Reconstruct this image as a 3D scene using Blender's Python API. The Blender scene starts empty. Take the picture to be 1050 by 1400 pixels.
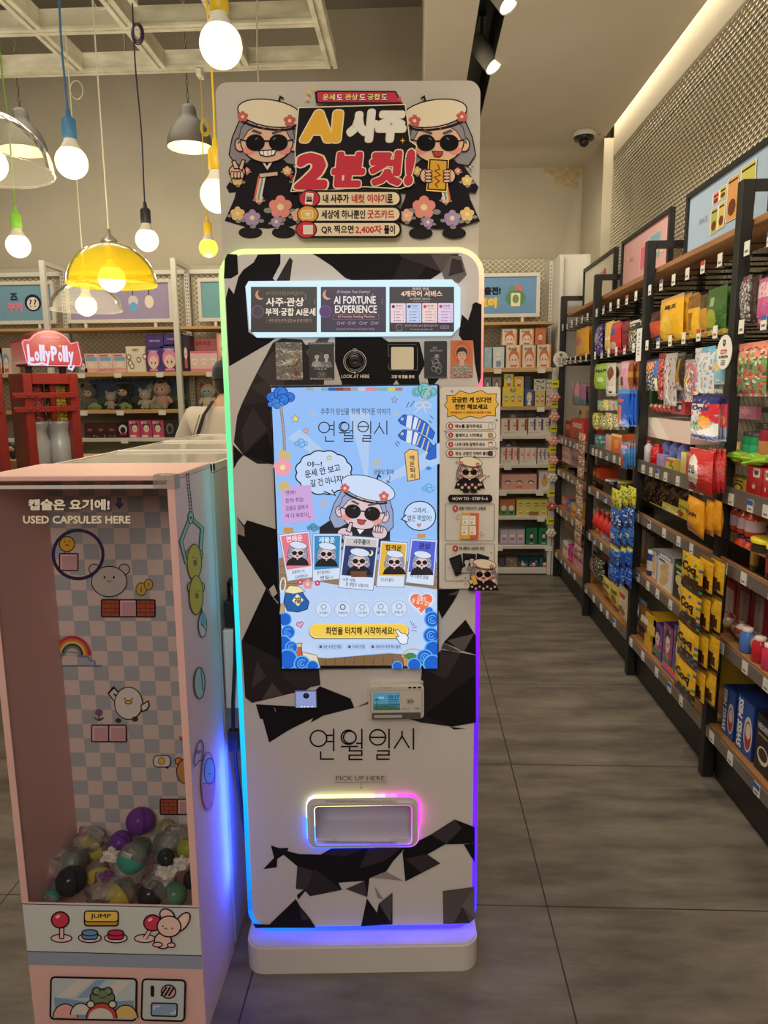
import bpy, math, random
from mathutils import Vector, Matrix
from mathutils.geometry import tessellate_polygon
PI = math.pi
random.seed(7)
sc = bpy.context.scene
COL = sc.collection

# ---------------------------------------------------------------- camera, world, lights, exposure
IMW, IMH, FPX, EYE = 1050, 1400, 980.0, 1.55
YAW, PITCH, ROLL = math.radians(2.6), math.radians(9.59), math.radians(-0.57)
fw = Vector((-math.sin(YAW) * math.cos(PITCH), math.cos(YAW) * math.cos(PITCH), -math.sin(PITCH)))
r0 = Vector((math.cos(YAW), math.sin(YAW), 0))
u0 = r0.cross(fw)
RT = r0 * math.cos(ROLL) + u0 * math.sin(ROLL)
UP = u0 * math.cos(ROLL) - r0 * math.sin(ROLL)
CAMP = Vector((0, 0, EYE))
cam = bpy.data.cameras.new('camera')
camo = bpy.data.objects.new('camera', cam)
COL.objects.link(camo)
cam.sensor_fit = 'VERTICAL'
cam.sensor_height = 36
cam.lens = FPX / IMH * 36
cam.clip_start = 0.05
mw = Matrix((RT, UP, -fw)).transposed().to_4x4()
mw.translation = CAMP
camo.matrix_world = mw
sc.camera = camo
sc.view_settings.view_transform = 'Standard'
sc.view_settings.look = 'None'
sc.view_settings.gamma = 1
sc.view_settings.use_curve_mapping = False
sc.view_settings.exposure = 0.0
sc.cycles.use_denoising = True
sc.cycles.max_bounces = 8
sc.cycles.transparent_max_bounces = 24
sc.cycles.sample_clamp_indirect = 4
wd = bpy.data.worlds.new('world')
sc.world = wd
wd.use_nodes = True
wd.node_tree.nodes['Background'].inputs[0].default_value = (0.92, 0.85, 0.74, 1)
wd.node_tree.nodes['Background'].inputs[1].default_value = 0.07


def lamp(kind, name, loc, energy, col=(1, 0.92, 0.75), target=None, **kw):
    l = bpy.data.lights.new(name, kind)
    l.energy = energy
    l.color = col
    for k, v in kw.items():
        setattr(l, k, v)
    o = bpy.data.objects.new(name, l)
    COL.objects.link(o)
    o.location = loc
    if target:
        o.rotation_euler = (Vector(target) - Vector(loc)).to_track_quat('-Z', 'Y').to_euler()
    return o


# the shop's ceiling lamps above and behind the photographer, and over the left hand sales floor
lamp('AREA', 'shop_lamp', (-0.2, -1.6, 2.9), 52, (1, 0.9, 0.78), target=(-0.1, 1.7, 1.2), shape='RECTANGLE', size=1.6, size_y=1.2)
lamp('AREA', 'shop_lamp', (-2.4, 4.2, 4.3), 55, shape='RECTANGLE', size=2.5, size_y=2.5)
lamp('AREA', 'shop_lamp', (-2.4, 0.4, 4.2), 45, shape='RECTANGLE', size=2.0, size_y=2.0)
# added unseen fills facing up, standing in for bounced light over the sales floor and the aisle, warm wall washers over the back shelves
lamp('AREA', 'bounce_fill', (-1.7, 3.3, 1.7), 27, shape='RECTANGLE', size=2.4, size_y=2.4).rotation_euler = (PI, 0, 0)
lamp('AREA', 'bounce_fill', (0.75, 2.6, 1.2), 15, shape='RECTANGLE', size=0.5, size_y=4.5).rotation_euler = (PI, 0, 0)
lamp('AREA', 'wall_washer', (-2.0, 5.5, 2.95), 9, (1, 0.89, 0.66), target=(-2.0, 6.38, 2.1), shape='RECTANGLE', size=3.6, size_y=0.2)
lamp('AREA', 'wall_washer', (0.65, 5.4, 2.95), 6, (1, 0.9, 0.7), target=(0.65, 6.38, 1.9), shape='RECTANGLE', size=1.0, size_y=0.2)
# row of track spots over the aisle, aimed at the shelves
for ty, te in ((-0.4, 24), (0.9, 36), (2.2, 54)):
    lamp('SPOT', 'track_lamp', (0.38, ty, 3.2), te, target=(1.3, ty + 1.0, 1.3), spot_size=1.5, spot_blend=0.8, shadow_soft_size=0.05)


def ray(px, py):
    return fw + RT * ((px - IMW / 2) / FPX) - UP * ((py - IMH / 2) / FPX)


def onz(px, py, z):
    d = ray(px, py)
    return CAMP + d * ((z - EYE) / d.z)


def ony(px, py, y):
    d = ray(px, py)
    return CAMP + d * (y / d.y)


def onx(px, py, x):
    d = ray(px, py)
    return CAMP + d * (x / d.x)


def dep(px, py, t):
    return CAMP + ray(px, py) * t


# ---------------------------------------------------------------- colours and materials
def lin(c):
    return tuple((v / 255 / 12.92) if v / 255 <= 0.04045 else ((v / 255 + 0.055) / 1.055) ** 2.4 for v in c[:3])


MATS = {}


def new_mat(name):
    m = bpy.data.materials.new(name)
    m.use_nodes = True
    nt = m.node_tree
    return m, nt, nt.nodes['Principled BSDF'], nt.nodes, nt.links


def attr_mat(name, rough, metal=0.0, emit=0.0, bump=0.0, bscale=40.0, coat=0.0, sheen=0.0):
    m, nt, b, N, L = new_mat(name)
    a = N.new('ShaderNodeAttribute')
    a.attribute_name = 'Col'
    L.new(a.outputs['Color'], b.inputs['Base Color'])
    b.inputs['Roughness'].default_value = rough
    b.inputs['Metallic'].default_value = metal
    if coat:
        b.inputs['Coat Weight'].default_value = coat
        b.inputs['Coat Roughness'].default_value = 0.1
    if sheen:
        b.inputs['Sheen Weight'].default_value = sheen
    if emit:
        L.new(a.outputs['Color'], b.inputs['Emission Color'])
        b.inputs['Emission Strength'].default_value = emit
        if emit:
            b.inputs['Base Color'].default_value = (0.02, 0.02, 0.02, 1)
            L.remove(b.inputs['Base Color'].links[0])
    if bump:
        n = N.new('ShaderNodeTexNoise')
        n.inputs['Scale'].default_value = bscale
        n.inputs['Detail'].default_value = 3
        tc = N.new('ShaderNodeTexCoord')
        L.new(tc.outputs['Object'], n.inputs['Vector'])
        bp = N.new('ShaderNodeBump')
        bp.inputs['Strength'].default_value = bump
        bp.inputs['Distance'].default_value = 0.01
        L.new(n.outputs['Fac'], bp.inputs['Height'])
        L.new(bp.outputs['Normal'], b.inputs['Normal'])
    MATS[name] = m
    return m


attr_mat('matte', 0.75)
attr_mat('satin', 0.45)
attr_mat('gloss', 0.18)
attr_mat('print', 0.6).node_tree.nodes['Principled BSDF'].inputs['Specular IOR Level'].default_value = 0.08
attr_mat('card', 0.4, bump=0.03, bscale=300)
attr_mat('foil', 0.2, bump=0.6, bscale=38)
attr_mat('metal', 0.35, metal=0.85)
attr_mat('powder', 0.5, bump=0.05, bscale=400)
attr_mat('fabric', 0.9, bump=0.25, bscale=60, sheen=0.3)
attr_mat('plush', 0.95, bump=0.6, bscale=160, sheen=0.5)
attr_mat('skin', 0.55)
attr_mat('backlit', 0.4, emit=0.85)
attr_mat('screen', 0.25, emit=0.97)
attr_mat('panel_light', 0.4, emit=1.0)
attr_mat('led', 0.4, emit=1.0)
attr_mat('bulb', 0.4, emit=1.9)
attr_mat('glow', 0.4, emit=2.2)


def clear_mat(name, tint, gloss_rough=0.08, fac=0.12, haze=0.0, bump=0.0):
    m, nt, b, N, L = new_mat(name)
    N.remove(b)
    out = N['Material Output']
    t = N.new('ShaderNodeBsdfTransparent')
    t.inputs[0].default_value = (*tint, 1)
    g = N.new('ShaderNodeBsdfGlossy')
    g.inputs['Roughness'].default_value = gloss_rough
    lw = N.new('ShaderNodeLayerWeight')
    lw.inputs[0].default_value = fac
    mx = N.new('ShaderNodeMixShader')
    L.new(lw.outputs['Fresnel'], mx.inputs[0])
    L.new(t.outputs[0], mx.inputs[1])
    L.new(g.outputs[0], mx.inputs[2])
    last = mx
    if haze:
        d = N.new('ShaderNodeBsdfDiffuse')
        d.inputs[0].default_value = (*tint, 1)
        m2 = N.new('ShaderNodeMixShader')
        m2.inputs[0].default_value = haze
        L.new(mx.outputs[0], m2.inputs[1])
        L.new(d.outputs[0], m2.inputs[2])
        last = m2
    if bump:
        n = N.new('ShaderNodeTexNoise')
        n.inputs['Scale'].default_value = 30
        bp = N.new('ShaderNodeBump')
        bp.inputs['Strength'].default_value = bump
        L.new(n.outputs['Fac'], bp.inputs['Height'])
        L.new(bp.outputs['Normal'], g.inputs['Normal'])
        L.new(bp.outputs['Normal'], lw.inputs['Normal'])
    L.new(last.outputs[0], out.inputs['Surface'])
    MATS[name] = m
    return m


clear_mat('acrylic', (0.97, 0.97, 0.97), 0.05, 0.18)
clear_mat('yellow_acrylic', (0.90, 0.76, 0.08), 0.06, 0.06, haze=0.22)
clear_mat('frosted_acrylic', (0.9, 0.9, 0.84), 0.08, 0.1, haze=0.09)
clear_mat('film', (0.93, 0.93, 0.9), 0.15, 0.3, haze=0.1, bump=0.8)
for nm, tc in (('purple_shell', (0.28, 0.08, 0.5)), ('teal_shell', (0.12, 0.5, 0.42)), ('yellow_shell', (0.75, 0.62, 0.12)),
               ('smoke_shell', (0.05, 0.05, 0.06)), ('lime_shell', (0.5, 0.58, 0.08)), ('green_shell', (0.16, 0.38, 0.22)), ('blue_shell', (0.05, 0.12, 0.5))):
    clear_mat(nm, tc, 0.08, 0.3, haze=0.5)


def noise_mat(name, c1, c2, rough, scale=(3, 3, 3), detail=4, bump=0.0, spec=0.5):
    m, nt, b, N, L = new_mat(name)
    tc = N.new('ShaderNodeTexCoord')
    mp = N.new('ShaderNodeMapping')
    mp.inputs['Scale'].default_value = scale
    n = N.new('ShaderNodeTexNoise')
    n.inputs['Scale'].default_value = 1
    n.inputs['Detail'].default_value = detail
    cr = N.new('ShaderNodeValToRGB')
    cr.color_ramp.elements[0].position = 0.35
    cr.color_ramp.elements[1].position = 0.65
    cr.color_ramp.elements[0].color = (*lin(c1), 1)
    cr.color_ramp.elements[1].color = (*lin(c2), 1)
    L.new(tc.outputs['Object'], mp.inputs[0])
    L.new(mp.outputs[0], n.inputs['Vector'])
    L.new(n.outputs['Fac'], cr.inputs[0])
    L.new(cr.outputs[0], b.inputs['Base Color'])
    b.inputs['Roughness'].default_value = rough
    b.inputs['Specular IOR Level'].default_value = spec
    if bump:
        bp = N.new('ShaderNodeBump')
        bp.inputs['Strength'].default_value = bump
        bp.inputs['Distance'].default_value = 0.005
        L.new(n.outputs['Fac'], bp.inputs['Height'])
        L.new(bp.outputs['Normal'], b.inputs['Normal'])
    MATS[name] = m
    return m


noise_mat('wall_paint', (168, 158, 138), (176, 166, 146), 0.85, (2, 2, 2))
noise_mat('ceiling_paint', (186, 176, 156), (192, 182, 163), 0.9, (1.5, 1.5, 1.5))
noise_mat('high_ceiling_paint', (128, 121, 108), (136, 129, 116), 0.9, (1.5, 1.5, 1.5))
noise_mat('white_metal', (205, 200, 188), (212, 207, 196), 0.5, (3, 3, 3))
noise_mat('grid_metal', (205, 200, 178), (178, 170, 146), 0.55, (7, 7, 20), detail=6)
noise_mat('black_metal', (24, 23, 23), (32, 31, 30), 0.45, (8, 8, 8))
noise_mat('galvanised', (120, 116, 110), (92, 88, 82), 0.45, (30, 30, 30))
noise_mat('oak', (186, 148, 100), (206, 170, 122), 0.5, (1.2, 18, 18), detail=6)
noise_mat('walnut_ply', (138, 92, 54), (172, 122, 76), 0.5, (24, 1.5, 24), detail=6)
noise_mat('red_paint', (126, 32, 27), (134, 35, 30), 0.32, (5, 5, 5))
noise_mat('kiosk_white', (204, 196, 190), (209, 201, 195), 0.35, (3, 3, 3))
noise_mat('silver', (170, 173, 180), (182, 185, 190), 0.3, (4, 4, 4))
MATS['silver'].node_tree.nodes['Principled BSDF'].inputs['Metallic'].default_value = 0.25
noise_mat('pink_board', (226, 178, 172), (230, 183, 178), 0.6, (4, 4, 4))
noise_mat('case_white', (200, 194, 190), (206, 200, 196), 0.4, (4, 4, 4))
noise_mat('glass_top', (196, 196, 184), (206, 206, 194), 0.12, (4, 4, 4), spec=0.5)
noise_mat('plaster_stain', (160, 136, 92), (178, 160, 126), 0.9, (26, 26, 26), detail=8)


def floor_material():
    m, nt, b, N, L = new_mat('floor_tile')
    tc = N.new('ShaderNodeTexCoord')
    mp = N.new('ShaderNodeMapping')
    mp.inputs['Location'].default_value = (-0.395 + 0.84 * 20, -1.968 + 0.84 * 20, 0)
    br = N.new('ShaderNodeTexBrick')
    br.offset = 0
    br.squash = 1
    br.inputs['Scale'].default_value = 1
    br.inputs['Brick Width'].default_value = 0.84
    br.inputs['Row Height'].default_value = 0.84
    br.inputs['Mortar Size'].default_value = 0.0022
    br.inputs['Mortar Smooth'].default_value = 0.0
    L.new(tc.outputs['Object'], mp.inputs[0])
    L.new(mp.outputs[0], br.inputs['Vector'])
    n1 = N.new('ShaderNodeTexNoise')
    n1.inputs['Detail'].default_value = 7
    n1.inputs['Roughness'].default_value = 0.62
    m1 = N.new('ShaderNodeMapping')
    m1.inputs['Scale'].default_value = (1.6, 5.5, 1)
    L.new(tc.outputs['Object'], m1.inputs[0])
    L.new(m1.outputs[0], n1.inputs['Vector'])
    n1.inputs['Scale'].default_value = 1.5
    cr = N.new('ShaderNodeValToRGB')
    e = cr.color_ramp.elements
    e[0].position, e[1].position = 0.36, 0.66
    e[0].color = (*lin((84, 77, 70)), 1)
    e[1].color = (*lin((124, 115, 104)), 1)
    L.new(n1.outputs['Fac'], cr.inputs[0])
    mx = N.new('ShaderNodeMix')
    mx.data_type = 'RGBA'
    L.new(br.outputs['Fac'], mx.inputs['Factor'])
    L.new(cr.outputs[0], mx.inputs['A'])
    mx.inputs['B'].default_value = (*lin((34, 31, 29)), 1)
    L.new(mx.outputs['Result'], b.inputs['Base Color'])
    b.inputs['Roughness'].default_value = 0.42
    MATS['floor_tile'] = m


floor_material()


# ---------------------------------------------------------------- mesh helpers
class MB:
    """collects coloured faces and links them as ONE mesh object"""

    def __init__(s):
        s.v, s.f, s.c, s.sm = [], [], [], []

    def face(s, pts, col, smooth=False):
        n = len(s.v)
        s.v += [tuple(p) for p in pts]
        s.f.append(tuple(range(n, n + len(pts))))
        s.c.append(lin(col) if len(col) == 3 else tuple(v * col[3] for v in lin(col)))
        s.sm.append(smooth)

    def grid(s, rows, col, smooth=True, close_u=False, colf=None):
        """rows: list of equal length point rows"""
        n0, nu = len(s.v), len(rows[0])
        for r in rows:
            s.v += [tuple(p) for p in r]
        for j in range(len(rows) - 1):
            for i in range(nu if close_u else nu - 1):
                a, b2 = n0 + j * nu + i, n0 + j * nu + (i + 1) % nu
                s.f.append((a, b2, b2 + nu, a + nu))
                cc = colf(i, j) if colf else col
                s.c.append(lin(cc) if len(cc) == 3 else tuple(v * cc[3] for v in lin(cc)))
                s.sm.append(smooth)

    def box(s, x0, x1, y0, y1, z0, z1, col=(200, 200, 200), b=0.0):
        if b <= 0:
            P = [(x, y, z) for z in (z0, z1) for y in (y0, y1) for x in (x0, x1)]
            for q in ((0, 2, 3, 1), (4, 5, 7, 6), (0, 1, 5, 4), (2, 6, 7, 3), (0, 4, 6, 2), (1, 3, 7, 5)):
                s.face([P[i] for i in q], col)
            return
        X, Y, Z = (x0, x1), (y0, y1), (z0, z1)
        n0 = len(s.v)
        idx = {}
        for i in (0, 1):
            for j in (0, 1):
                for k in (0, 1):
                    for a in range(3):
                        p = [X[i], Y[j], Z[k]]
                        for t, sg in ((0, i), (1, j), (2, k)):
                            if t != a:
                                p[t] += b * (1 if sg == 0 else -1)
                        idx[(i, j, k, a)] = len(s.v)
                        s.v.append(tuple(p))
        fs = []
        for a in range(3):
            o = [t for t in range(3) if t != a]
            for sd in (0, 1):
                q = []
                for (m_, n_) in ((0, 0), (1, 0), (1, 1), (0, 1)):
                    k = [0, 0, 0]
                    k[a], k[o[0]], k[o[1]] = sd, m_, n_
                    q.append(idx[(*k, a)])
                fs.append(q)
            for m_ in (0, 1):
                for n_ in (0, 1):
                    k0, k1 = [0, 0, 0], [0, 0, 0]
                    k0[a], k1[a] = 0, 1
                    for kk in (k0, k1):
                        kk[o[0]], kk[o[1]] = m_, n_
                    fs.append([idx[(*k0, o[0])], idx[(*k1, o[0])], idx[(*k1, o[1])], idx[(*k0, o[1])]])
        for i in (0, 1):
            for j in (0, 1):
                for k in (0, 1):
                    fs.append([idx[(i, j, k, a)] for a in range(3)])
        cx = Vector(((x0 + x1) / 2, (y0 + y1) / 2, (z0 + z1) / 2))
        for q in fs:
            pts = [Vector(s.v[i]) for i in q]
            n = (pts[1] - pts[0]).cross(pts[2] - pts[0])
            if n.dot(sum(pts, Vector()) / len(pts) - cx) < 0:
                q = q[::-1]
            s.f.append(tuple(q))
            s.c.append(lin(col))
            s.sm.append(False)

    def tube(s, pts, r, col=(200, 200, 200), seg=8, cap=True, radii=None):
        pts = [Vector(p) for p in pts]
        rows, prev = [], None
        for i, p in enumerate(pts):
            d = (pts[min(i + 1, len(pts) - 1)] - pts[max(i - 1, 0)]).normalized()
            if prev is None:
                a = d.orthogonal().normalized()
            else:
                a = (prev - d * prev.dot(d)).normalized()
            prev = a
            b2 = d.cross(a)
            rr = radii[i] if radii else r
            rows.append([p + (a * math.cos(t) + b2 * math.sin(t)) * rr for t in [2 * PI * k / seg for k in range(seg)]])
        s.grid(rows, col, True, True)
        if cap:
            s.face(rows[0][::-1], col)
            s.face(rows[-1], col)

    def lathe(s, prof, c=(0, 0, 0), col=(200, 200, 200), seg=24, sx=1, sy=1, colf=None, smooth=True):
        rows = [[(c[0] + r * sx * math.cos(2 * PI * k / seg), c[1] + r * sy * math.sin(2 * PI * k / seg), c[2] + z) for k in range(seg)] for r, z in prof]
        s.grid(rows, col, smooth, True, colf)

    def ball(s, c, rx, ry=None, rz=None, col=(200, 200, 200), seg=16, rings=10, colf=None):
        ry = ry or rx
        rz = rz or rx
        s.lathe([(max(math.sin(PI * j / rings), 1e-4), -math.cos(PI * j / rings) * rz) for j in range(rings + 1)], c, col, seg, rx, ry, colf)

    def prism(s, pts2, a0, a1, axis='y', col=(200, 200, 200), side=None):
        """extrude a 2-D outline; axis y: pts are (x,z); axis z: (x,y); axis x: (y,z)"""
        def P(p, a):
            return {'y': (p[0], a, p[1]), 'z': (p[0], p[1], a), 'x': (a, p[0], p[1])}[axis]
        ar = sum(pts2[i][0] * pts2[(i + 1) % len(pts2)][1] - pts2[(i + 1) % len(pts2)][0] * pts2[i][1] for i in range(len(pts2)))
        q = list(pts2) if (ar > 0) != (axis == 'y') else list(pts2)[::-1]
        s.face([P(p, a0) for p in q[::-1]], col)
        s.face([P(p, a1) for p in q], col)
        for i in range(len(q)):
            j = (i + 1) % len(q)
            s.face([P(q[i], a0), P(q[j], a0), P(q[j], a1), P(q[i], a1)], side or col, False)

    def merge(s, o, M=None):
        n = len(s.v)
        s.v += [tuple(M @ Vector(p)) for p in o.v] if M else o.v
        s.f += [tuple(i + n for i in f) for f in o.f]
        s.c += o.c
        s.sm += o.sm

    def build(s, name, mat, parent=None, loc=None, rot=None):
        me = bpy.data.meshes.new(name)
        me.from_pydata(s.v, [], s.f)
        me.materials.append(MATS[mat])
        at = me.attributes.new('Col', 'FLOAT_COLOR', 'CORNER')
        buf = []
        for f, c in zip(s.f, s.c):
            buf += [c[0], c[1], c[2], 1.0] * len(f)
        at.data.foreach_set('color', buf)
        me.polygons.foreach_set('use_smooth', s.sm)
        me.update()
        o = bpy.data.objects.new(name, me)
        COL.objects.link(o)
        if parent:
            o.parent = parent
        if loc is not None:
            o.location = loc
        if rot is not None:
            o.rotation_euler = rot
        return o


def tag(o, label, cat, group=None, kind=None):
    o['label'] = label
    o['category'] = cat
    if group:
        o['group'] = group
    if kind:
        o['kind'] = kind
    return o


def struct(o):
    o['kind'] = 'structure'
    return o


def thing(name, label, cat, loc=(0, 0, 0), rz=0.0, group=None, rot=None):
    o = bpy.data.objects.new(name, None)
    COL.objects.link(o)
    o.location = loc
    o.rotation_euler = rot or (0, 0, rz)
    o.empty_display_size = 0.05
    return tag(o, label, cat, group)


def copy_tree(o, loc=None, rot=None, label=None):
    r = o.copy()
    COL.objects.link(r)
    if loc is not None:
        r.location = loc
    if rot is not None:
        r.rotation_euler = rot
    if label:
        r['label'] = label
    for ch in list(o.children):
        c = ch.copy()
        COL.objects.link(c)
        c.parent = r
        for g in list(ch.children):
            d = g.copy()
            COL.objects.link(d)
            d.parent = c
    return r


def rr_pts(x0, y0, x1, y1, r, n=6):
    out = []
    for cx, cy, a0 in ((x1 - r, y1 - r, 0), (x0 + r, y1 - r, PI / 2), (x0 + r, y0 + r, PI), (x1 - r, y0 + r, 1.5 * PI)):
        for k in range(n + 1):
            a = a0 + PI / 2 * k / n
            out.append((cx + r * math.cos(a), cy + r * math.sin(a)))
    return out


# ---------------------------------------------------------------- printed artwork: flat coloured layers on a real surface
GLYPH = {}
SCRATCH = bpy.data.scenes.new('lettering')


def glyphs(txt):
    if txt not in GLYPH:
        c = bpy.data.curves.new('lettering', 'FONT')
        c.body = txt
        c.resolution_u = 2
        o = bpy.data.objects.new('lettering', c)
        SCRATCH.collection.objects.link(o)
        SCRATCH.view_layers[0].update()
        me = bpy.data.meshes.new_from_object(o.evaluated_get(SCRATCH.view_layers[0].depsgraph))
        v = [(p.co.x, p.co.y) for p in me.vertices]
        f = [tuple(p.vertices) for p in me.polygons]
        cnt = {}
        for q in f:
            for a, b in zip(q, q[1:] + q[:1]):
                e = (min(a, b), max(a, b))
                cnt[e] = cnt.get(e, 0) + 1
        ed = [e for e, n in cnt.items() if n == 1]
        bpy.data.objects.remove(o)
        bpy.data.meshes.remove(me)
        bpy.data.curves.remove(c)
        xs, ys = [p[0] for p in v], [p[1] for p in v]
        GLYPH[txt] = (v, f, (min(xs), min(ys), max(xs), max(ys)), ed)
    return GLYPH[txt]


def fat(txt, b):
    """glyph faces plus, for weight b, a band of that half width along their outlines"""
    v, f, bx, ed = glyphs(txt)
    if b <= 0:
        return v, f
    v, f = [(p[0], p[1], 1.1e-4) for p in v], list(f)
    nb = {}
    for i, j in ed:
        nb.setdefault(i, []).append(j)
        nb.setdefault(j, []).append(i)
    k = 0
    for i, j in ed:
        x0, y0, x1, y1 = v[i][0], v[i][1], v[j][0], v[j][1]
        l = math.hypot(x1 - x0, y1 - y0)
        if l > 1e-6:
            nx, ny = -(y1 - y0) / l * b, (x1 - x0) / l * b
            n, z = len(v), (k % 40) * 2.5e-6
            k += 1
            v += [(x0 + nx, y0 + ny, z), (x1 + nx, y1 + ny, z), (x1 - nx, y1 - ny, z), (x0 - nx, y0 - ny, z)]
            f.append((n + 3, n + 2, n + 1, n))
    for i, js in nb.items():
        if len(js) == 2:
            a = math.atan2(v[js[0]][1] - v[i][1], v[js[0]][0] - v[i][0]) - math.atan2(v[js[1]][1] - v[i][1], v[js[1]][0] - v[i][0])
            if abs(abs((a + PI) % (2 * PI) - PI) - PI) < 0.3:
                continue
        n, z = len(v), (k % 40) * 2.5e-6
        k += 1
        v += [(v[i][0] + b * math.cos(t), v[i][1] + b * math.sin(t), z) for t in [PI * m / 4 for m in range(8)]]
        f.append(tuple(range(n, n + 8)))
    return v, f


class Art:
    def __init__(s, fn, step=0.00012, lay0=0.0004):
        s.fn, s.mb, s.step, s.lay = fn, MB(), step, lay0
        s.z = (0, 0, 1)

    def zoom(s, ox, oy, k):
        s.z = (ox, oy, k)
        return s

    def map(s, p):
        u, v = s.fn(s.z[0] + p[0] / s.z[2], s.z[1] + p[1] / s.z[2])
        return (u, -s.lay, v)

    def next(s):
        s.lay += s.step

    def poly(s, pts, col):
        q = [s.map(p) for p in pts]
        ar = sum(q[i][0] * q[(i + 1) % len(q)][2] - q[(i + 1) % len(q)][0] * q[i][2] for i in range(len(q)))
        s.mb.face(q if ar > 0 else q[::-1], col)
        s.next()

    def epts(s, cx, cy, rx, ry, rot=0, n=24, a0=0, a1=2 * PI, end=False):
        o = []
        for k in range(n + (1 if end else 0)):
            a = a0 + (a1 - a0) * k / n
            x, y = rx * math.cos(a), ry * math.sin(a)
            o.append((cx + x * math.cos(rot) - y * math.sin(rot), cy + x * math.sin(rot) + y * math.cos(rot)))
        return o

    def ell(s, cx, cy, rx, ry, col, rot=0, n=24, out=None, w=0):
        p = s.epts(cx, cy, rx, ry, rot, n)
        s.poly(p, col)
        if out:
            s.line(p, w, out, True)

    def shape(s, pts, col, out=(35, 30, 32), w=2.5):
        s.poly(pts, col)
        if out:
            s.line(pts, w, out, True)

    def rr(s, x0, y0, x1, y1, r, col, out=None, w=0, rot=0):
        p = rr_pts(x0, y0, x1, y1, r, 5)
        if rot:
            cx, cy = (x0 + x1) / 2, (y0 + y1) / 2
            p = [(cx + (a - cx) * math.cos(rot) - (b - cy) * math.sin(rot), cy + (a - cx) * math.sin(rot) + (b - cy) * math.cos(rot)) for a, b in p]
        if col:
            s.poly(p, col)
        if out:
            s.line(p, w, out, True)

    def line(s, pts, w, col, closed=False):
        n = len(pts)
        L, R = [], []
        for i, p in enumerate(pts):
            a = pts[(i - 1) % n] if (closed or i > 0) else p
            b = pts[(i + 1) % n] if (closed or i < n - 1) else p
            d1 = (p[0] - a[0], p[1] - a[1])
            d2 = (b[0] - p[0], b[1] - p[1])
            l1, l2 = math.hypot(*d1) or 1e-9, math.hypot(*d2) or 1e-9
            if a is p:
                d1, l1 = d2, l2
            if b is p:
                d2, l2 = d1, l1
            n1, n2 = (-d1[1] / l1, d1[0] / l1), (-d2[1] / l2, d2[0] / l2)
            mx, my = n1[0] + n2[0], n1[1] + n2[1]
            ml = math.hypot(mx, my)
            if ml < 0.3:
                mx, my, k = n1[0], n1[1], 1
            else:
                mx, my = mx / ml, my / ml
                k = min(1 / max(mx * n1[0] + my * n1[1], 0.45), 1.8)
            L.append((p[0] + mx * w / 2 * k, p[1] + my * w / 2 * k))
            R.append((p[0] - mx * w / 2 * k, p[1] - my * w / 2 * k))
        for i in range(n if closed else n - 1):
            j = (i + 1) % n
            q = [s.map(t) for t in (L[i], L[j], R[j], R[i])]
            ar = sum(q[k][0] * q[(k + 1) % 4][2] - q[(k + 1) % 4][0] * q[k][2] for k in range(4))
            s.mb.face(q if ar > 0 else q[::-1], col)
        s.next()

    def arc(s, cx, cy, r, a0, a1, w, col, n=14, ry=None):
        s.line(s.epts(cx, cy, r, ry or r, 0, n, a0, a1, True), w, col)

    def text(s, t, x0, y0, x1, y1, col, bold=0.0, rot=0.0, out=None, ow=0.05, shear=0.0):
        """lettering fitted to the box; rot in radians about the box centre; out = colour of an outline behind it"""
        for b, c in (([(bold + ow, out)] if out else []) + [(bold, col)]):
            v, f = fat(t, b)
            bx = glyphs(t)[2]
            bx = (bx[0] - bold, bx[1] - bold, bx[2] + bold, bx[3] + bold)
            kx, ky = (x1 - x0) / (bx[2] - bx[0]), (y1 - y0) / (bx[3] - bx[1])
            cx, cy = (x0 + x1) / 2, (y0 + y1) / 2
            P = []
            for vv in v:
                a, d = vv[0], vv[1]
                x, y = x0 + (a - bx[0]) * kx, y1 - (d - bx[1]) * ky
                x += shear * (y1 - y)
                if rot:
                    x, y = cx + (x - cx) * math.cos(rot) - (y - cy) * math.sin(rot), cy + (x - cx) * math.sin(rot) + (y - cy) * math.cos(rot)
                q3 = s.map((x, y))
                P.append((q3[0], q3[1] - (vv[2] if len(vv) > 2 else 0), q3[2]))
            n0 = len(s.mb.v)
            s.mb.v += P
            for q in f:
                s.mb.f.append(tuple(i + n0 for i in q))
                s.mb.c.append(lin(c))
                s.mb.sm.append(False)
            s.lay += 0.00013 if b > 0 else 0
            s.next()

    def star(s, cx, cy, r, col, n=5, inner=0.45, rot=-PI / 2, out=None, w=0):
        p = [(cx + (r if k % 2 == 0 else r * inner) * math.cos(rot + PI * k / n), cy + (r if k % 2 == 0 else r * inner) * math.sin(rot + PI * k / n)) for k in range(2 * n)]
        s.poly(p, col)
        if out:
            s.line(p, w, out, True)

    def heart(s, cx, cy, r, col, out=None, w=0, rot=0):
        p = []
        for k in range(24):
            t = 2 * PI * k / 24
            x, y = 16 * math.sin(t) ** 3 / 16 * r, -(13 * math.cos(t) - 5 * math.cos(2 * t) - 2 * math.cos(3 * t) - math.cos(4 * t)) / 16 * r
            p.append((cx + x * math.cos(rot) - y * math.sin(rot), cy + x * math.sin(rot) + y * math.cos(rot)))
        s.poly(p, col)
        if out:
            s.line(p, w, out, True)

    def flower(s, cx, cy, r, col, mid, n=5):
        for k in range(n):
            a = 2 * PI * k / n - PI / 2
            s.mb_e(cx + r * 0.6 * math.cos(a), cy + r * 0.6 * math.sin(a), r * 0.45, r * 0.45, col)
        s.next()
        s.ell(cx, cy, r * 0.3, r * 0.3, mid, n=10)

    def mb_e(s, cx, cy, rx, ry, col, n=12):
        q = [s.map(p) for p in s.epts(cx, cy, rx, ry, 0, n)]
        s.mb.face(q[::-1], col)
        s.lay += s.step * 0.25

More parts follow.
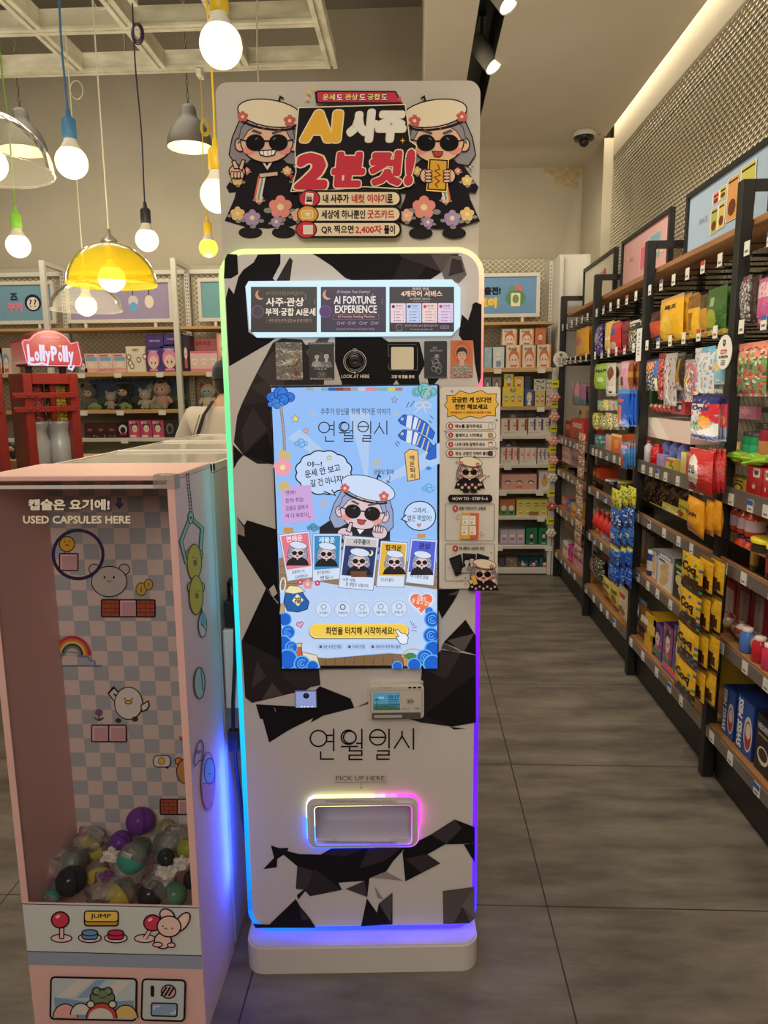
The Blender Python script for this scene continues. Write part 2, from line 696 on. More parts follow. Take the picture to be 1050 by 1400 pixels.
    def cloud(s, cx, cy, r, col, edge):
        for dx, dy, k in ((-0.9, 0.1, 0.6), (0, -0.3, 0.8), (0.9, 0.1, 0.6), (0.2, 0.35, 0.7)):
            s.mb_e(cx + dx * r, cy + dy * r, r * k, r * k * 0.9, edge, 16)
            s.mb_e(cx + dx * r, cy + dy * r, r * k * 0.82, r * k * 0.74, col, 16)
            s.arc(cx + dx * r, cy + dy * r, r * k * 0.45, 0.5, 4.6, r * 0.09, edge, 10)
        s.next()

    def build(s, name, mat, parent, **kw):
        return s.mb.build(name, mat, parent, **kw)


# ---------------------------------------------------------------- the room
def slab(name, mat, *b):
    m = MB()
    m.box(*b)
    return struct(m.build(name, mat))


slab('floor', 'floor_tile', -6, 1.75, -3, 6.6, -0.05, 0)
slab('wall_back', 'wall_paint', -6, 1.75, 6.38, 6.55, 0, 4.8)
slab('wall_right', 'wall_paint', 1.6, 1.75, -3, 6.38, 0, 4.8)
slab('wall_return', 'wall_paint', 1.385, 1.6, 5.7, 6.38, 2.2, 3.36)
slab('wall_left', 'wall_paint', -6.15, -6, -3, 6.38, 0, 4.8)
slab('wall_front', 'wall_paint', -6.15, 1.75, -3.15, -3, 0, 4.8)
slab('ceiling', 'high_ceiling_paint', -6, 1.75, -3, 6.38, 4.6, 4.75)
m = MB()
m.box(0.44, 1.385, -3, 6.38, 3.36, 3.42)
m.box(0.44, 1.385, -3, 6.38, 3.42, 3.44)
struct(m.build('ceiling_lowered', 'ceiling_paint'))
slab('ceiling_fascia', 'ceiling_paint', 0.055, 0.305, -3, 6.38, 3.36, 4.6)
slab('ceiling_slot', 'black_metal', 0.305, 0.44, -3, 6.38, 3.62, 3.66)
m = MB()
m.box(0.303, 0.307, -3, 6.37, 3.361, 3.62)
m.box(0.438, 0.442, -3, 6.37, 3.361, 3.62)
struct(m.build('trim_slot', 'black_metal'))
m = MB()
m.box(1.452, 1.59, -3, 5.695, 3.225, 4.0, b=0.004)
struct(m.build('trim_cove', 'ceiling_paint'))
lamp('AREA', 'cove_lamp', (1.415, 2.2, 3.56), 55, (1, 0.9, 0.68), shape='RECTANGLE', size=0.04, size_y=7.2).rotation_euler = (0, 0.12, 0)
# water stain on the plaster by the ceiling corner
m = MB()
c0 = ony(776, 236, 6.378)
m.face([(c0.x + 0.16 * (1 + 0.3 * math.sin(3 * a) + 0.2 * math.sin(5 * a + 1)) * math.cos(a), 6.377, c0.z - 0.01 + 0.1 * (1 + 0.25 * math.sin(4 * a)) * math.sin(a)) for a in [2 * PI * k / 30 for k in range(30)]], (190, 150, 90))
struct(m.build('trim_stain', 'plaster_stain'))


def lattice(name, mat, origin, du, length, height, cell, row, w, depth, parent=None, z0=0.0, off=0.0):
    """expanded metal: zigzag strands along direction du, stacked upwards"""
    m = MB()
    du = Vector(du)
    nrm = Vector((-du.y, du.x, 0))
    nr, nc = int(height / row), int(length / cell * 2)
    for j in range(nr):
        rows = [[], []]
        for i in range(nc + 1):
            zig = (i + j) % 2
            p = Vector(origin) + du * (cell / 2 * i) + nrm * (depth * zig)
            z = z0 + j * row + zig * row
            rows[0].append((p.x, p.y, z))
            q = p + nrm * off
            rows[1].append((q.x, q.y, z + w))
        m.grid(rows, (200, 190, 165), False)
    return m.build(name, mat, parent)


noise_mat('mesh_beige', (222, 212, 184), (230, 220, 192), 0.5, (4, 4, 4))
noise_mat('mesh_dark', (66, 64, 62), (80, 78, 74), 0.45, (4, 4, 4))
struct(lattice('wall_mesh_cladding', 'mesh_beige', (1.452, 5.69, 0), (0, -1, 0), 4.6, 1.12, 0.05, 0.0235, 0.0125, 0.012, z0=2.12, off=0.004))

# ---------------------------------------------------------------- track spots and the camera on the lowered ceiling
proto = None
for i, (px, py, lab) in enumerate(((668, 6, 'white cylinder track spotlight, the one at the top edge of the photo'),
                                   (651, 90, 'white cylinder track spotlight just above the corner of the sign board'))):
    p = onz(px, py, 3.36)
    if not proto:
        t = thing('track_spotlight', lab, 'spotlight', (0.375, p.y, 3.62))
        a = MB()
        a.box(-0.02, 0.02, -0.05, 0.05, -0.03, 0, (60, 58, 55))
        a.tube([(0, 0, -0.03), (0, 0, -0.12)], 0.008, (120, 115, 105))
        a.build('track_adapter', 'metal', t)
        d = Vector((0.5, -0.32, -0.8)).normalized()
        c0 = Vector((-0.03, 0.03, -0.12))
        a = MB()
        a.tube([c0, c0 + d * 0.20], 0.052, (150, 146, 132), 28, cap=False)
        a.tube([c0, c0 + d * 0.004], 0.052, (150, 146, 132), 28)
        a.build('spot_body', 'satin', t)
        a = MB()
        a.tube([c0 + d * 0.19, c0 + d * 0.194], 0.05, (255, 246, 214), 28)
        a.build('spot_lens', 'bulb', t)
        proto = t
    else:
        copy_tree(proto, (0.375, p.y, 3.62), label=lab)
    lamp('SPOT', 'track_beam', (0.375 + 0.11, p.y - 0.07, 3.62 - 0.33), 45, target=(1.25, p.y - 0.3, 1.2), spot_size=1.5, spot_blend=0.9, shadow_soft_size=0.05)
p = onz(799, 180, 3.36)
t = thing('security_camera', 'small white dome security camera on the white lowered ceiling', 'camera', p)
a = MB()
a.lathe([(0.001, 0), (0.075, 0), (0.078, -0.01), (0.074, -0.035), (0.06, -0.045), (0.001, -0.045)], col=(205, 200, 190))
a.build('housing', 'satin', t)
a = MB()
a.lathe([(0.068, -0.03), (0.075, -0.04), (0.07, -0.055), (0.045, -0.06), (0.001, -0.06)], col=(20, 20, 20))
a.build('dark_ring', 'gloss', t)
a = MB()
a.ball((0, 0, -0.065), 0.038, col=(14, 14, 16))
a.build('dome', 'gloss', t)
a = MB()
for dx in (0.12, 0.17):
    a.lathe([(0.001, -0.001), (0.008, -0.001), (0.008, 0)], (dx, -0.06 + dx, 0), (40, 35, 30), 10)
a.build('screw_hole', 'matte', t)


# ---------------------------------------------------------------- the fortune kiosk
KROT = math.radians(3.0)
KC = Vector((-0.150, 1.75, 0))
KX, KN = Vector((math.cos(KROT), math.sin(KROT), 0)), Vector((-math.sin(KROT), math.cos(KROT), 0))


def kpt(px, py, yl=0.0):
    """where the sight line through a photo pixel meets the kiosk plane local y = yl -> local (x, z)"""
    d = ray(px, py)
    o = CAMP - KC
    s = (yl - o.dot(KN)) / d.dot(KN)
    q = o + d * s
    return (q.dot(KX), q.z)


KF = lambda px, py: kpt(px, py, 0.0)
kiosk = thing('fortune_kiosk', 'tall white and black shard patterned fortune telling kiosk with a glowing edge', 'kiosk', KC, KROT)
HW, ZB, ZT, RC = 0.300, 0.10, 1.868, 0.052
m = MB()
m.prism(rr_pts(-0.315, -0.052, 0.315, 0.30, 0.05, 8), 0.0, 0.075, 'z')
m.prism(rr_pts(-0.310, -0.047, 0.310, 0.295, 0.047, 8), 0.075, 0.080, 'z')
m.build('base', 'kiosk_white', kiosk)
m = MB()
m.box(-0.21, 0.21, 0.12, 0.27, 0.08, 1.80, b=0.01)
m.build('cabinet', 'kiosk_white', kiosk)
# front plate with an opening for the pick-up tray
ox0, oz1 = KF(430, 1096)
ox1, oz0 = KF(563, 1148)
outer = rr_pts(-HW, ZB, HW, ZT, RC, 8)
inner = rr_pts(ox0 - 0.006, oz0 - 0.006, ox1 + 0.006, oz1 + 0.006, 0.02, 4)
m = MB()
tri = tessellate_polygon([[Vector((a, b, 0)) for a, b in outer], [Vector((a, b, 0)) for a, b in inner[::-1]]])
allp = outer + inner[::-1]
for t3 in tri:
    q = [allp[i] for i in t3]
    ar = sum(q[i][0] * q[(i + 1) % 3][1] - q[(i + 1) % 3][0] * q[i][1] for i in range(3))
    if ar < 0:
        q = q[::-1]
    m.face([(a, 0, b) for a, b in q], (205, 200, 195))
    m.face([(a, 0.03, b) for a, b in q[::-1]], (205, 200, 195))
for pl in (outer, inner):
    for i in range(len(pl)):
        a, b = pl[i], pl[(i + 1) % len(pl)]
        m.face([(a[0], 0, a[1]), (a[0], 0.03, a[1]), (b[0], 0.03, b[1]), (b[0], 0, b[1])], (205, 200, 195))
plate = m.build('front_plate', 'kiosk_white', kiosk)

# the printed black shards
A = Art(KF, 0.00004, 0.0003)
BK, DK, GR, LG = (30, 27, 29), (58, 51, 52), (98, 88, 86), (150, 138, 132)


def shards(ox, oy, k, *pl):
    A.zoom(ox, oy, k)
    for col, pts in pl:
        A.poly(pts, col)


shards(295, 330, 4.244,
       (BK, [(68, 72), (125, 76), (130, 190), (88, 215), (47, 216), (52, 105)]),
       (BK, [(245, 76), (375, 72), (375, 130), (330, 215), (352, 236), (210, 236), (172, 262), (190, 525), (240, 560), (345, 562), (310, 590), (78, 725), (66, 520), (58, 330), (75, 265), (105, 305), (132, 205), (160, 165), (220, 122)]),
       (DK, [(430, 92), (446, 110), (430, 228), (348, 236), (396, 150)]),
       (DK, [(385, 562), (500, 570), (520, 600), (690, 600), (628, 800), (628, 832), (318, 836), (315, 930), (148, 950), (195, 850), (240, 760), (330, 590)]),
       ((48, 42, 43), [(148, 950), (318, 930), (335, 1290), (240, 1290), (160, 1240), (105, 1165), (125, 1010)]),
       (BK, [(100, 1180), (160, 1240), (128, 1275), (104, 1320)]),
       (BK, [(300, 1110), (345, 1300), (165, 1240)]),
       ((72, 62, 61), [(210, 840), (318, 800), (318, 930), (250, 880)]),
       ((80, 70, 70), [(240, 770), (330, 640), (390, 610), (400, 830), (318, 836)]),
       ((66, 57, 57), [(215, 965), (300, 1090), (170, 1220), (150, 1100)]),
       (GR, [(520, 640), (600, 560), (660, 560), (640, 600), (560, 700)]),
       ((205, 196, 190), [(680, 660), (788, 832), (628, 832), (628, 800)]))
shards(480, 330, 5,
       (BK, [(-265, 85), (320, 85), (350, 110), (618, 210), (530, 268), (10, 268), (-40, 250), (-130, 170), (-220, 110)]),
       ((66, 58, 58), [(320, 85), (740, 85), (700, 150), (620, 210), (350, 110)]),
       (GR, [(545, 95), (640, 85), (690, 90), (618, 212)]),
       ((112, 102, 99), [(620, 212), (680, 100), (752, 100), (790, 228), (738, 286), (640, 265)]),
       ((64, 56, 57), [(665, 240), (690, 115), (752, 130), (770, 210)]),
       ((46, 40, 41), [(350, 110), (520, 170), (440, 268), (280, 268)]),
       (BK, [(830, 430), (852, 415), (892, 432), (888, 930), (872, 980), (845, 830), (835, 690), (760, 675), (735, 640), (758, 500), (800, 540), (825, 462)]),
       (BK, [(-110, 655), (210, 655), (260, 690), (468, 690), (505, 840), (462, 920), (470, 980), (330, 980), (310, 945), (285, 980), (-60, 980), (-110, 820)]),
       (BK, [(520, 900), (600, 940), (560, 985), (530, 985)]))
shards(300, 640, 3.684,
       (BK, [(140, 262), (300, 312), (300, 680), (235, 605), (92, 382), (90, 245), (125, 288)]),
       (LG, [(90, 250), (125, 300), (128, 345), (92, 330)]),
       ((50, 43, 44), [(235, 605), (300, 690), (315, 1000), (442, 1008), (470, 1095), (440, 1115), (165, 1182), (130, 1155), (112, 870)]),
       (BK, [(235, 605), (300, 690), (308, 965), (115, 868)]),
       ((72, 63, 63), [(190, 970), (235, 1050), (160, 1110)]), ((84, 74, 73), [(265, 1080), (320, 1140), (215, 1165)]),
       ((204, 195, 188), [(250, 610), (275, 585), (292, 630), (270, 650)]))
shards(300, 880, 2.763,
       (DK, [(236, 88), (375, 86), (382, 156), (300, 172), (238, 120)]),
       (BK, [(138, 228), (285, 236), (380, 160), (495, 206), (510, 241), (390, 272), (345, 298), (354, 280), (260, 327), (188, 373), (164, 285), (153, 282)]),
       (GR, [(515, 241), (565, 216), (565, 226)]), (LG, [(205, 238), (212, 258), (214, 250)]))
shards(560, 780, 5.833,
       (BK, [(232, 150), (400, 150), (380, 195), (340, 262), (258, 384), (230, 310)]), (GR, [(298, 195), (400, 155), (380, 192)]),
       (BK, [(445, 390), (528, 520), (528, 670), (430, 640), (270, 572)]), (GR, [(300, 555), (515, 500), (435, 640), (410, 640)]),
       ((84, 74, 73), [(250, 620), (270, 575), (410, 645), (330, 640)]),
       ((44, 38, 40), [(250, 630), (420, 655), (528, 675), (528, 1210), (330, 1245), (455, 1258), (350, 1266), (320, 1240), (90, 1210), (-40, 1170), (-40, 1140), (105, 1150), (110, 880), (90, 870), (100, 755), (232, 755)]),
       ((64, 55, 56), [(240, 640), (410, 660), (290, 860), (130, 800)]), ((30, 26, 30), [(528, 820), (528, 1210), (330, 1242), (120, 1150), (300, 1000)]))
shards(330, 1080, 3.088,
       (BK, [(125, 232), (160, 244), (200, 242), (195, 256), (245, 269), (335, 271), (400, 234), (700, 234), (640, 300), (610, 345), (540, 372), (532, 450), (440, 416), (520, 382), (410, 390), (425, 420), (290, 447), (270, 425), (240, 462), (235, 442), (262, 420), (230, 416), (236, 320), (178, 272), (152, 290), (150, 325), (92, 333), (138, 285)]),
       ((50, 43, 46), [(345, 270), (400, 236), (535, 236), (440, 280)]), ((66, 57, 58), [(236, 320), (305, 340), (275, 420), (230, 416)]),
       ((52, 45, 48), [(310, 330), (425, 420), (290, 447), (275, 420)]), ((74, 64, 66), [(520, 382), (532, 450), (440, 416)]),
       ((58, 50, 53), [(540, 240), (685, 236), (600, 300), (497, 330)]),
       (BK, [(690, 242), (800, 186), (900, 122), (985, 155), (985, 222), (940, 226), (860, 228), (785, 270), (840, 308), (692, 384), (680, 262)]),
       ((66, 57, 60), [(800, 186), (900, 122), (930, 160), (865, 225)]), ((60, 52, 55), [(690, 290), (780, 270), (840, 308), (760, 345)]),
       (BK, [(938, 228), (985, 222), (985, 305)]), (LG, [(545, 368), (610, 342), (685, 382), (600, 372)]),
       (BK, [(50, 562), (118, 566), (230, 458), (250, 492), (290, 540), (315, 580), (60, 580)]), ((60, 52, 54), [(245, 495), (290, 545), (255, 545)]),
       (BK, [(530, 455), (572, 515), (580, 478), (638, 430), (638, 565), (505, 574)]), ((84, 74, 76), [(582, 480), (638, 430), (632, 560)]),
       (LG, [(560, 400), (600, 460), (575, 455)]),
       ((92, 82, 82), [(850, 424), (985, 406), (985, 540), (962, 560), (852, 563)]), ((60, 52, 54), [(895, 562), (935, 490), (965, 558)]), ((110, 99, 98), [(985, 408), (930, 488), (985, 540)]))
A.build('shard_print', 'print', plate)

# LED rim: the colour runs round the edge of the plate
LEDS = [(0.00, (255, 250, 160)), (0.06, (226, 255, 150)), (0.10, (180, 255, 150)), (0.137, (110, 252, 150)), (0.194, (80, 240, 195)), (0.236, (50, 228, 230)), (0.274, (10, 215, 255)), (0.34, (0, 190, 255)), (0.405, (0, 140, 255)), (0.44, (0, 64, 255)),
        (0.475, (4, 24, 255)), (0.52, (12, 14, 255)), (0.57, (34, 12, 255)), (0.66, (90, 12, 255)), (0.76, (150, 14, 250)), (0.83, (255, 40, 190)), (0.88, (255, 130, 110)), (0.93, (255, 226, 170)), (1.0, (255, 250, 160))]


def glowy(c):
    # saturated blue and violet diodes are far brighter than they look
    s = c[0] + c[1]
    return (*c, 1.15 + 9.0 * max(0.0, 1 - s / 110) + 14.0 * max(0.0, 1 - s / 60))


def ledcol(t):
    for i in range(len(LEDS) - 1):
        (a, ca), (b, cb) = LEDS[i], LEDS[i + 1]
        if a <= t <= b:
            k = (t - a) / (b - a)
            return glowy(tuple(ca[j] + (cb[j] - ca[j]) * k for j in range(3)))
    return glowy(LEDS[0][1])


def led_ring(pts, ya, yb, gap, colf, closed=True):
    """a flat strip standing round an outline, visible from the front as a thin band"""
    m2 = MB()
    fine = []
    for i in range(len(pts)):
        a, b = pts[i], pts[(i + 1) % len(pts)]
        n = max(1, int(math.hypot(b[0] - a[0], b[1] - a[1]) / 0.03))
        fine += [(a[0] + (b[0] - a[0]) * k / n, a[1] + (b[1] - a[1]) * k / n) for k in range(n)]
    tot = len(fine)
    cx = sum(p[0] for p in fine) / tot
    cz = sum(p[1] for p in fine) / tot
    rows = [[], [], [], []]
    for i, p in enumerate(fine):
        a, b = fine[i - 1], fine[(i + 1) % tot]
        dx, dz = b[0] - a[0], b[1] - a[1]
        l = math.hypot(dx, dz)
        nx, nz = dz / l, -dx / l
        if nx * (p[0] - cx) + nz * (p[1] - cz) < 0:
            nx, nz = -nx, -nz
        for r, (o, y) in enumerate(((0, ya), (gap, ya), (gap, yb), (0, yb))):
            rows[r].append((p[0] + nx * o, y, p[1] + nz * o))
    m2.grid(rows, (255, 255, 255), False, True, lambda i, j: colf(fine[i]))
    return m2


def rimpos(p):
    # perimeter position from top centre going anticlockwise (left side first)
    w, h = 2 * HW, ZT - ZB
    tot = 2 * w + 2 * h
    x, z = p
    if abs(z - ZT) < 0.05 and abs(x) < HW - 0.01:
        s = -x if x <= 0 else tot - x
    elif abs(z - ZB) < 0.05 and abs(x) < HW - 0.01:
        s = w / 2 + h + (x + HW)
    elif x < 0:
        s = w / 2 + (ZT - z)
    else:
        s = w / 2 + h + w + (z - ZB)
    return ledcol((s % tot) / tot)


led_ring(outer, 0.001, 0.022, 0.0125, rimpos).build('edge_light', 'led', kiosk)
# side spill of the rim diodes towards the pink box
for z0_, z1_, cl, en in ((0.22, 0.62, (0.02, 0.06, 1.0), 1.7), (1.0, 1.4, (0.1, 0.5, 0.9), 0.04)):
    pz = KC + KX * (-HW - 0.018) + KN * 0.012 + Vector((0, 0, (z0_ + z1_) / 2))
    lamp('AREA', 'rim_light', pz, en, cl, target=pz - KX, shape='RECTANGLE', size=z1_ - z0_, size_y=0.012).rotation_euler = (0, PI / 2, KROT)

# lit header with three posters
hx0, hz1 = KF(337, 386)
hx1, hz0 = KF(628, 459)
cut = 0.02
hdr = MB()
zt2, zb2 = hz1, hz0
hdr.prism([(hx0 + cut, zb2), (hx1 - cut, zb2), (hx1, zb2 + cut), (hx1, zt2 - cut), (hx1 - cut, zt2), (hx0 + cut * 0.4, zt2), (hx0, zt2 - cut * 0.6), (hx0 + 0.006, zb2 + cut)], -0.018, 0.0, 'y', (205, 235, 245), (190, 225, 240))
head = hdr.build('header_light', 'panel_light', kiosk)
A = Art(lambda a, b: kpt(a, b, -0.018), 0.00006, 0.0185)
A.zoom(300, 330, 2.625)
NAVY = (26, 22, 34)
A.rr(113, 163, 350, 326, 2, (30, 24, 28))
A.rr(364, 163, 598, 326, 2, (38, 28, 62))
A.rr(610, 163, 842, 325, 2, (34, 28, 44))
for ox, c in ((0, (214, 140, 96)), (242, (230, 150, 130))):
    A.ell(146 + ox, 192, 17, 18, c)
    A.ell(154 + ox, 187, 16, 17, (30, 24, 28) if ox == 0 else (38, 28, 62))
    A.ell(138 + ox, 252, 22, 23, (120, 70, 110) if ox == 0 else (120, 60, 150))
    A.ell(138 + ox, 252, 19, 20, (52, 34, 50) if ox == 0 else (64, 36, 92))
    for k in range(12):
        A.ell(300 + ox + 40 * math.sin(k * 2.1) + 8, 190 + 50 * ((k * 0.37) % 1), 1.3, 1.3, (220, 190, 170), n=6)
CR = (244, 226, 204)
A.text('AI가 당신의 운명을 분석해드립니다!', 168, 180, 302, 194, (150, 128, 110))
A.text('사주·관상', 168, 202, 304, 234, CR, 0.03)
A.text('부적·궁합 AI운세', 166, 239, 345, 268, CR, 0.03)
A.rr(170, 273, 332, 293, 3, None, (150, 110, 80), 1)
A.text('사주·관상·부적·궁합 AI 운세 자판기', 177, 278, 328, 290, (190, 160, 130))
A.text('AI Analyze Your Destiny!', 420, 176, 538, 190, (210, 190, 220), shear=0.2)
A.text('AI FORTUNE', 411, 197, 561, 225, (250, 240, 232), 0.02)
A.text('EXPERIENCE', 415, 230, 565, 258, (250, 240, 232), 0.02)
A.rr(408, 262, 572, 281, 3, None, (190, 110, 110), 1)
A.text('· AI Fortune Vending Machine ·', 420, 265, 562, 278, (240, 180, 160))
for k, x in enumerate((428, 467, 508, 549)):
    A.ell(x, 294, 6, 6, None or (190, 160, 210), n=12)
    A.ell(x, 294, 4.5, 4.5, (38, 28, 62), n=12)
    A.line([(x + 9, 291), (x + 24, 291)], 2, (190, 170, 210))
    A.line([(x + 9, 297), (x + 20, 297)], 2, (190, 170, 210))
A.text('· Experience the Power of AI Fortune Telling! ·', 416, 311, 560, 321, (180, 150, 170))
A.text('외국인 안내', 692, 166, 749, 177, (250, 225, 215), 0.01)
A.text('4개국어 서비스', 651, 178, 799, 200, (248, 200, 170), 0.04)
A.text('· AI가 통역해주는 운세 서비스 ·', 680, 203, 760, 212, (230, 215, 215))
A.text('· Available in 4 languages! ·', 692, 214, 756, 221, (210, 140, 110))
for k, (c, fl, s) in enumerate((((244, 214, 222), (40, 40, 60), '한국어'), ((196, 214, 248), (60, 60, 140), 'English'), ((246, 214, 208), (210, 40, 50), '中文'), ((232, 206, 240), (210, 40, 60), '日本語'))):
    x = 614 + k * 56.5
    A.rr(x, 223, x + 54, 293, 3, c)
    A.ell(x + 10, 235, 6, 6, fl, n=12)
    A.text(s, x + 19, 229, x + 42, 237, (70, 50, 70), 0.01)
    A.line([(x + 20, 242), (x + 46, 242)], 1.5, (150, 120, 140))
    for j in range(4):
        A.ell(x + 14, 254 + j * 10.5, 2.2, 2.2, (90, 60, 110), n=8)
        A.line([(x + 19, 254 + j * 10.5), (x + 34 + 4 * ((j + k) % 2), 254 + j * 10.5)], 2.2, (110, 90, 120))
        A.ell(x + 46, 254 + j * 10.5, 2.2, 2.2, (170, 140, 170), n=8)
A.text('당신의 운명, AI가 알려드립니다!', 665, 299, 782, 309, (190, 165, 175), shear=0.15)
A.text('Your Fortune, Revealed by AI!', 683, 314, 764, 321, (190, 165, 175))
A.rr(636, 300, 654, 322, 2, None, (190, 165, 175), 1.2, rot=-0.1)
A.rr(792, 303, 822, 315, 5, None, (190, 165, 175), 1)
A.text('당신의 AI', 796, 305, 818, 313, (190, 165, 175))
A.build('header_poster', 'backlit', head)

# photo cards, lens ring and notice between header and screen
A = Art(lambda a, b: kpt(a, b, -0.001), 0.00006, 0.001)


def card_part(name, x0, y0, x1, y1, col, draw, mat='card', edge=None):
    a = Art(lambda p, q: kpt(p, q, -0.0022), 0.00006, 0.0001)
    a.zoom(300, 330, 2.625)
    q0, q1 = kpt(300 + x0 / 2.625, 330 + y1 / 2.625, -0.0022), kpt(300 + x1 / 2.625, 330 + y0 / 2.625, -0.0022)
    a.mb.prism(rr_pts(q0[0], q0[1], q1[0], q1[1], 0.003, 3), 0, 0.002, 'y', col)
    a.lay = 0.0003
    draw(a)
    o = a.build(name, mat, kiosk, loc=(0, -0.0022, 0))
    return o


def glitter(a, x0, y0, x1, y1, n, cols, r=1.6):
    rnd = random.Random(int(x0 * 7 + y0))
    for k in range(n):
        x, y = rnd.uniform(x0, x1), rnd.uniform(y0, y1)
        a.mb_e(x, y, r * rnd.uniform(0.5, 1.2), r * rnd.uniform(0.5, 1.2), rnd.choice(cols), 5)
    a.next()


def d1(a):
    glitter(a, 208, 366, 293, 494, 420, [(190, 182, 170), (120, 112, 104), (220, 214, 206), (150, 120, 110), (96, 92, 92)])
    a.ell(262, 420, 20, 28, (168, 140, 90))
    a.ell(254, 418, 18, 26, (150, 142, 132))
    a.rr(269, 464, 288, 480, 1, None, (150, 60, 56), 1.5)
    a.text('印', 272, 466, 285, 478, (150, 60, 56), 0.02)


def head_portrait(a, cx, cy, s, hair, skin, cloth, long=False):
    """small generic portrait: shoulders, neck, face, hair"""
    if long:
        a.ell(cx, cy + 6 * s, 11 * s, 18 * s, hair)
    a.poly([(cx - 22 * s, cy + 42 * s), (cx - 18 * s, cy + 25 * s), (cx - 6 * s, cy + 19 * s), (cx + 6 * s, cy + 19 * s), (cx + 18 * s, cy + 25 * s), (cx + 22 * s, cy + 42 * s)], cloth)
    a.poly([(cx - 4 * s, cy + 8 * s), (cx + 4 * s, cy + 8 * s), (cx + 5 * s, cy + 21 * s), (cx, cy + 25 * s), (cx - 5 * s, cy + 21 * s)], skin)
    a.ell(cx, cy - 2 * s, 11.5 * s, 13 * s, hair)
    a.ell(cx, cy + 2 * s, 9 * s, 12 * s, skin)
    a.poly([(cx - 10 * s, cy - 1 * s), (cx - 9 * s, cy - 11 * s), (cx, cy - 14 * s), (cx + 9 * s, cy - 11 * s), (cx + 10 * s, cy - 1 * s), (cx + 4 * s, cy - 6 * s), (cx - 5 * s, cy - 5 * s)], hair)
    for dx in (-4, 4):
        a.ell(cx + dx * s, cy + 1.5 * s, 1.4 * s, 0.8 * s, (40, 30, 28), n=8)
        a.line([(cx + dx * s - 2.4 * s, cy - 1.4 * s), (cx + dx * s + 2.4 * s, cy - 1.6 * s)], 0.8 * s, (50, 38, 34))
    a.line([(cx, cy + 1 * s), (cx - 0.8 * s, cy + 5 * s), (cx + 0.8 * s, cy + 5.4 * s)], 0.5 * s, (150, 110, 95))
    a.line([(cx - 2.6 * s, cy + 8.6 * s), (cx, cy + 9 * s), (cx + 2.6 * s, cy + 8.6 * s)], 1 * s, (150, 80, 76))


def d2(a):
    for x in range(330, 408, 10):
        a.ell(x, 366, 5, 3.5, (150, 145, 138), n=10)
        a.ell(x, 493, 5, 3.5, (150, 145, 138), n=10)
    a.ell(367, 432, 32, 34, (66, 66, 72))
    head_portrait(a, 350, 412, 0.9, (22, 20, 22), (198, 190, 184), (170, 164, 160), True)
    head_portrait(a, 384, 410, 1.0, (22, 20, 22), (206, 198, 192), (120, 118, 118))
    glitter(a, 340, 440, 394, 462, 90, [(200, 198, 192), (130, 128, 126), (230, 228, 222)])
    a.rr(353, 471, 383, 485, 5, None, (170, 165, 158), 1)
    a.text('재회운', 358, 474, 378, 482, (190, 186, 178))


def d5(a):
    a.text('연월시', 765, 378, 780, 386, (200, 198, 196))
    a.text('정월초 무사히 있으리', 755, 388, 800, 396, (200, 198, 196))
    for k, (x, y, r) in enumerate(((780, 412, 9), (774, 428, 13), (784, 446, 14), (770, 458, 10), (786, 464, 12), (777, 438, 15))):
        a.line(a.epts(x, y, r, r * 0.8, 0.3 * k, 9), 1.2, (176, 174, 172), True)
    a.ell(780, 412, 5, 5, (170, 168, 166), n=10)
    for x in range(742, 816, 9):
        a.arc(x, 492, 5, PI, 2 * PI, 1.2, (130, 128, 126), 6)


def d6(a):
    for k, (r, c) in enumerate(((44, (196, 110, 60)), (36, (206, 84, 52)), (28, (214, 130, 70)))):
        a.ell(870, 400, r * 0.86, r, c)
    a.text('오월양자리', 856, 360, 884, 367, (150, 90, 50))
    head_portrait(a, 870, 405, 1.75, (30, 24, 22), (212, 170, 146), (150, 140, 132))
    glitter(a, 834, 452, 908, 487, 320, [(206, 200, 190), (150, 142, 132), (226, 220, 212), (120, 112, 104)])


card_part('photo_card', 205, 362, 296, 498, (140, 132, 124), d1, 'foil')['label'] = 'silver glitter card with a gold crescent'
card_part('photo_card', 323, 362, 410, 497, (34, 32, 36), d2)['label'] = 'black card with a couple portrait'
card_part('photo_card', 735, 357, 817, 492, (32, 31, 36), d5)['label'] = 'black card with a white line drawing'
card_part('photo_card', 829, 355, 911, 490, (200, 110, 66), d6)['label'] = 'orange portrait card'
A = Art(KF, 0.00006, 0.0024)
A.zoom(300, 330, 2.625)
A.rr(434, 475, 543, 495, 1, (26, 24, 26))
A.text('LOOK AT HERE', 438, 478, 538, 491, (236, 224, 196), 0.012)
A.arc(486, 431, 40, 0.3, PI * 0.42, 2, (220, 214, 200))
A.arc(486, 431, 40, PI * 0.55, PI * 1.45, 2, (220, 214, 200))
A.arc(486, 431, 40, PI * 1.56, PI * 2.2, 2, (220, 214, 200))
A.arc(486, 431, 34, 0, 2 * PI, 1.2, (190, 184, 172), 30)
A.rr(480, 386, 492, 394, 1, None, (220, 214, 200), 1.5)
A.ell(486, 390, 2, 2, (220, 214, 200), n=8)
A.poly([(480, 473), (492, 473), (486, 467)], (220, 214, 200))
A.build('lens_sticker', 'print', kiosk)
a = MB()
lc = KF(485.2, 494.2)
a.lathe([(0.001, 0.0), (0.012, 0.001), (0.017, 0.0), (0.0195, -0.002), (0.021, 0.0)], col=(16, 15, 17), seg=32)
lens = a.build('camera_lens', 'gloss', kiosk, loc=(lc[0], -0.004, lc[1]), rot=(PI / 2, 0, 0))
a = MB()
for r in (0.006, 0.011):
    a.lathe([(r, 0.0015), (r + 0.0012, 0.0022), (r + 0.0022, 0.0015)], col=(52, 50, 54), seg=24)
a.build('lens_ring', 'gloss', lens)
A = Art(KF, 0.00006, 0.0028)
A.zoom(300, 330, 2.625)
A.rr(600, 361, 718, 468, 6, (30, 27, 29))
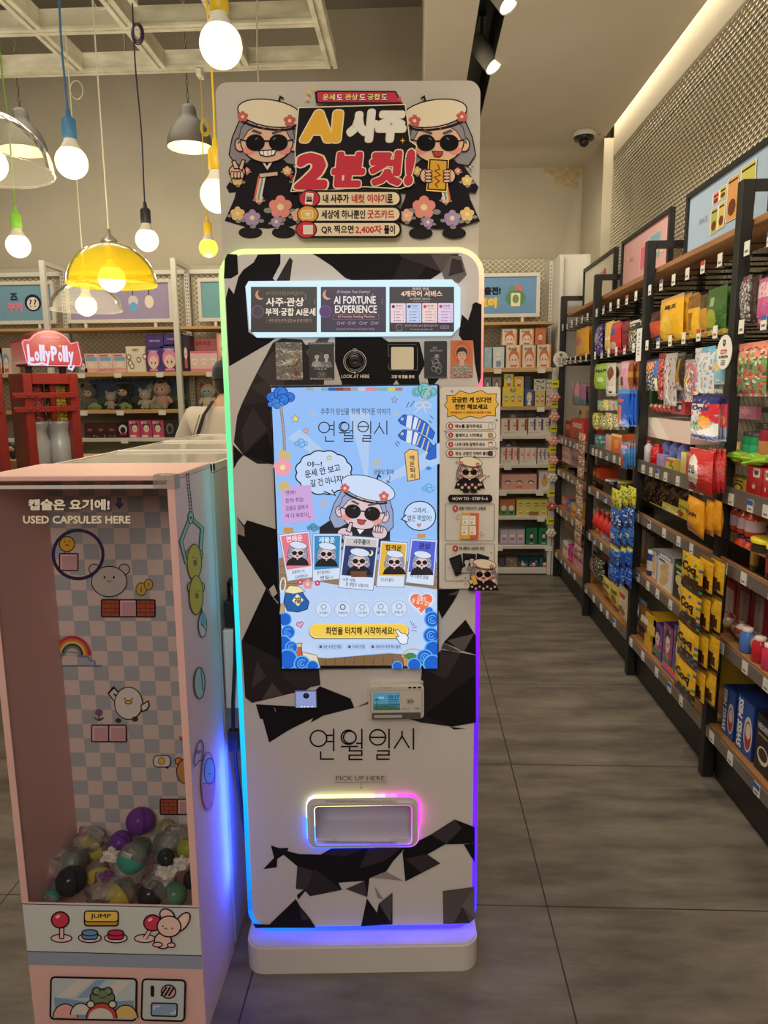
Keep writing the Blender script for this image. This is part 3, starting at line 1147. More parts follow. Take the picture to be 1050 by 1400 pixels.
A.line([(612, 412), (606, 412), (606, 370), (706, 370)], 1, (160, 156, 150))
A.line([(710, 380), (710, 462), (666, 462), (660, 469), (654, 462), (612, 462), (606, 452), (606, 440)], 1, (160, 156, 150))
A.rr(616, 379, 697, 460, 5, (230, 216, 186))
A.text('고장 및 환불 문의', 617, 480, 699, 492, (236, 226, 204), 0.04)
A.build('service_sticker', 'print', kiosk)

# touch screen
def sbox(x0, y0, x1, y1):
    a, b = KF(x0, y1), KF(x1, y0)
    return a[0], b[0], a[1], b[1]


s0, s1, z0s, z1s = -0.2015, 0.2085, 0.842, 1.568
q = [KF(370.5, 526), KF(599.5, 526.5), KF(384, 914), KF(599.5, 911)]
s0, s1, z0s, z1s = (q[0][0] + q[2][0]) / 2, (q[1][0] + q[3][0]) / 2, (q[2][1] + q[3][1]) / 2, (q[0][1] + q[1][1]) / 2
m = MB()
m.box(s0, s1, -0.012, 0.0, z0s, z1s, (18, 16, 20), b=0.003)
scr = m.build('touch_screen', 'gloss', kiosk)
INK = (36, 30, 34)


def lady(a, cx, cy, k, full=False, flip=1, rot=0.0, skin=(236, 190, 160), beret=(238, 222, 190), hair=(150, 142, 146), dress=(34, 28, 34), detail=True, pose='', ow=0.055):
    """generic printed drawing of an old woman with a beret, dark glasses and a dark flowered dress; k = half head width"""
    def T(p):
        x, y = p[0] * flip * k, p[1] * k
        return (cx + x * math.cos(rot) - y * math.sin(rot), cy + x * math.sin(rot) + y * math.cos(rot))

    def P(pts, c, w=ow, close=True):
        q = [T(p) for p in pts]
        a.poly(q, c)
        if w:
            a.line(q, w * k, INK, True)

    def E(x, y, rx, ry, c, w=ow, r=0.0, n=22):
        P(a.epts(x, y, rx, ry, r, n), c, w)

    def Ln(pts, w, c=INK):
        a.line([T(p) for p in pts], w * k, c)
    P([(-1.0, -0.7), (0, -1.15), (1.0, -0.75), (1.32, 0.0), (1.42, 0.7), (1.15, 1.05), (0.6, 0.95), (-0.6, 0.95), (-1.15, 1.05), (-1.42, 0.65), (-1.3, 0.0)], hair)
    if full:
        for sx in (-1, 1):
            P([(0.3 * sx, 2.9), (0.75 * sx, 2.9), (0.72 * sx, 3.45), (0.35 * sx, 3.45)], skin)
            E(0.62 * sx, 3.55, 0.42, 0.2, (40, 34, 40))
        P([(-0.62, 0.85), (0.62, 0.85), (0.95, 1.2), (1.2, 2.3), (1.55, 3.1), (0.8, 3.32), (0, 3.38), (-0.8, 3.32), (-1.55, 3.1), (-1.2, 2.3), (-0.95, 1.2)], dress)
        for sx in (-1, 1):
            P([(0.6 * sx, 0.95), (0.95 * sx, 1.05), (1.5 * sx, 1.85), (1.4 * sx, 2.05), (0.98 * sx, 2.0), (0.75 * sx, 1.6)], dress)
        fl = [(-1.1, 2.85, 0.26), (0.5, 2.6, 0.42), (-0.55, 3.0, 0.3), (1.15, 2.9, 0.24), (-1.1, 1.6, 0.2), (1.12, 1.6, 0.2), (0.35, 3.15, 0.2), (-0.3, 2.3, 0.16), (0.75, 1.25, 0.16), (-0.75, 1.25, 0.12)]
        for i, (x, y, r) in enumerate(fl):
            q = T((x, y))
            for dx, dy in ((-1.1, 0.3), (1.1, 0.4), (0.1, 1.1)):
                a.mb_e(q[0] + dx * r * k, q[1] + dy * r * k, r * k * 0.4, r * k * 0.25, (150, 144, 140), 8)
            a.flower(q[0], q[1], r * k, ((240, 200, 130), (238, 150, 136), (176, 150, 190), (246, 190, 160))[i % 4], (250, 226, 170))
        P([(-0.25, 0.85), (0.02, 1.25), (0.28, 0.85), (0.16, 0.82), (0.0, 1.08), (-0.14, 0.82)], (232, 222, 206), 0.02)
        for j, c in enumerate(((226, 120, 100), (240, 214, 140), (120, 150, 190), (230, 226, 216))):
            P([(-0.32 + 0.07 * j, 1.45), (-0.25 + 0.07 * j, 1.45), (-0.42 + 0.07 * j, 2.35), (-0.49 + 0.07 * j, 2.3)], c, 0)
        P([(-0.3, 1.36), (0.4, 1.28), (0.42, 1.44), (-0.28, 1.52)], (224, 186, 160), 0.03)
    else:
        P([(-0.62, 0.8), (0.62, 0.8), (1.35, 1.3), (1.6, 1.95), (-1.6, 1.95), (-1.35, 1.3)], dress)
        if detail:
            for i in range(7):
                q = T((-1.2 + 0.4 * i, 1.55 + 0.2 * (i % 2)))
                a.flower(q[0], q[1], 0.13 * k, ((210, 170, 130), (190, 180, 186), (206, 140, 130))[i % 3], (240, 220, 180))
        P([(-0.3, 0.8), (0.0, 1.2), (0.3, 0.8)], (240, 236, 232), 0.02)
    for sx in (-1, 1):
        E(0.99 * sx, 0.28, 0.2, 0.26, skin)
    E(0, 0.12, 0.99, 0.84, skin, ow)
    P([(-0.02, -0.72), (0.55, -0.75), (0.95, -0.35), (1.08, 0.25), (0.9, 0.12), (0.72, -0.22), (0.35, -0.45)], hair, 0.03)
    P([(-0.02, -0.72), (-0.55, -0.75), (-0.95, -0.35), (-1.08, 0.25), (-0.9, 0.1), (-0.7, -0.22), (-0.35, -0.45)], hair, 0.03)
    P(a.epts(0.12, -0.88, 1.22, 0.5, 0.16, 26), beret)
    if detail:
        Ln(a.epts(0.05, -0.55, 1.02, 0.26, 0.14, 12, 0.2, PI - 0.2, True), 0.09)
        Ln([(0.45, -1.32), (0.5, -1.5), (0.62, -1.42)], 0.07)
        q = T((0.85, -0.6))
        a.flower(q[0], q[1], 0.22 * k, (206, 100, 100), (246, 220, 160))
        q = T((-0.9, -0.75))
        a.flower(q[0], q[1], 0.2 * k, (206, 100, 100), (246, 220, 160))
        for sx in (-1, 1):
            q = T((0.66 * sx, 0.5))
            a.ell(q[0], q[1], 0.22 * k, 0.15 * k, (240, 150, 136))
            P([(0.18 * sx, -0.16), (0.48 * sx, -0.28), (0.58 * sx, -0.2), (0.22 * sx, -0.08)], (92, 84, 88), 0)
        Ln([(-0.14, -0.32), (0.0, -0.36), (0.14, -0.32)], 0.025, (190, 140, 116))
    for sx in (-1, 1):
        E(0.43 * sx, 0.22, 0.34, 0.3, (22, 20, 24), 0.03)
        if detail:
            Ln([(0.33 * sx - 0.1, 0.1), (0.33 * sx, 0.04)], 0.05, (110, 108, 112))
        Ln([(0.74 * sx, 0.16), (1.0 * sx, 0.1)], 0.05)
    Ln([(-0.12, 0.16), (0.12, 0.16)], 0.06)
    if pose == 'grin':
        P([(-0.3, 0.52), (0.35, 0.48), (0.28, 0.68), (0.0, 0.74), (-0.24, 0.68)], (245, 240, 230), 0.04)
        for x in (-0.12, 0.04, 0.18):
            Ln([(x, 0.52), (x, 0.7)], 0.02)
    else:
        P([(-0.2, 0.55), (0.2, 0.53), (0.12, 0.72), (-0.02, 0.76), (-0.14, 0.7)], (190, 70, 66), 0.03)
    if full and pose == 'grin':
        E(-1.1, 1.3, 0.3, 0.26, skin)
        for j in range(4):
            E(-1.28 + 0.12 * j, 1.42, 0.07, 0.14, skin, 0.03, n=10)
        P([(-1.05, 1.2), (-0.92, 0.86), (-0.8, 0.88), (-0.9, 1.25)], skin, 0.04)
        P([(-1.2, 1.2), (-1.3, 0.92), (-1.18, 0.88), (-1.02, 1.18)], skin, 0.04)
    elif full:
        P([(-0.42, 0.82), (0.34, 0.78), (0.42, 2.0), (-0.36, 2.06)], (252, 220, 120), 0)
        P([(-0.36, 0.88), (0.28, 0.84), (0.36, 1.94), (-0.3, 1.98)], (226, 170, 62), 0.05)
        Ln([(0.0, 1.02), (-0.08, 1.2), (0.1, 1.26), (-0.1, 1.42), (0.12, 1.5), (-0.06, 1.64), (0.08, 1.76), (0.0, 1.88)], 0.05, (150, 70, 30))
        for sx in (-1, 1):
            E(0.44 * sx, 1.45, 0.22, 0.26, skin)
            for j in range(4):
                E((0.34) * sx, 1.28 + 0.12 * j, 0.14, 0.06, skin, 0.03, n=10)
    elif pose == 'chin':
        E(0.85, 1.0, 0.34, 0.3, skin)
        for j in range(4):
            E(0.6 + 0.11 * j, 0.86, 0.06, 0.17, skin, 0.03, n=10)
        E(-0.65, 1.25, 0.34, 0.28, skin)
        for j in range(3):
            E(-0.8 + 0.14 * j, 1.4, 0.07, 0.14, skin, 0.03, n=10)
        P([(-0.62, 1.1), (-0.5, 0.7), (-0.38, 0.72), (-0.42, 1.15)], skin, 0.04)


# touch screen picture
A = Art(lambda a, b: kpt(a, b, -0.012), 0.00003, 0.0122)
A.zoom(360, 520, 3.5)
SB = (146, 190, 248)
A.poly([(38, 36), (832, 24), (832, 1364), (94, 1364)], SB)
for c, (a0, a1) in zip(((206, 214, 236), (206, 214, 236), (206, 214, 236)), ((-1.75, -1.55), (-2.4, -2.25), (-0.75, -0.5))):
    A.poly([(500, 520), (500 + 520 * math.cos(a0), 560 + 420 * math.sin(a0)), (500 + 520 * math.cos(a1), 560 + 420 * math.sin(a1))], (176, 204, 242))
for k, c in enumerate(((150, 170, 190), (160, 190, 220), (110, 170, 200), (50, 80, 170), (120, 60, 60), (150, 90, 80), (160, 160, 170), (190, 200, 220), (230, 130, 150), (160, 160, 180), (110, 180, 190), (210, 200, 90), (160, 130, 120))):
    A.rr(205 + k * 35.5, 34, 240.5 + k * 35.5, 50, 0.1, c)
# wooden boards and torn paper in the lower half
A.poly([(75, 850), (120, 845), (830, 870), (832, 1000), (80, 1010)], (150, 122, 88))
for y in (890, 930, 970):
    A.line([(78, y), (832, y + 10)], 3, (112, 84, 58))
A.poly([(82, 1005), (250, 960), (420, 990), (640, 975), (832, 1000), (832, 1240), (94, 1240)], (188, 210, 244))
A.poly([(92, 1240), (832, 1240), (832, 1330), (600, 1300), (300, 1330), (92, 1300)], (188, 210, 244))
A.poly([(92, 1300), (300, 1330), (600, 1306), (832, 1320), (832, 1364), (94, 1364)], (128, 98, 66))
for x in range(300, 640, 46):
    A.line([(x, 1325), (x - 6, 1364)], 2.5, (84, 60, 40))
# heading
INKS = (38, 36, 48)
A.text('우주가 당신을 위해 적어둔 이야기', 275, 133, 606, 164, (52, 50, 62), 0.008)
for x0, x1 in ((222, 240), (236, 252), (636, 618), (652, 632)):
    A.line([(x0, 142 if x0 in (236, 636) else 160), (x1, 168)], 3, (220, 200, 90))


def logo(a, x0, y0, kx, ky, w, col):
    """the thin round-stroked word mark; unit box 330 x 100"""
    X = lambda p: (x0 + p[0] * kx, y0 + p[1] * ky)

    def L(*p):
        a.line([X(q) for q in p], w, col)

    def C(cx, cy, r, a0=0, a1=2 * PI):
        a.line([X(q) for q in a.epts(cx, cy, r, r, 0, 32, a0, a1, True)], w, col)
    C(27, 30, 26)
    L((52, 20), (72, 20))
    L((52, 40), (72, 40))
    L((75, -2), (75, 72))
    L((34, 72), (34, 97), (76, 97))
    C(122, 26, 23, 0.6, 5.2)
    C(126, 26, 20)
    L((98, 56), (152, 56))
    L((125, 56), (125, 70))
    L((146, 46), (163, 46))
    L((164, -2), (164, 64))
    L((122, 70), (164, 70), (164, 84), (124, 84), (124, 98), (166, 98))
    C(214, 26, 25)
    L((188, 26), (240, 26))
    L((250, -2), (250, 62))
    L((212, 70), (250, 70), (250, 83), (212, 83), (212, 97), (252, 97))
    L((291, 5), (291, 22), (266, 62))
    L((291, 22), (314, 60))
    L((327, -4), (327, 66))


logo(A, 264, 196, 1.0, 0.98, 5, INKS)
# clouds, rope, stars
DB, MBL = (22, 84, 190), (110, 176, 240)
A.cloud(84, 76, 46, (40, 120, 214), (16, 60, 160))
A.cloud(60, 112, 26, (60, 140, 224), (16, 60, 160))
A.cloud(180, 300, 22, (140, 200, 244), (60, 120, 200))
A.cloud(790, 516, 22, (140, 200, 244), (60, 120, 200))
A.cloud(790, 420, 10, (60, 150, 230), (30, 100, 190))
A.cloud(770, 52, 40, (120, 190, 190), (60, 130, 140))
A.line([(84, 124), (92, 190), (100, 260), (102, 350)], 13, (120, 96, 84))
A.line([(84, 124), (92, 190), (100, 260), (102, 350)], 8, (190, 172, 160))
for i in range(18):
    t = i / 18
    A.line([(82 + 20 * t, 130 + 220 * t), (92 + 20 * t, 136 + 220 * t)], 2.5, (120, 96, 84))
A.star(154, 183, 22, (236, 216, 110), out=(120, 100, 60), w=2.5)
A.star(204, 241, 15, (240, 170, 150), out=(150, 90, 90), w=2)
A.star(628, 94, 16, (190, 190, 190), out=(80, 80, 100), w=2.5)
A.rr(74, 338, 132, 374, 2, (206, 184, 120), rot=0.4)
A.flower(94, 416, 44, (240, 160, 176), (250, 220, 150))
# pair of fish on a cord with a wooden charm
A.line([(800, 30), (774, 76), (764, 118)], 12, (200, 196, 190))
A.line([(800, 30), (774, 76), (764, 118)], 3, (140, 130, 130))
for dx in (-1, 1):
    A.line(A.epts(764 + 18 * dx, 118, 20, 12, 0.3 * dx, 14), 6, (210, 206, 200), True)
    A.line([(764, 120), (764 + 30 * dx - 14, 158)], 6, (210, 206, 200))
for x, y in ((690, 186), (690, 258)):
    A.shape([(x - 46, y + 4), (x - 20, y - 22), (x + 30, y - 18), (x + 90, y + 16), (x + 130, y + 64), (x + 118, y + 96), (x + 60, y + 62), (x + 5, y + 38), (x - 32, y + 22)], (36, 100, 206), (16, 40, 110), 3)
    A.poly([(x - 2, y - 20), (x + 24, y - 18), (x + 16, y + 44), (x - 8, y + 36)], (222, 226, 238))
    A.poly([(x + 34, y - 14), (x + 52, y - 4), (x + 36, y + 52), (x + 22, y + 44)], (222, 226, 238))
    for j in range(3):
        A.line([(x + 62 + 20 * j, y + 4 + 14 * j), (x + 44 + 22 * j, y + 52 + 18 * j)], 6, (224, 206, 140))
    A.ell(x - 26, y - 2, 8, 8, (240, 240, 244), out=(20, 30, 60), w=2)
    A.ell(x - 26, y - 2, 3.5, 3.5, (20, 30, 60))
A.shape([(796, 330), (826, 300), (826, 370), (796, 380), (776, 372)], (36, 100, 206), (16, 40, 110), 3)
A.shape([(676, 348), (700, 328), (738, 334), (748, 470), (690, 482)], (232, 190, 120), (110, 70, 40), 4)
for i, ch in enumerate('액운퇴치'):
    A.text(ch, 698 + i * 1.5, 358 + 29 * i, 722 + i * 1.5, 383 + 29 * i, (52, 36, 26), 0.02)
for p0, p1 in (((684, 130), (696, 104)), ((702, 126), (722, 98)), ((790, 190), (806, 204)), ((796, 168), (814, 184)), ((630, 296), (644, 316)), ((640, 290), (652, 304))):
    A.line([p0, p1], 3.5, (50, 70, 130))
# speech bubbles
bub = []
for k in range(12):
    a0 = 2 * PI * k / 12
    for j in range(6):
        aa = a0 + 2 * PI / 12 * j / 6
        r = 1 + 0.07 * math.sin(PI * j / 6)
        bub.append((290 + 128 * r * math.cos(aa), 440 + 100 * r * math.sin(aa)))
A.shape(bub, (196, 218, 250), (28, 28, 36), 6)
A.poly([(290, 528), (346, 548), (326, 520)], (196, 218, 250))
A.line([(290, 530), (346, 550), (328, 522)], 6, (28, 28, 36))
A.text('야~!', 210, 386, 282, 414, INKS, 0.02, rot=-0.05)
A.star(316, 370, 14, (240, 220, 120), out=(140, 120, 60), w=2)
A.text('운세 안 보고', 198, 414, 370, 450, INKS, 0.02, rot=-0.2)
A.text('갈 건 아니지?', 226, 462, 386, 498, INKS, 0.02, rot=-0.16)
A.shape([(82, 510), (228, 498), (246, 662), (96, 690)], (206, 166, 222), None)
for i, s in enumerate(('연애?', '합격? 취업?', '금월당 할매가', '싹 다 봐준다!')):
    A.text(s, 108, 524 + i * 36, (156, 196, 216, 218)[i], 546 + i * 36, (60, 40, 80), 0.005, rot=-0.08)
A.heart(222, 652, 8, (230, 120, 120))
A.rr(76, 484, 124, 524, 2, (206, 184, 120), rot=-0.35)
A.rr(98, 702, 146, 728, 2, (196, 150, 80))
A.rr(734, 732, 776, 752, 2, (196, 150, 80))
A.ell(748, 646, 76, 70, (196, 218, 250), out=(28, 28, 36), w=5)
A.poly([(690, 640), (658, 664), (690, 674)], (196, 218, 250))
A.line([(684, 640), (660, 662), (690, 676)], 5, (28, 28, 36))
A.text('그래서..', 716, 606, 786, 632, INKS, 0.01)
A.text('밥은 먹었어?', 690, 642, 804, 672, INKS, 0.01)
A.heart(744, 690, 10, (240, 150, 120), (120, 60, 50), 2)
A.line([(528, 382), (532, 414), (566, 412), (566, 376), (556, 394), (546, 374), (540, 394), (526, 384)], 4, (226, 180, 70))
A.text('금월당 할매', 528, 424, 622, 448, (52, 44, 50), 0.008)
A.line([(604, 454), (606, 470), (594, 486)], 3, INKS)
A.line([(590, 474), (593, 487), (606, 484)], 3, INKS)
for p0, p1 in (((276, 580), (298, 594)), ((270, 602), (294, 608)), ((296, 560), (304, 582))):
    A.line([p0, p1], 6, (240, 170, 80))
# main figure
A.poly([(270, 700), (330, 660), (420, 650), (560, 665), (606, 720), (606, 770), (270, 760)], (30, 30, 42))
lady(A, 478, 606, 108, rot=0.12, skin=(222, 196, 204), beret=(206, 222, 248), hair=(150, 164, 200), dress=(30, 30, 42), pose='chin', ow=0.035)
# five cards
A.cloud(240, 700, 20, (90, 160, 190), (40, 100, 140))
for (pts, c, ttl, tb, cxy, cap, hc) in (
        ([(78, 734), (222, 716), (244, 936), (118, 956)], (226, 120, 140), '연애운', (112, 738, 190, 768), (166, 822), ('응원하는 너,', '시작한다!?'), (250, 226, 230)),
        ([(240, 730), (376, 730), (370, 944), (238, 956)], (54, 140, 196), '재물운', (268, 744, 344, 772), (304, 826), ('돈이 들어온다', '꽌일~!'), (220, 240, 250)),
        ([(390, 738), (554, 748), (526, 998), (360, 984)], (44, 58, 110), '사주풀이', (432, 754, 510, 780), (458, 858), ('나란 사람,', '참 괜찮은 사람이야.'), (70, 80, 90)),
        ([(562, 762), (690, 770), (672, 982), (540, 978)], (232, 182, 66), '합격운', (584, 780, 662, 808), (626, 862), ('드디어 붙다!',), (60, 40, 20)),
        ([(706, 750), (830, 758), (812, 974), (680, 958)], (86, 96, 214), '관상', (742, 770, 798, 802), (756, 864), ('내 기운은 맑음',), (40, 40, 90))):
    cx = sum(p[0] for p in pts) / 4
    cy = sum(p[1] for p in pts) / 4
    A.shape(pts, (214, 226, 246), (120, 130, 160), 3)
    inn = [(cx + (p[0] - cx) * 0.9, cy + (p[1] - cy) * 0.92) for p in pts]
    inn[2] = (inn[1][0] + (inn[2][0] - inn[1][0]) * 0.78, inn[1][1] + (inn[2][1] - inn[1][1]) * 0.78)
    inn[3] = (inn[0][0] + (inn[3][0] - inn[0][0]) * 0.78, inn[0][1] + (inn[3][1] - inn[0][1]) * 0.78)
    if ttl == '사주풀이':
        A.poly(inn, (206, 196, 190))
        inn2 = [(inn[0][0] - 3, inn[0][1] + 36), (inn[1][0] - 3, inn[1][1] + 36), inn[2], inn[3]]
        A.poly(inn2, c)
        A.ell(512, 820, 14, 14, (250, 232, 170))
        A.ell(506, 816, 12, 12, c)
    else:
        A.poly(inn, c)
    A.text(ttl, *tb, hc, 0.03, rot=(-0.1 if cx < 200 else 0.05 if cx > 400 else 0))
    rnd = random.Random(int(cx))
    for j in range(9):
        x, y = cxy[0] + rnd.uniform(-46, 46), cxy[1] + rnd.uniform(-30, 20)
        (A.heart if ttl == '연애운' else A.star)(x, y, 8, {'연애운': (226, 60, 80), '재물운': (240, 196, 80), '사주풀이': (240, 220, 150), '합격운': (250, 226, 130), '관상': (150, 150, 240)}[ttl])
    lady(A, cxy[0], cxy[1] - 8, 34 if ttl != '사주풀이' else 38, skin=(226, 200, 200), beret=(214, 226, 248), hair=(150, 162, 190), detail=False)
    if ttl == '사주풀이':
        A.poly([(cxy[0] - 40, cxy[1] + 48), (cxy[0] + 40, cxy[1] + 48), (cxy[0] + 34, cxy[1] + 76), (cxy[0] - 36, cxy[1] + 76)], (110, 70, 50))
    for j, s in enumerate(cap):
        w = 86 if len(s) > 7 else 62
        bx = pts[3][0] + 22 + j * 14
        by = pts[3][1] - 50 + j * 24 + (pts[2][1] - pts[3][1]) * 0.3 + (8 if len(cap) == 1 else 0)
        A.text(s, bx, by, bx + w + (24 if len(s) > 9 else 0), by + 18, (44, 40, 60), 0.01, rot=math.atan2(pts[2][1] - pts[3][1], pts[2][0] - pts[3][0]))
# pouch, blossoms, heart sticker
A.line(A.epts(98, 970, 12, 34, 0.1, 16), 6, (230, 226, 214), True)
A.shape([(110, 1010), (140, 984), (190, 996), (196, 1014), (222, 1050), (214, 1084), (170, 1098), (120, 1092), (102, 1050)], (32, 96, 170), (14, 40, 90), 4)
A.shape([(104, 1004), (130, 972), (176, 976), (202, 1000), (150, 1012)], (240, 226, 180), (110, 90, 60), 3)
A.poly([(166, 1012), (196, 1040), (170, 1070), (142, 1044)], (246, 232, 186))
A.text('福', 152, 1026, 186, 1058, (40, 34, 40), 0.02)
A.shape([(88, 1060), (104, 1056), (108, 1104), (82, 1108)], (200, 160, 110), (110, 80, 50), 2)
A.flower(216, 966, 24, (226, 150, 170), (250, 220, 160))
A.flower(180, 956, 15, (196, 80, 110), (250, 220, 160))
A.flower(262, 960, 14, (196, 80, 110), (250, 220, 160))
A.heart(754, 1052, 62, (224, 230, 244))
A.heart(754, 1050, 53, (236, 120, 84))
A.text('오늘도', 734, 1022, 778, 1042, (255, 236, 220), 0.01, rot=0.2)
A.text('잘 살고 있어', 708, 1040, 800, 1062, (255, 236, 220), 0.01, rot=0.2)
A.heart(742, 1080, 6, (255, 240, 230))
# menu discs and start button
for k, (x, s) in enumerate(((292, '사주풀이'), (382, '띠별운세'), (474, '나의 평생'), (562, '부적'), (648, '궁합 운'))):
    y = 1085 + (k - 2) * -2 if k > 2 else 1085
    A.ell(x, y, 38, 38, (206, 222, 246), out=(150, 160, 180), w=2)
    A.ell(x, y - 12, 14, 14, (150, 156, 176) if k != 1 else (60, 60, 72), n=14)
    A.ell(x, y - 12, 10, 10, (206, 222, 246), n=14)
    A.text(s, x - 22, y + 10, x + 22, y + 22, (70, 66, 76), 0.01)
A.heart(180, 1155, 16, (236, 170, 190), (110, 70, 100), 3, rot=-0.3)
A.rr(222, 1150, 696, 1224, 36, (60, 50, 36))
A.rr(226, 1152, 692, 1218, 32, (244, 206, 84), (250, 236, 180), 3)
A.text('화면을 터치해 시작하세요!', 302, 1166, 626, 1204, (48, 36, 24), 0.03)
A.shape([(630, 1182), (640, 1178), (660, 1196), (680, 1200), (692, 1214), (688, 1244), (664, 1250), (648, 1238), (634, 1212), (648, 1212)], (230, 240, 252), (30, 30, 40), 3)
for p0, p1 in (((702, 1138), (712, 1164)), ((716, 1148), (722, 1164)), ((710, 1172), (734, 1166)), ((706, 1184), (732, 1186))):
    A.line([p0, p1], 3, (110, 90, 180))
for x0, x1, s in ((262, 382, '3분 내 운인 해답'), (398, 492, '다국어 지원'), (508, 660, '포토카드·부적 즉시 출력')):
    A.rr(x0, 1244, x1, 1276, 10, (176, 200, 238))
    A.ell(x0 + 16, 1260, 7, 7, None or (80, 84, 110), n=10)
    A.text(s, x0 + 30, 1252, x1 - 6, 1268, (60, 62, 84), 0.01)
# jars, basket, waves
A.shape([(146, 1246), (186, 1244), (190, 1300), (150, 1310)], (200, 90, 60), (80, 40, 30), 3)
A.shape([(140, 1246), (190, 1242), (186, 1262), (146, 1266)], (226, 196, 130), (110, 80, 50), 3)
A.shape([(190, 1284), (260, 1300), (276, 1360), (200, 1360)], (226, 214, 186), (110, 90, 70), 3)
A.shape([(664, 1300), (740, 1306), (744, 1350), (670, 1352)], (190, 140, 90), (100, 60, 40), 3)
A.line(A.epts(716, 1310, 52, 40, 0, 14, PI, 2 * PI, True), 6, (206, 170, 110))
A.ell(702, 1304, 28, 16, (70, 130, 70))
for x, y, r in ((108, 1130, 34), (124, 1190, 34), (100, 1245, 42), (140, 1262, 30), (120, 1320, 52), (190, 1340, 40), (790, 1090, 20), (806, 1130, 40), (800, 1206, 40), (810, 1272, 44), (770, 1310, 40), (720, 1345, 34), (806, 1340, 46), (640, 1352, 26), (240, 1352, 30)):
    q = [(max(min(px, 830), 60 + 36 * (py / 1364)), min(py, 1362)) for px, py in A.epts(x, y, r, r, 0, 22)]
    A.poly(q, (96, 176, 240))
    q = [(max(min(px, 830), 60 + 36 * (py / 1364)), min(py, 1362)) for px, py in A.epts(x, y, r * 0.84, r * 0.84, 0, 22)]
    A.poly(q, (20, 96, 206))
    if x - r * 0.5 > 95 and x + r * 0.5 < 830 and y + r * 0.5 < 1362:
        A.arc(x, y, r * 0.5, 0.6, 5.6, r * 0.1, (110, 186, 244), 14)
        A.arc(x, y, r * 0.22, 0.0, 5.0, r * 0.09, (110, 186, 244), 10)
A.build('display_picture', 'screen', scr)

# lettering on the lower plate
A = Art(KF, 0.00006, 0.0018)
A.zoom(300, 880, 2.763)
logo(A, 342, 322, 1.195, 1.16, 5.6, (28, 24, 26))
A.rr(434, 494, 632, 526, 2, (196, 184, 178))
A.text('PICK UP HERE', 441, 498, 623, 514, (76, 66, 64))
A.line([(441, 521), (629, 520)], 1.4, (110, 98, 94))
A.line([(534, 521), (536, 544)], 1.4, (110, 98, 94))
A.line([(531, 540), (536, 546), (540, 540)], 1.2, (110, 98, 94))
A.build('lettering', 'print', kiosk)

# card reader and QR scanner
def kmb(fn_y, *args):
    return None


q0, q1 = KF(504, 979), KF(579, 931)
rw, rh = q1[0] - q0[0], q1[1] - q0[1]
rd = thing('card_reader', '', '', (q0[0] + rw / 2, 0, q0[1] + rh / 2))
del rd['label'], rd['category']
rd.parent = kiosk
m = MB()
m.prism(rr_pts(-rw / 2, -rh / 2, rw / 2, rh / 2, 0.012, 5), -0.02, 0, 'y', (206, 196, 184))
m.prism(rr_pts(-rw / 2 + 0.004, -rh / 2 + 0.004, rw / 2 - 0.004, rh / 2 - 0.004, 0.009, 5), -0.026, -0.02, 'y', (200, 190, 178))
m.build('reader_body', 'satin', rd)
m = MB()
m.prism(rr_pts(-rw * 0.44, -rh * 0.46, rw * 0.44, -rh * 0.28, 0.003, 3), -0.0275, -0.026, 'y', (86, 80, 76))
m.prism(rr_pts(-rw * 0.40, -rh * 0.42, rw * 0.1, -rh * 0.34, 0.002, 3), -0.0285, -0.0275, 'y', (176, 168, 158))
m.build('card_slot', 'satin', rd)


def lin_map(w, h, ox=0, oz=0):
    """unit art coordinates 0..100 x 0..100 (y down) onto a w x h rectangle centred at ox, oz"""
    return lambda a, b: (ox + (a / 100 - 0.5) * w, oz + (0.5 - b / 100) * h)


A = Art(lin_map(rw, rh), 0.00006, 0.0265)
A.rr(4, 14, 96, 78, 4, None, (150, 140, 130), 0.8)
A.text('WOOJIN PLUS', 20, 5, 42, 9, (110, 100, 92))
for x0, x1 in ((72, 77), (80, 86), (89, 94)):
    A.rr(x0, 4, x1, 9, 0.6, (36, 32, 30))
A.ell(75, 46, 8, 8, (176, 166, 154), n=18)
A.text(')))', 70, 41, 80, 51, (70, 62, 56), 0.02)
A.text('INSERT IC', 60, 65, 74, 69, (110, 100, 92))
A.text('SWIPE', 83, 64, 91, 69, (80, 72, 66))
A.text('MAGNETIC', 66, 86, 84, 91, (150, 144, 138))
A.build('reader_print', 'print', rd)
A = Art(lin_map(rw, rh), 0.00006, 0.0268)
A.rr(9, 20, 57, 70, 1, (70, 132, 158))
A.poly([(9, 52), (57, 52), (57, 62), (9, 62)], (40, 96, 110))
A.poly([(9, 62), (30, 56), (57, 64), (57, 70), (9, 70)], (40, 84, 58))
A.line([(14, 66), (16, 40)], 1.2, (40, 52, 30))
for a0 in (-2.9, -2.3, -1.6, -0.9, -0.3):
    A.line([(16, 40), (16 + 7 * math.cos(a0), 40 + 10 * math.sin(a0) + 5)], 1.2, (34, 62, 34))
A.text('03:17', 36, 27, 55, 36, (24, 40, 52), 0.03)
A.text('aloe', 18, 30, 28, 36, (210, 230, 236))
for y in (40, 46, 52):
    A.line([(36, y), (54, y)], 2.2, (28, 56, 70))
A.build('reader_display', 'screen', rd)
q0, q1 = KF(404, 967), KF(433, 943)
w, h = q1[0] - q0[0], q1[1] - q0[1]
m = MB()
m.box(q0[0], q1[0], -0.006, 0, q0[1], q1[1], (120, 130, 190), b=0.0012)
sn = m.build('code_scanner', 'gloss', kiosk)
A = Art(lin_map(w, h, (q0[0] + q1[0]) / 2, (q0[1] + q1[1]) / 2), 0.00006, 0.0062)
A.rr(4, 4, 96, 96, 3, (146, 160, 214))
for x in (30, 44, 60, 78):
    A.ell(x, 91, 5, 4, (240, 244, 255), n=10)
A.build('scanner_window', 'backlit', sn)
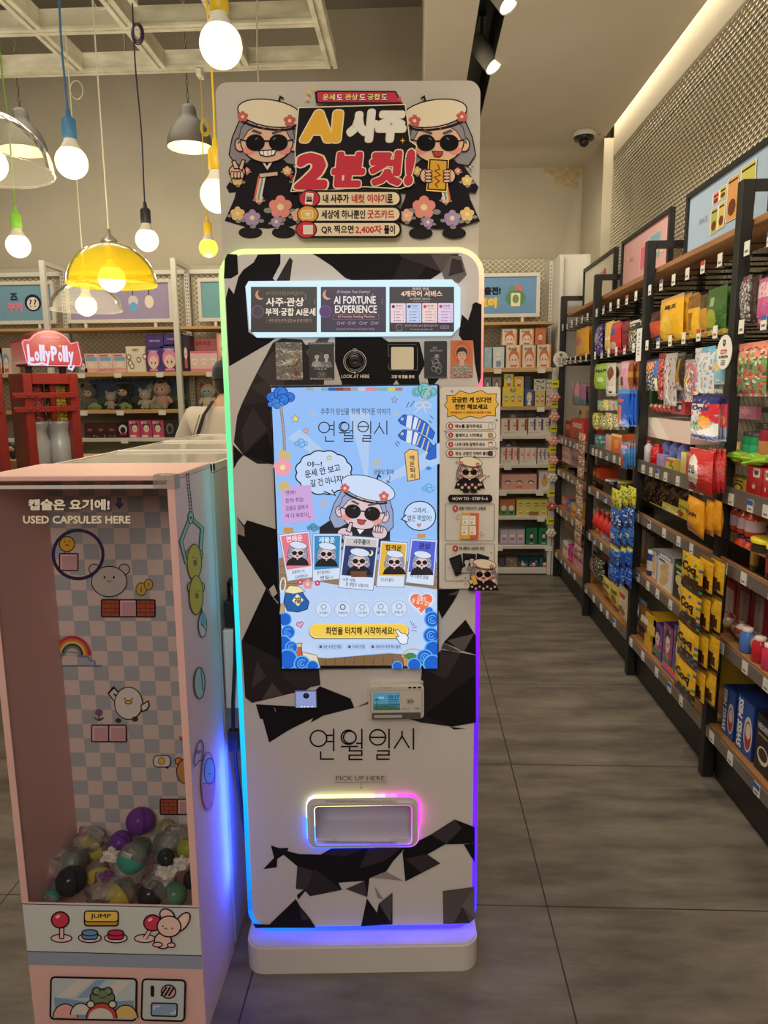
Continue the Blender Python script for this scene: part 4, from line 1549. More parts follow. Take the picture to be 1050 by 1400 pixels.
A = Art(lin_map(w, h, (q0[0] + q1[0]) / 2, (q0[1] + q1[1]) / 2), 0.00006, 0.0066)
A.ell(52, 28, 14, 16, (24, 26, 44))
A.ell(52, 26, 6, 7, (60, 70, 130))
A.build('scanner_lens', 'gloss', sn)

# pick-up tray with its own ring of coloured light
sx0, sz0, sx1, sz1 = KF(422, 1155)[0], KF(422, 1155)[1], KF(571, 1086)[0], KF(571, 1086)[1]
ou = rr_pts(sx0, sz0, sx1, sz1, 0.024, 6)
inr = rr_pts(ox0, oz0, ox1, oz1, 0.012, 6)
m = MB()


def ring(m, o, i, y, col):
    n = len(o)
    for k in range(n):
        j = (k + 1) % n
        m.face([(o[j][0], y, o[j][1]), (o[k][0], y, o[k][1]), (i[k][0], y, i[k][1]), (i[j][0], y, i[j][1])][::-1], col)


def wallring(m, o, y0, y1, col, flip=False):
    n = len(o)
    for k in range(n):
        j = (k + 1) % n
        q = [(o[k][0], y0, o[k][1]), (o[j][0], y0, o[j][1]), (o[j][0], y1, o[j][1]), (o[k][0], y1, o[k][1])]
        m.face(q[::-1] if flip else q, col)


tray = m
mid = rr_pts(sx0 + 0.011, sz0 + 0.011, sx1 - 0.011, sz1 - 0.011, 0.017, 6)
wallring(m, ou, -0.014, 0.0, (206, 200, 196), True)
ring(m, ou, mid, -0.014, (206, 200, 196))
wallring(m, mid, -0.014, -0.022, (206, 200, 196), True)
ring(m, mid, inr, -0.022, (196, 188, 182))
wallring(m, inr, -0.022, 0.10, (206, 204, 214))
m.face([(p[0], 0.10, p[1]) for p in inr[::-1]][::-1], (196, 192, 206))
tr = m.build('pickup_tray', 'satin', kiosk)


def traycol(p):
    x = (p[0] - sx0) / (sx1 - sx0)
    z = (p[1] - sz0) / (sz1 - sz0)
    if z > 0.75:
        st = [(0, (210, 220, 210)), (0.3, (250, 250, 150)), (0.6, (255, 235, 150)), (0.75, (255, 120, 200)), (1, (255, 40, 220))]
    elif z < 0.25:
        st = [(0, (20, 60, 255)), (0.4, (30, 40, 255)), (0.75, (90, 50, 255)), (1, (220, 90, 230))]
    elif x < 0.5:
        return (20, 90, 255, 9)
    else:
        return (255, 24, 220, 6)
    for (a, ca), (b, cb) in zip(st, st[1:]):
        if a <= x <= b:
            k = (x - a) / (b - a)
            q = glowy(tuple(ca[j] + (cb[j] - ca[j]) * k for j in range(3)))
            return (*q[:3], q[3] * 2.2)
    return st[-1][1]


led_ring(rr_pts(sx0 + 0.003, sz0 + 0.003, sx1 - 0.003, sz1 - 0.003, 0.022, 6), -0.012, -0.001, 0.006, traycol).build('tray_light', 'led', tr)
inn = rr_pts(ox0 + 0.002, oz0 + 0.002, ox1 - 0.002, oz1 - 0.002, 0.011, 6)
led_ring(inn, -0.0205, -0.016, 0.0018, traycol).build('tray_light', 'led', tr)
A = Art(lambda a, b: kpt(a, b, -0.022), 0.00005, 0.0222)
A.zoom(300, 880, 2.763)
for y, c in ((592, (150, 140, 132)), (744, (120, 112, 140))):
    for i in range(27):
        for r in (8, 5):
            A.line([(404 + i * 10 + r * math.cos(t), y + 8 - r * 1.1 * math.sin(t)) for t in (0, 0.8, 1.57, 2.3, 3.14)], 1, c)
A.build('wave_trim', 'print', tr)
m = MB()
zt = oz0 + 0.012
m.prism([(ox0 + 0.002, oz0), (ox0 + 0.002, oz0 + 0.016), (ox0 + 0.05, oz0 + 0.016), (ox0 + 0.06, oz0 + 0.008), (ox1 - 0.06, oz0 + 0.008), (ox1 - 0.05, oz0 + 0.016), (ox1 - 0.002, oz0 + 0.016), (ox1 - 0.002, oz0)], -0.018, -0.012, 'y', (200, 194, 198))
m.build('tray_lip', 'satin', tr)

# sign board on top
b0, b1 = kpt(302, 346, 0.024), kpt(657, 110, 0.024)
m = MB()
m.prism(rr_pts(b0[0] + 0.004, 1.84, b1[0], b1[1], 0.028, 6), 0.024, 0.034, 'y', (190, 180, 164))
sg = m.build('sign_board', 'satin', kiosk)
A = Art(lambda a, b: kpt(a, b, 0.024), 0.00005, -0.0236)
A.zoom(300, 90, 2.838)


def halo(pts, c, w):
    A.poly(pts, c)
    A.line(pts, w, c, True)


HL = (232, 228, 218)
lady(A, 185, 278, 104, True, pose='grin', ow=0.045)
lady(A, 845, 282, 104, True, flip=-1, pose='charm', ow=0.045)
# headline
A.poly([(372, 112), (384, 104), (684, 106), (712, 156), (376, 154)], INK)
A.poly([(380, 116), (386, 110), (680, 112), (704, 150), (384, 148)], (206, 60, 84))
A.text('운세', 402, 118, 450, 142, (248, 222, 150), 0.035, out=INK, ow=0.04)
A.text('도', 455, 120, 480, 142, (246, 240, 228), 0.035, out=INK, ow=0.04)
A.text('관상', 488, 118, 538, 142, (248, 222, 150), 0.035, out=INK, ow=0.04)
A.text('도', 543, 120, 568, 142, (246, 240, 228), 0.035, out=INK, ow=0.04)
A.text('궁합', 575, 118, 624, 142, (248, 222, 150), 0.035, out=INK, ow=0.04)
A.text('도', 628, 120, 651, 142, (246, 240, 228), 0.035, out=INK, ow=0.04)
A.poly([(688, 140), (706, 128), (702, 144), (712, 156)], (230, 96, 90))
for p0, p1 in (((340, 104), (352, 118)), ((368, 92), (374, 106)), ((334, 134), (350, 134))):
    A.line([p0, p1], 8, (242, 196, 80))
A.poly([(310, 172), (720, 160), (738, 300), (764, 318), (740, 470), (700, 484), (560, 476), (430, 490), (280, 494), (300, 420), (296, 330)], INK)
A.line([(310, 172), (720, 160), (738, 300), (764, 318), (740, 470), (700, 484), (560, 476), (430, 490), (280, 494), (300, 420), (296, 330)], 4, (240, 226, 190), True)
GD, RD, WH = (242, 186, 66), (208, 62, 76), (240, 234, 220)
for t, bx, c in (('AI', (314, 182, 470, 306), GD), ('사주', (492, 180, 716, 304), WH), ('2', (290, 346, 418, 488), RD), ('분', (430, 342, 560, 480), RD), ('컷', (575, 336, 704, 474), RD), ('!', (712, 332, 748, 474), RD)):
    A.text(t, *bx, c, 0.066, out=(240, 226, 190), ow=0.032, shear=0.1)
    x0, y0, x1, y1 = bx
A.star(280, 435, 14, RD, 4, 0.35)
A.star(710, 300, 11, GD, 4, 0.35)
A.star(970, 400, 15, INK, 4, 0.3)
A.star(970, 400, 8, (232, 228, 218), 4, 0.3)
for k, (y, w0, parts) in enumerate(((523, 316, (('내 사주가', 404, 504, INK), ('네컷 이야기', 514, 648, (206, 56, 66)), ('로', 650, 672, INK))), (584, 310, (('세상에 하나뿐인', 398, 566, INK), ('굿즈카드', 574, 678, (206, 56, 66)))), (643, 304, (('QR 찍으면', 398, 522, INK), ('2,400자', 528, 630, (206, 56, 66)), ('풀이', 638, 680, INK))))):
    A.rr(w0, y - 33, 706, y + 33, 30, INK)
    A.rr(w0 + 5, y - 25, 698, y + 24, 24, (244, 224, 186))
    A.ell(w0 + 36, y, 40, 33, (206, 60, 70) if k != 1 else (236, 164, 70), out=INK, w=4)
    if k == 0:
        A.rr(336, y - 22, 366, y + 22, 3, (244, 238, 226), rot=0.1)
        lady(A, 351, y - 4, 8, detail=False)
    elif k == 1:
        A.rr(322, y - 16, 366, y + 16, 8, (246, 196, 110), (250, 230, 190), 3)
        A.heart(346, y, 10, (250, 236, 210))
    else:
        A.rr(328, y - 18, 366, y + 18, 3, (236, 226, 206))
    for s, x0, x1, c in parts:
        A.text(s, x0, y - 17, x1, y + 17, c, 0.03)
A.line([(495 - 0, 700)] + A.epts(350, 706, 20, 14, 0, 4, -PI / 2, -PI, True)[:0] + [(645, 700)], 1.2, (190, 182, 168))
A.build('sign_print', 'print', sg)

# how-to board clipped to the right edge
GY = -0.016
g = [kpt(601, 527, GY), kpt(684, 531, GY), kpt(680, 804, GY), kpt(601, 804, GY)]
m = MB()
gx0, gx1 = (g[0][0] + g[3][0]) / 2, (g[1][0] + g[2][0]) / 2
gz0, gz1 = g[2][1], (g[0][1] + g[1][1]) / 2
m.prism(rr_pts(gx0, gz0, gx1, gz1, 0.008, 4), GY, GY + 0.004, 'y', (222, 212, 200))
m.box(gx0 + 0.01, gx0 + 0.05, GY + 0.004, 0.0, gz0 + 0.05, gz1 - 0.05, (160, 160, 160))
gb = m.build('guide_board', 'satin', kiosk)
A = Art(lambda a, b: kpt(a, b, GY), 0.00004, -GY + 0.0003)
A.zoom(590, 520, 4.827)
bur = []
for k in range(15):
    a0 = 2 * PI * k / 15
    bur.append((264 + 180 * math.cos(a0) * (1.0 if k % 2 else 0.92), 160 + 96 * math.sin(a0) * (1.0 if k % 2 else 0.86)))
bur = [(85, 165), (102, 142), (100, 98), (150, 102), (186, 68), (250, 88), (330, 66), (370, 92), (428, 88), (424, 130), (442, 160), (420, 186), (424, 236), (370, 232), (316, 250), (250, 236), (190, 258), (150, 232), (104, 240), (108, 194)]
A.shape(bur, (240, 188, 74), INK, 4)
A.text('궁금한 게 있다면', 132, 110, 394, 148, INK, 0.04)
A.text('한번 해보세요', 154, 156, 372, 192, INK, 0.04)
A.text('당직원보다 더 정확하게 알려줄 거예요', 126, 204, 396, 220, (176, 60, 50), 0.03)
for k, (s, x1) in enumerate((('메뉴를 골라주세요', 334), ('결제하고 시작해요', 336), ('나에 대해 말해주세요', 352), ('관상, 궁합만 카메라 촬영', 374))):
    y = 302 + 60 * k
    A.rr(96, y - 26, 424, y + 24, 24, (226, 216, 204), INK, 2.5)
    A.ell(126, y, 17, 19, (186, 62, 66))
    A.text(str(k + 1), 121, y - 9, 131, y + 9, (245, 235, 225), 0.03)
    A.text(s, 156, y - 12, x1, y + 13, INK, 0.03)
    A.rr(374, y - 15, 402, y + 15, 4, ((226, 220, 204), (196, 150, 70), (236, 226, 214), (70, 64, 64))[k], INK, 2)
    if k == 2:
        A.rr(374, y - 15, 402, y - 6, 3, (190, 70, 70))
for x, y in ((92, 335), (428, 262), (428, 450), (166, 542), (166, 652), (374, 634), (136, 72)):
    A.star(x, y, 13, INK, 4, 0.3)
    A.star(x, y, 6, (190, 60, 60) if y == 262 else (226, 216, 204), 4, 0.3)
lady(A, 250, 590, 62, pose='grin')
A.poly([(196, 655), (300, 655), (322, 720), (186, 722)], (36, 30, 36))
for i in range(6):
    A.flower(200 + 22 * i, 705 - 18 * (i % 2), 10, ((224, 180, 130), (210, 150, 140))[i % 2], (245, 225, 180))
A.shape([(306, 650), (352, 622), (356, 640), (318, 672)], (236, 190, 160), INK, 3)
A.ell(226, 730, 24, 10, INK)
A.ell(276, 730, 24, 10, INK)
A.rr(108, 752, 398, 802, 20, INK)
A.text('HOW TO · STEP 5~6', 136, 768, 368, 788, (236, 228, 216), 0.02)
A.rr(88, 812, 412, 1054, 10, None, INK, 2.5)
A.rr(88, 1076, 412, 1318, 10, None, INK, 2.5)
for y, n, s, x1 in ((842, '5', '네컷 이야기가 나와요', 356), (1104, '6', '하나뿐인 나만의 카드', 348)):
    A.ell(155, y, 18, 20, (186, 62, 66))
    A.text(n, 149, y - 9, 161, y + 9, (245, 235, 225), 0.03)
    A.text(s, 178, y - 12, x1, y + 12, INK, 0.03)
A.poly([(194, 868), (250, 870), (250, 1042), (184, 1042)], (228, 180, 70))
A.poly([(250, 870), (310, 872), (306, 1042), (250, 1042)], (220, 106, 60))
A.text('네컷 만화', 196, 874, 240, 882, INK)
for x0, y0 in ((200, 890), (246, 890), (196, 956), (248, 956)):
    A.rr(x0, y0, x0 + 42, y0 + 60, 2, (240, 232, 220))
    A.line([(x0 + 6, y0 + 14), (x0 + 36, y0 + 14)], 2, (160, 150, 140))
    A.line([(x0 + 6, y0 + 24), (x0 + 30, y0 + 24)], 2, (160, 150, 140))
    A.ell(x0 + 16, y0 + 44, 8, 8, (190, 180, 170), n=10)
for x, y in ((160, 904), (170, 888), (172, 914), (322, 1000), (336, 1014), (322, 1020), (106, 1230), (390, 1132), (190, 1316), (220, 1298), (220, 1336)):
    A.star(x, y, 7, (190, 70, 66), 4, 0.4)
A.poly([(112, 1170), (192, 1140), (210, 1262), (156, 1288)], (34, 32, 38))
A.poly([(202, 1134), (290, 1140), (280, 1250), (206, 1256)], (40, 38, 44))
A.poly([(296, 1134), (378, 1160), (340, 1250), (290, 1230)], (34, 32, 38))
head_portrait(A, 230, 1190, 1.7, (24, 22, 24), (206, 196, 188), (180, 174, 170), True)
head_portrait(A, 262, 1180, 1.7, (24, 22, 24), (206, 196, 188), (130, 126, 126))
for y in range(1180, 1270, 16):
    A.line([(130, y + 6), (180, y - 12)], 1.4, (110, 106, 104))
lady(A, 338, 1258, 62)
A.rr(262, 1276, 292, 1340, 4, (230, 180, 80), INK, 2, rot=-0.3)
A.ell(256, 1320, 14, 14, (236, 190, 160), out=INK, w=2)
A.ell(408, 1312, 14, 14, (236, 190, 160), out=INK, w=2)
A.build('guide_print', 'print', gb)

# power box and cable beside the back of the kiosk
m = MB()
m.box(-0.357, -0.290, 0.05, 0.15, 0.715, 0.935, (206, 204, 202), b=0.004)
m.box(-0.292, -0.20, 0.125, 0.15, 0.74, 0.90, (206, 204, 202))
m.build('power_box', 'satin', kiosk)
m = MB()
m.box(-0.352, -0.305, 0.06, 0.12, 0.936, 1.01, (24, 24, 26), b=0.004)
m.build('power_adapter', 'satin', kiosk)
m = MB()
m.tube([(-0.345, 0.1, 1.0), (-0.345, 0.1, 1.05), (-0.33, 0.06, 1.07), (-0.318, 0.04, 1.045), (-0.32, 0.04, 0.95), (-0.325, 0.04, 0.85), (-0.335, 0.04, 0.74), (-0.338, 0.04, 0.66), (-0.338, 0.05, 0.56), (-0.33, 0.1, 0.3), (-0.28, 0.2, 0.02)], 0.005, (18, 18, 20))
m.box(-0.352, -0.325, 0.03, 0.055, 0.60, 0.66, (18, 18, 20), b=0.003)
m.build('power_cable', 'satin', kiosk)


# ---------------------------------------------------------------- pink capsule return box
BX0, BX1, BY0, BY1, BZ = -0.945, -0.515, 1.50, 1.77, 1.377
PK, PKD = (228, 178, 172), (216, 160, 156)
box = thing('capsule_return_box', 'pink arcade style box for used capsules with a clear front window', 'box', (0, 0, 0))
T = 0.012
m = MB()
m.box(BX0, BX0 + T, BY0, BY1, 0, BZ - T, PK)
m.build('side_panel', 'pink_board', box)
m = MB()
m.box(BX1 - T, BX1, BY0, BY1, 0, BZ - T, (222, 198, 202))
sd = m.build('side_panel', 'matte', box)
m = MB()
m.box(BX0, BX1, BY0 - 0.002, BY1, BZ - T, BZ, PK, b=0.002)
m.build('top_panel', 'pink_board', box)
m = MB()
m.box(BX0 + T, BX1 - T, BY1 - T, BY1, 0, BZ - T, (214, 192, 186))
bk = m.build('back_panel', 'matte', box)
m = MB()
m.box(BX0 + T, BX1 - T, BY0 + 0.001, BY1 - T, 0.25, 0.262, PK)
m.build('inner_floor', 'pink_board', box)
m = MB()
zc = ony(150, 1235, BY0).z
m.box(BX0 + 0.001, BX1 - 0.001, BY0 - 0.004, BY0, 0.0, zc, PK)
fp = m.build('front_panel', 'pink_board', box)
m = MB()
m.box(BX0, BX0 + 0.016, BY0 - 0.004, BY0, zc, BZ - T, PK)
m.box(BX1 - 0.016, BX1, BY0 - 0.004, BY0, zc, BZ - T, PK)
m.build('window_frame', 'pink_board', box)
m = MB()
m.box(BX0 + 0.016, BX1 - 0.016, BY0 - 0.003, BY0 - 0.0005, zc, BZ - T - 0.003)
win = m.build('window', 'acrylic', box)
m = MB()
m.box(BX0 + 0.016, BX1 - 0.016, BY0 - 0.0045, BY0 - 0.0032, BZ - T - 0.016, BZ - T - 0.008, (208, 196, 190))
m.build('window_rail', 'satin', box)
m = MB()
m.box(BX1 - 0.045, BX1 + 0.002, BY0 - 0.0062, BY0 - 0.0055, BZ - 0.028, BZ + 0.001)
m.box(BX1 - 0.045, BX1 + 0.0022, BY0 - 0.006, BY0 + 0.03, BZ + 0.0004, BZ + 0.001)
m.box(BX1 + 0.001, BX1 + 0.0016, BY0 - 0.006, BY0 + 0.03, BZ - 0.03, BZ + 0.001)
m.build('clear_tape', 'film', box)
# back wall picture
FB = lambda a, b: (ony(a, b, BY1 - T).x, ony(a, b, BY1 - T).z)
A = Art(FB, 0.00006, 0.0004)
cs = 0.041
x = BX0 + T
i = 0
while x < BX1 - T:
    z, j = 0.27, 0
    while z < BZ - T - 0.01:
        if (i + j) % 2:
            x1, z1 = min(x + cs, BX1 - T), min(z + cs, BZ - T)
            A.mb.face([(x, -0.0003, z), (x1, -0.0003, z), (x1, -0.0003, z1), (x, -0.0003, z1)], (170, 170, 176))
        z += cs
        j += 1
    x += cs
    i += 1
A.zoom(0, 620, 3.088)
BRK, BRD, NV = (172, 86, 62), (120, 56, 44), (38, 40, 70)


def blk(x, y, w, h, kind):
    if kind == 'b':
        A.rr(x, y, x + w, y + h, 4, BRK)
        for r in range(1, 4):
            A.line([(x, y + h * r / 4), (x + w, y + h * r / 4)], 3, BRD)
        for r in range(4):
            for q in ((0.5,) if r % 2 else (0.22, 0.75)):
                A.line([(x + w * q, y + h * r / 4), (x + w * q, y + h * (r + 1) / 4)], 3, BRD)
        A.rr(x, y, x + w, y + h, 4, None, INK, 5)
    else:
        A.rr(x, y, x + w, y + h, 4, (206, 156, 164), INK, 5)
        A.line([(x + 8, y + h - 8), (x + 8, y + 8), (x + w - 8, y + 8)], 4, (232, 196, 200))


def critter(x, y, w, h, col, out=INK, ears=True, beak=None, lw=4):
    """plain generic round animal: body blob, two ears, dot eyes"""
    if ears:
        for s in (-1, 1):
            A.ell(x + s * w * 0.42, y - h * 0.40, w * 0.15, w * 0.15, col, out=out, w=lw)
    A.ell(x, y, w * 0.5, h * 0.5, col, out=out, w=lw)
    for s in (-1, 1):
        A.ell(x + s * w * 0.13, y - h * 0.14, w * 0.03, w * 0.035, out, n=8)
    if beak:
        A.ell(x, y - h * 0.04, w * 0.13, w * 0.07, beak, out=out, w=lw * 0.8, n=12)
    else:
        A.arc(x, y - h * 0.06, w * 0.06, 0.3, PI - 0.3, lw * 0.7, out, 6)


A.ell(283, 382, 32, 32, (230, 176, 66), out=INK, w=4)
A.ell(274, 372, 2.6, 3, INK, n=8)
A.ell(294, 372, 2.6, 3, INK, n=8)
A.line([(276, 390), (284, 384), (292, 390)], 3, INK)
A.line([(276, 412), (276, 420)], 4, INK)
A.line([(292, 412), (292, 420)], 4, INK)
blk(252, 422, 78, 72, 'p')
critter(462, 540, 150, 128, (196, 186, 182))
for x, r in ((597, 22), (628, 18)):
    A.ell(x, 572 if r > 20 else 552, r, r * 1.2, (206, 170, 80), out=(110, 84, 40), w=4)
    A.line([(x, 560 if r > 20 else 544), (x, 584 if r > 20 else 560)], 5, (120, 92, 46))
blk(430, 616, 76, 72, 'b')
blk(506, 616, 72, 72, 'p')
blk(578, 616, 78, 72, 'b')
for r, c in ((78, (190, 62, 80)), (66, (222, 120, 70)), (56, (232, 200, 90)), (47, (70, 70, 90)), (38, (110, 140, 110))):
    A.poly(A.epts(308, 850, r, r * 1.06, 0, 20, PI, 2 * PI, True), c)
A.poly(A.epts(308, 850, 28, 30, 0, 16, PI, 2 * PI, True), (206, 184, 180))
A.line([(240, 894), (432, 894)], 6, (110, 120, 170))
A.line([(240, 864), (262, 862), (262, 846), (284, 836), (326, 838), (336, 854), (372, 856), (384, 872), (400, 874), (404, 892)], 5, (110, 120, 170))
A.line([(490, 1036), (470, 1010), (482, 996), (506, 1020)], 22, INK)
A.line([(490, 1036), (472, 1012), (484, 1000), (506, 1022)], 13, (216, 206, 200))
critter(545, 1052, 118, 136, (222, 212, 206), ears=False, beak=(232, 182, 80))
A.shape([(598, 1060), (628, 1042), (632, 1062), (620, 1080), (600, 1086)], (222, 212, 206), INK, 5)
A.ell(502, 1124, 12, 10, (70, 60, 58))
A.ell(572, 1118, 13, 11, (70, 60, 58))
A.ell(420, 1090, 16, 14, (130, 90, 130))
A.line([(420, 1100), (420, 1126)], 5, (70, 80, 70))
A.line([(400, 1112), (420, 1124), (440, 1112)], 6, (70, 80, 70))
blk(390, 1143, 72, 70, 'p')
blk(462, 1143, 74, 70, 'p')
A.zoom(0, 980, 3.088)
A.rr(650, 160, 722, 208, 18, (222, 212, 206), INK, 4)
A.poly([(690, 206), (714, 206), (712, 216)], INK)
A.ell(685, 182, 14, 14, (232, 190, 80), out=INK, w=2.5)
A.heart(770, 88, 12, (206, 70, 80))
critter(796, 226, 96, 110, (206, 142, 84))
blk(680, 342, 72, 64, 'b')
blk(752, 342, 72, 64, 'p')
for hx in (262, 320, 380):
    pass
A.build('back_print', 'print', bk, loc=(0, BY1 - T, 0))
# window lettering and the ring round the drop hole
FF = lambda a, b: (ony(a, b, BY0 - 0.004).x, ony(a, b, BY0 - 0.004).z)
A = Art(FF, 0.00008, 0.0044)
A.zoom(0, 620, 3.088)
CRM, NVY = (236, 224, 196), (44, 36, 66)
A.text('캡슐은 요기에!', 120, 192, 464, 240, CRM, 0.045, out=NVY, ow=0.06)
A.poly([(494, 186), (514, 186), (514, 210), (526, 210), (504, 236), (482, 210), (494, 210)], NVY)
A.text('USED CAPSULES HERE', 98, 262, 552, 296, CRM, 0.035, out=(70, 60, 80), ow=0.02)
A.line(A.epts(331, 426, 105, 102, 0, 40), 14, NVY, True)
A.build('window_print', 'print', win, loc=(0, BY0, 0))
# control panel and hatch pictures on the front
A = Art(FF, 0.00008, 0.0044)
A.zoom(0, 980, 3.088)
FB2 = FF
zt_, = (zc,)
xl, xr = BX0 + 0.001, BX1 - 0.001
zs = [zc, ony(150, 1301, BY0).z, ony(150, 1320, BY0).z]
A.mb.face([(xl, -0.0043, zs[1]), (xr, -0.0043, zs[1]), (xr, -0.0043, zs[0]), (xl, -0.0043, zs[0])], (206, 206, 206))
A.mb.face([(xl, -0.0043, zs[2]), (xr, -0.0043, zs[2]), (xr, -0.0043, zs[1]), (xl, -0.0043, zs[1])], (150, 156, 178))
for zz, hh in ((zs[0] - 0.002, 0.0022), (zs[1], 0.0022)):
    A.mb.face([(xl, -0.0046, zz - hh), (xr, -0.0046, zz - hh), (xr, -0.0046, zz), (xl, -0.0046, zz)], (34, 30, 40))
A.lay = 0.0048
for x, tilt in ((260, 0), (612, 1)):
    A.ell(x, 934, 44, 17, (232, 196, 196), out=INK, w=5)
    if tilt:
        A.line([(612, 934), (640, 890)], 20, INK)
        A.line([(612, 934), (640, 890)], 12, (226, 190, 190))
    else:
        A.rr(252, 880, 270, 936, 6, (226, 190, 190), INK, 5)
    A.ell(x - 5 + 38 * tilt, 856 + 12 * tilt, 37, 34, (206, 62, 86), out=INK, w=6)
    A.ell(x - 15 + 38 * tilt, 842 + 12 * tilt, 11, 6, (240, 190, 196), rot=-0.5)
A.rr(358, 818, 500, 880, 12, (206, 150, 62), INK, 6)
A.rr(358, 818, 500, 862, 12, (240, 196, 98), INK, 5)
A.text('JUMP', 384, 829, 470, 852, INK, 0.02)
for x, c in ((381, (110, 146, 190)), (491, (196, 52, 90))):
    A.ell(x, 930, 48, 20, (226, 196, 196), out=INK, w=5)
    A.rr(x - 33, 902, x + 33, 936, 14, c, INK, 5)
    A.ell(x, 908, 33, 13, c, out=INK, w=5)
RB = (236, 196, 188)
A.shape(A.epts(708, 836, 26, 34, -0.9, 18), RB, INK, 6)
A.shape(A.epts(772, 862, 24, 46, 0.6, 18), RB, INK, 6)
A.ell(770, 862, 12, 28, (240, 214, 196), rot=0.6)
A.shape(A.epts(690, 940, 36, 34, 0, 18), RB, INK, 6)
A.shape(A.epts(716, 880, 50, 44, 0, 22), RB, INK, 6)
A.ell(690, 878, 3, 4, INK, n=8)
A.ell(730, 888, 3, 4, INK, n=8)
A.line([(696, 890), (704, 886), (708, 892)], 3, INK)
A.ell(668, 956, 20, 10, RB, out=INK, w=5)
A.ell(726, 958, 16, 10, RB, out=INK, w=5)
A.rr(218, 1096, 578, 1272, 16, (190, 198, 204), INK, 8, rot=0.02)
A.poly([(240, 1180), (330, 1104), (400, 1104), (300, 1180)], (214, 204, 198))
A.poly([(420, 1180), (500, 1104), (560, 1106), (470, 1190)], (214, 204, 198))
A.poly([(326, 1180), (410, 1104), (450, 1104), (370, 1180)], (140, 164, 196))
A.poly([(232, 1176), (240, 1264), (572, 1264), (568, 1190), (400, 1200)], (130, 156, 190))
for x, y, r, c in ((280, 1224, 52, (232, 166, 166)), (346, 1212, 44, (214, 208, 200)), (534, 1226, 50, (226, 186, 110))):
    A.poly(A.epts(x, y + 38, r, r * 1.1, 0, 20, PI, 2 * PI, True), c)
    A.line(A.epts(x, y + 38, r, r * 1.1, 0, 20, PI, 2 * PI, True), 5, INK)
A.shape(A.epts(436, 1178, 52, 38, 0, 20), (116, 132, 100), INK, 5)
for x in (412, 460):
    A.ell(x, 1150, 18, 16, (116, 132, 100), out=INK, w=5)
    A.ell(x, 1152, 5, 7, (220, 216, 196), n=10)
    A.ell(x, 1152, 3, 5, INK, n=8)
A.poly(A.epts(440, 1158, 24, 10, 0, 12), (116, 132, 100))
A.arc(437, 1166, 12, 0.4, PI - 0.4, 3, INK, 8)
A.poly(A.epts(434, 1264, 64, 66, 0, 22, PI, 2 * PI, True), (200, 76, 70))
A.line(A.epts(434, 1264, 64, 66, 0, 22, PI, 2 * PI, True), 5, INK)
A.poly(A.epts(430, 1264, 52, 44, 0, 20, PI, 2 * PI, True), (216, 208, 202))
for x in (388, 480):
    A.ell(x, 1204, 16, 15, (220, 212, 204), out=INK, w=5)
A.rr(604, 1100, 784, 1272, 16, (196, 200, 202), INK, 8, rot=0.03)
A.rr(640, 1124, 656, 1172, 7, (36, 32, 40))
A.ell(716, 1150, 30, 28, (206, 164, 172), out=INK, w=6)
for k in (-14, 2, 18):
    A.line([(698 + k, 1168), (722 + k, 1130)], 8, INK)
A.rr(644, 1198, 752, 1252, 8, (140, 166, 196), INK, 6, rot=0.03)
A.line([(656, 1226), (656, 1212), (680, 1210)], 7, (206, 212, 220))
A.line([(724, 1240), (744, 1238), (744, 1226)], 7, (206, 212, 220))
A.build('front_print', 'print', fp, loc=(0, BY0, 0))
# picture on the side towards the kiosk
A = Art(lambda a, b: (onx(a, b, BX1).y, onx(a, b, BX1).z), 0.00006, 0.0004)
A.zoom(200, 640, 4.664)
TL = (40, 70, 80)
A.line([(252, 30), (278, 285)], 4, TL)
A.line([(268, 28), (292, 280)], 4, TL)
for k in range(11):
    y = 40 + k * 22
    A.line([(253 + k * 2.2, y), (269 + k * 2.2, y - 2)], 5, TL)
for p in ([(268, 340), (218, 470), (254, 610)], [(296, 330), (354, 385), (340, 545)]):
    A.line(p, 24, TL)
    A.line(p, 15, (150, 200, 190))
A.ell(280, 316, 18, 38, (150, 200, 190), out=TL, w=5)
A.star(280, 316, 12, TL)
GRN = (196, 190, 84)
for x, y, w, h in ((302, 600, 92, 230), (312, 810, 88, 250)):
    for s in (-1, 1):
        A.ell(x + s * 40, y - h * 0.2, 14, 30, GRN, out=TL, w=5)
    A.ell(x, y, w * 0.5, h * 0.5, GRN, out=TL, w=5)
    A.ell(x - 8, y - 30, 3, 6, TL, n=8)
    A.ell(x + 14, y - 24, 3, 6, TL, n=8)
    A.ell(x + 4, y + 4, 9, 16, (140, 130, 110), out=TL, w=4)
A.line([(344, 890), (350, 930)], 8, TL)
A.ell(352, 1000, 26, 78, (216, 214, 214), out=TL, w=5)
A.ell(356, 966, 20, 46, (120, 180, 210))
A.line([(340, 990), (372, 1030)], 5, TL)
A.ell(332, 1370, 34, 100, (170, 206, 206), out=TL, w=6)
A.line([(340, 1275), (352, 1420)], 5, TL)
A.zoom(200, 1000, 3.5)
BLP, PPL = (60, 80, 150), (150, 90, 170)
A.line([(254, 40), (268, 60), (264, 140), (250, 136), (226, 168), (222, 140), (240, 60), (254, 40)], 5, BLP)
A.heart(244, 98, 12, (170, 80, 150))
A.ell(290, 238, 32, 138, None or (200, 190, 214), out=PPL, w=5)
A.poly([(262, 250), (324, 244), (318, 330), (290, 376), (264, 330)], (206, 150, 180))
A.ell(296, 190, 26, 62, (140, 190, 220), out=BLP, w=5)
A.arc(296, 196, 8, 0.3, 2.8, 3, BLP, 6)
A.line([(262, 250), (324, 244)], 5, PPL)
A.build('side_print', 'print', sd, loc=(BX1, 0, 0), rot=(0, 0, PI / 2))

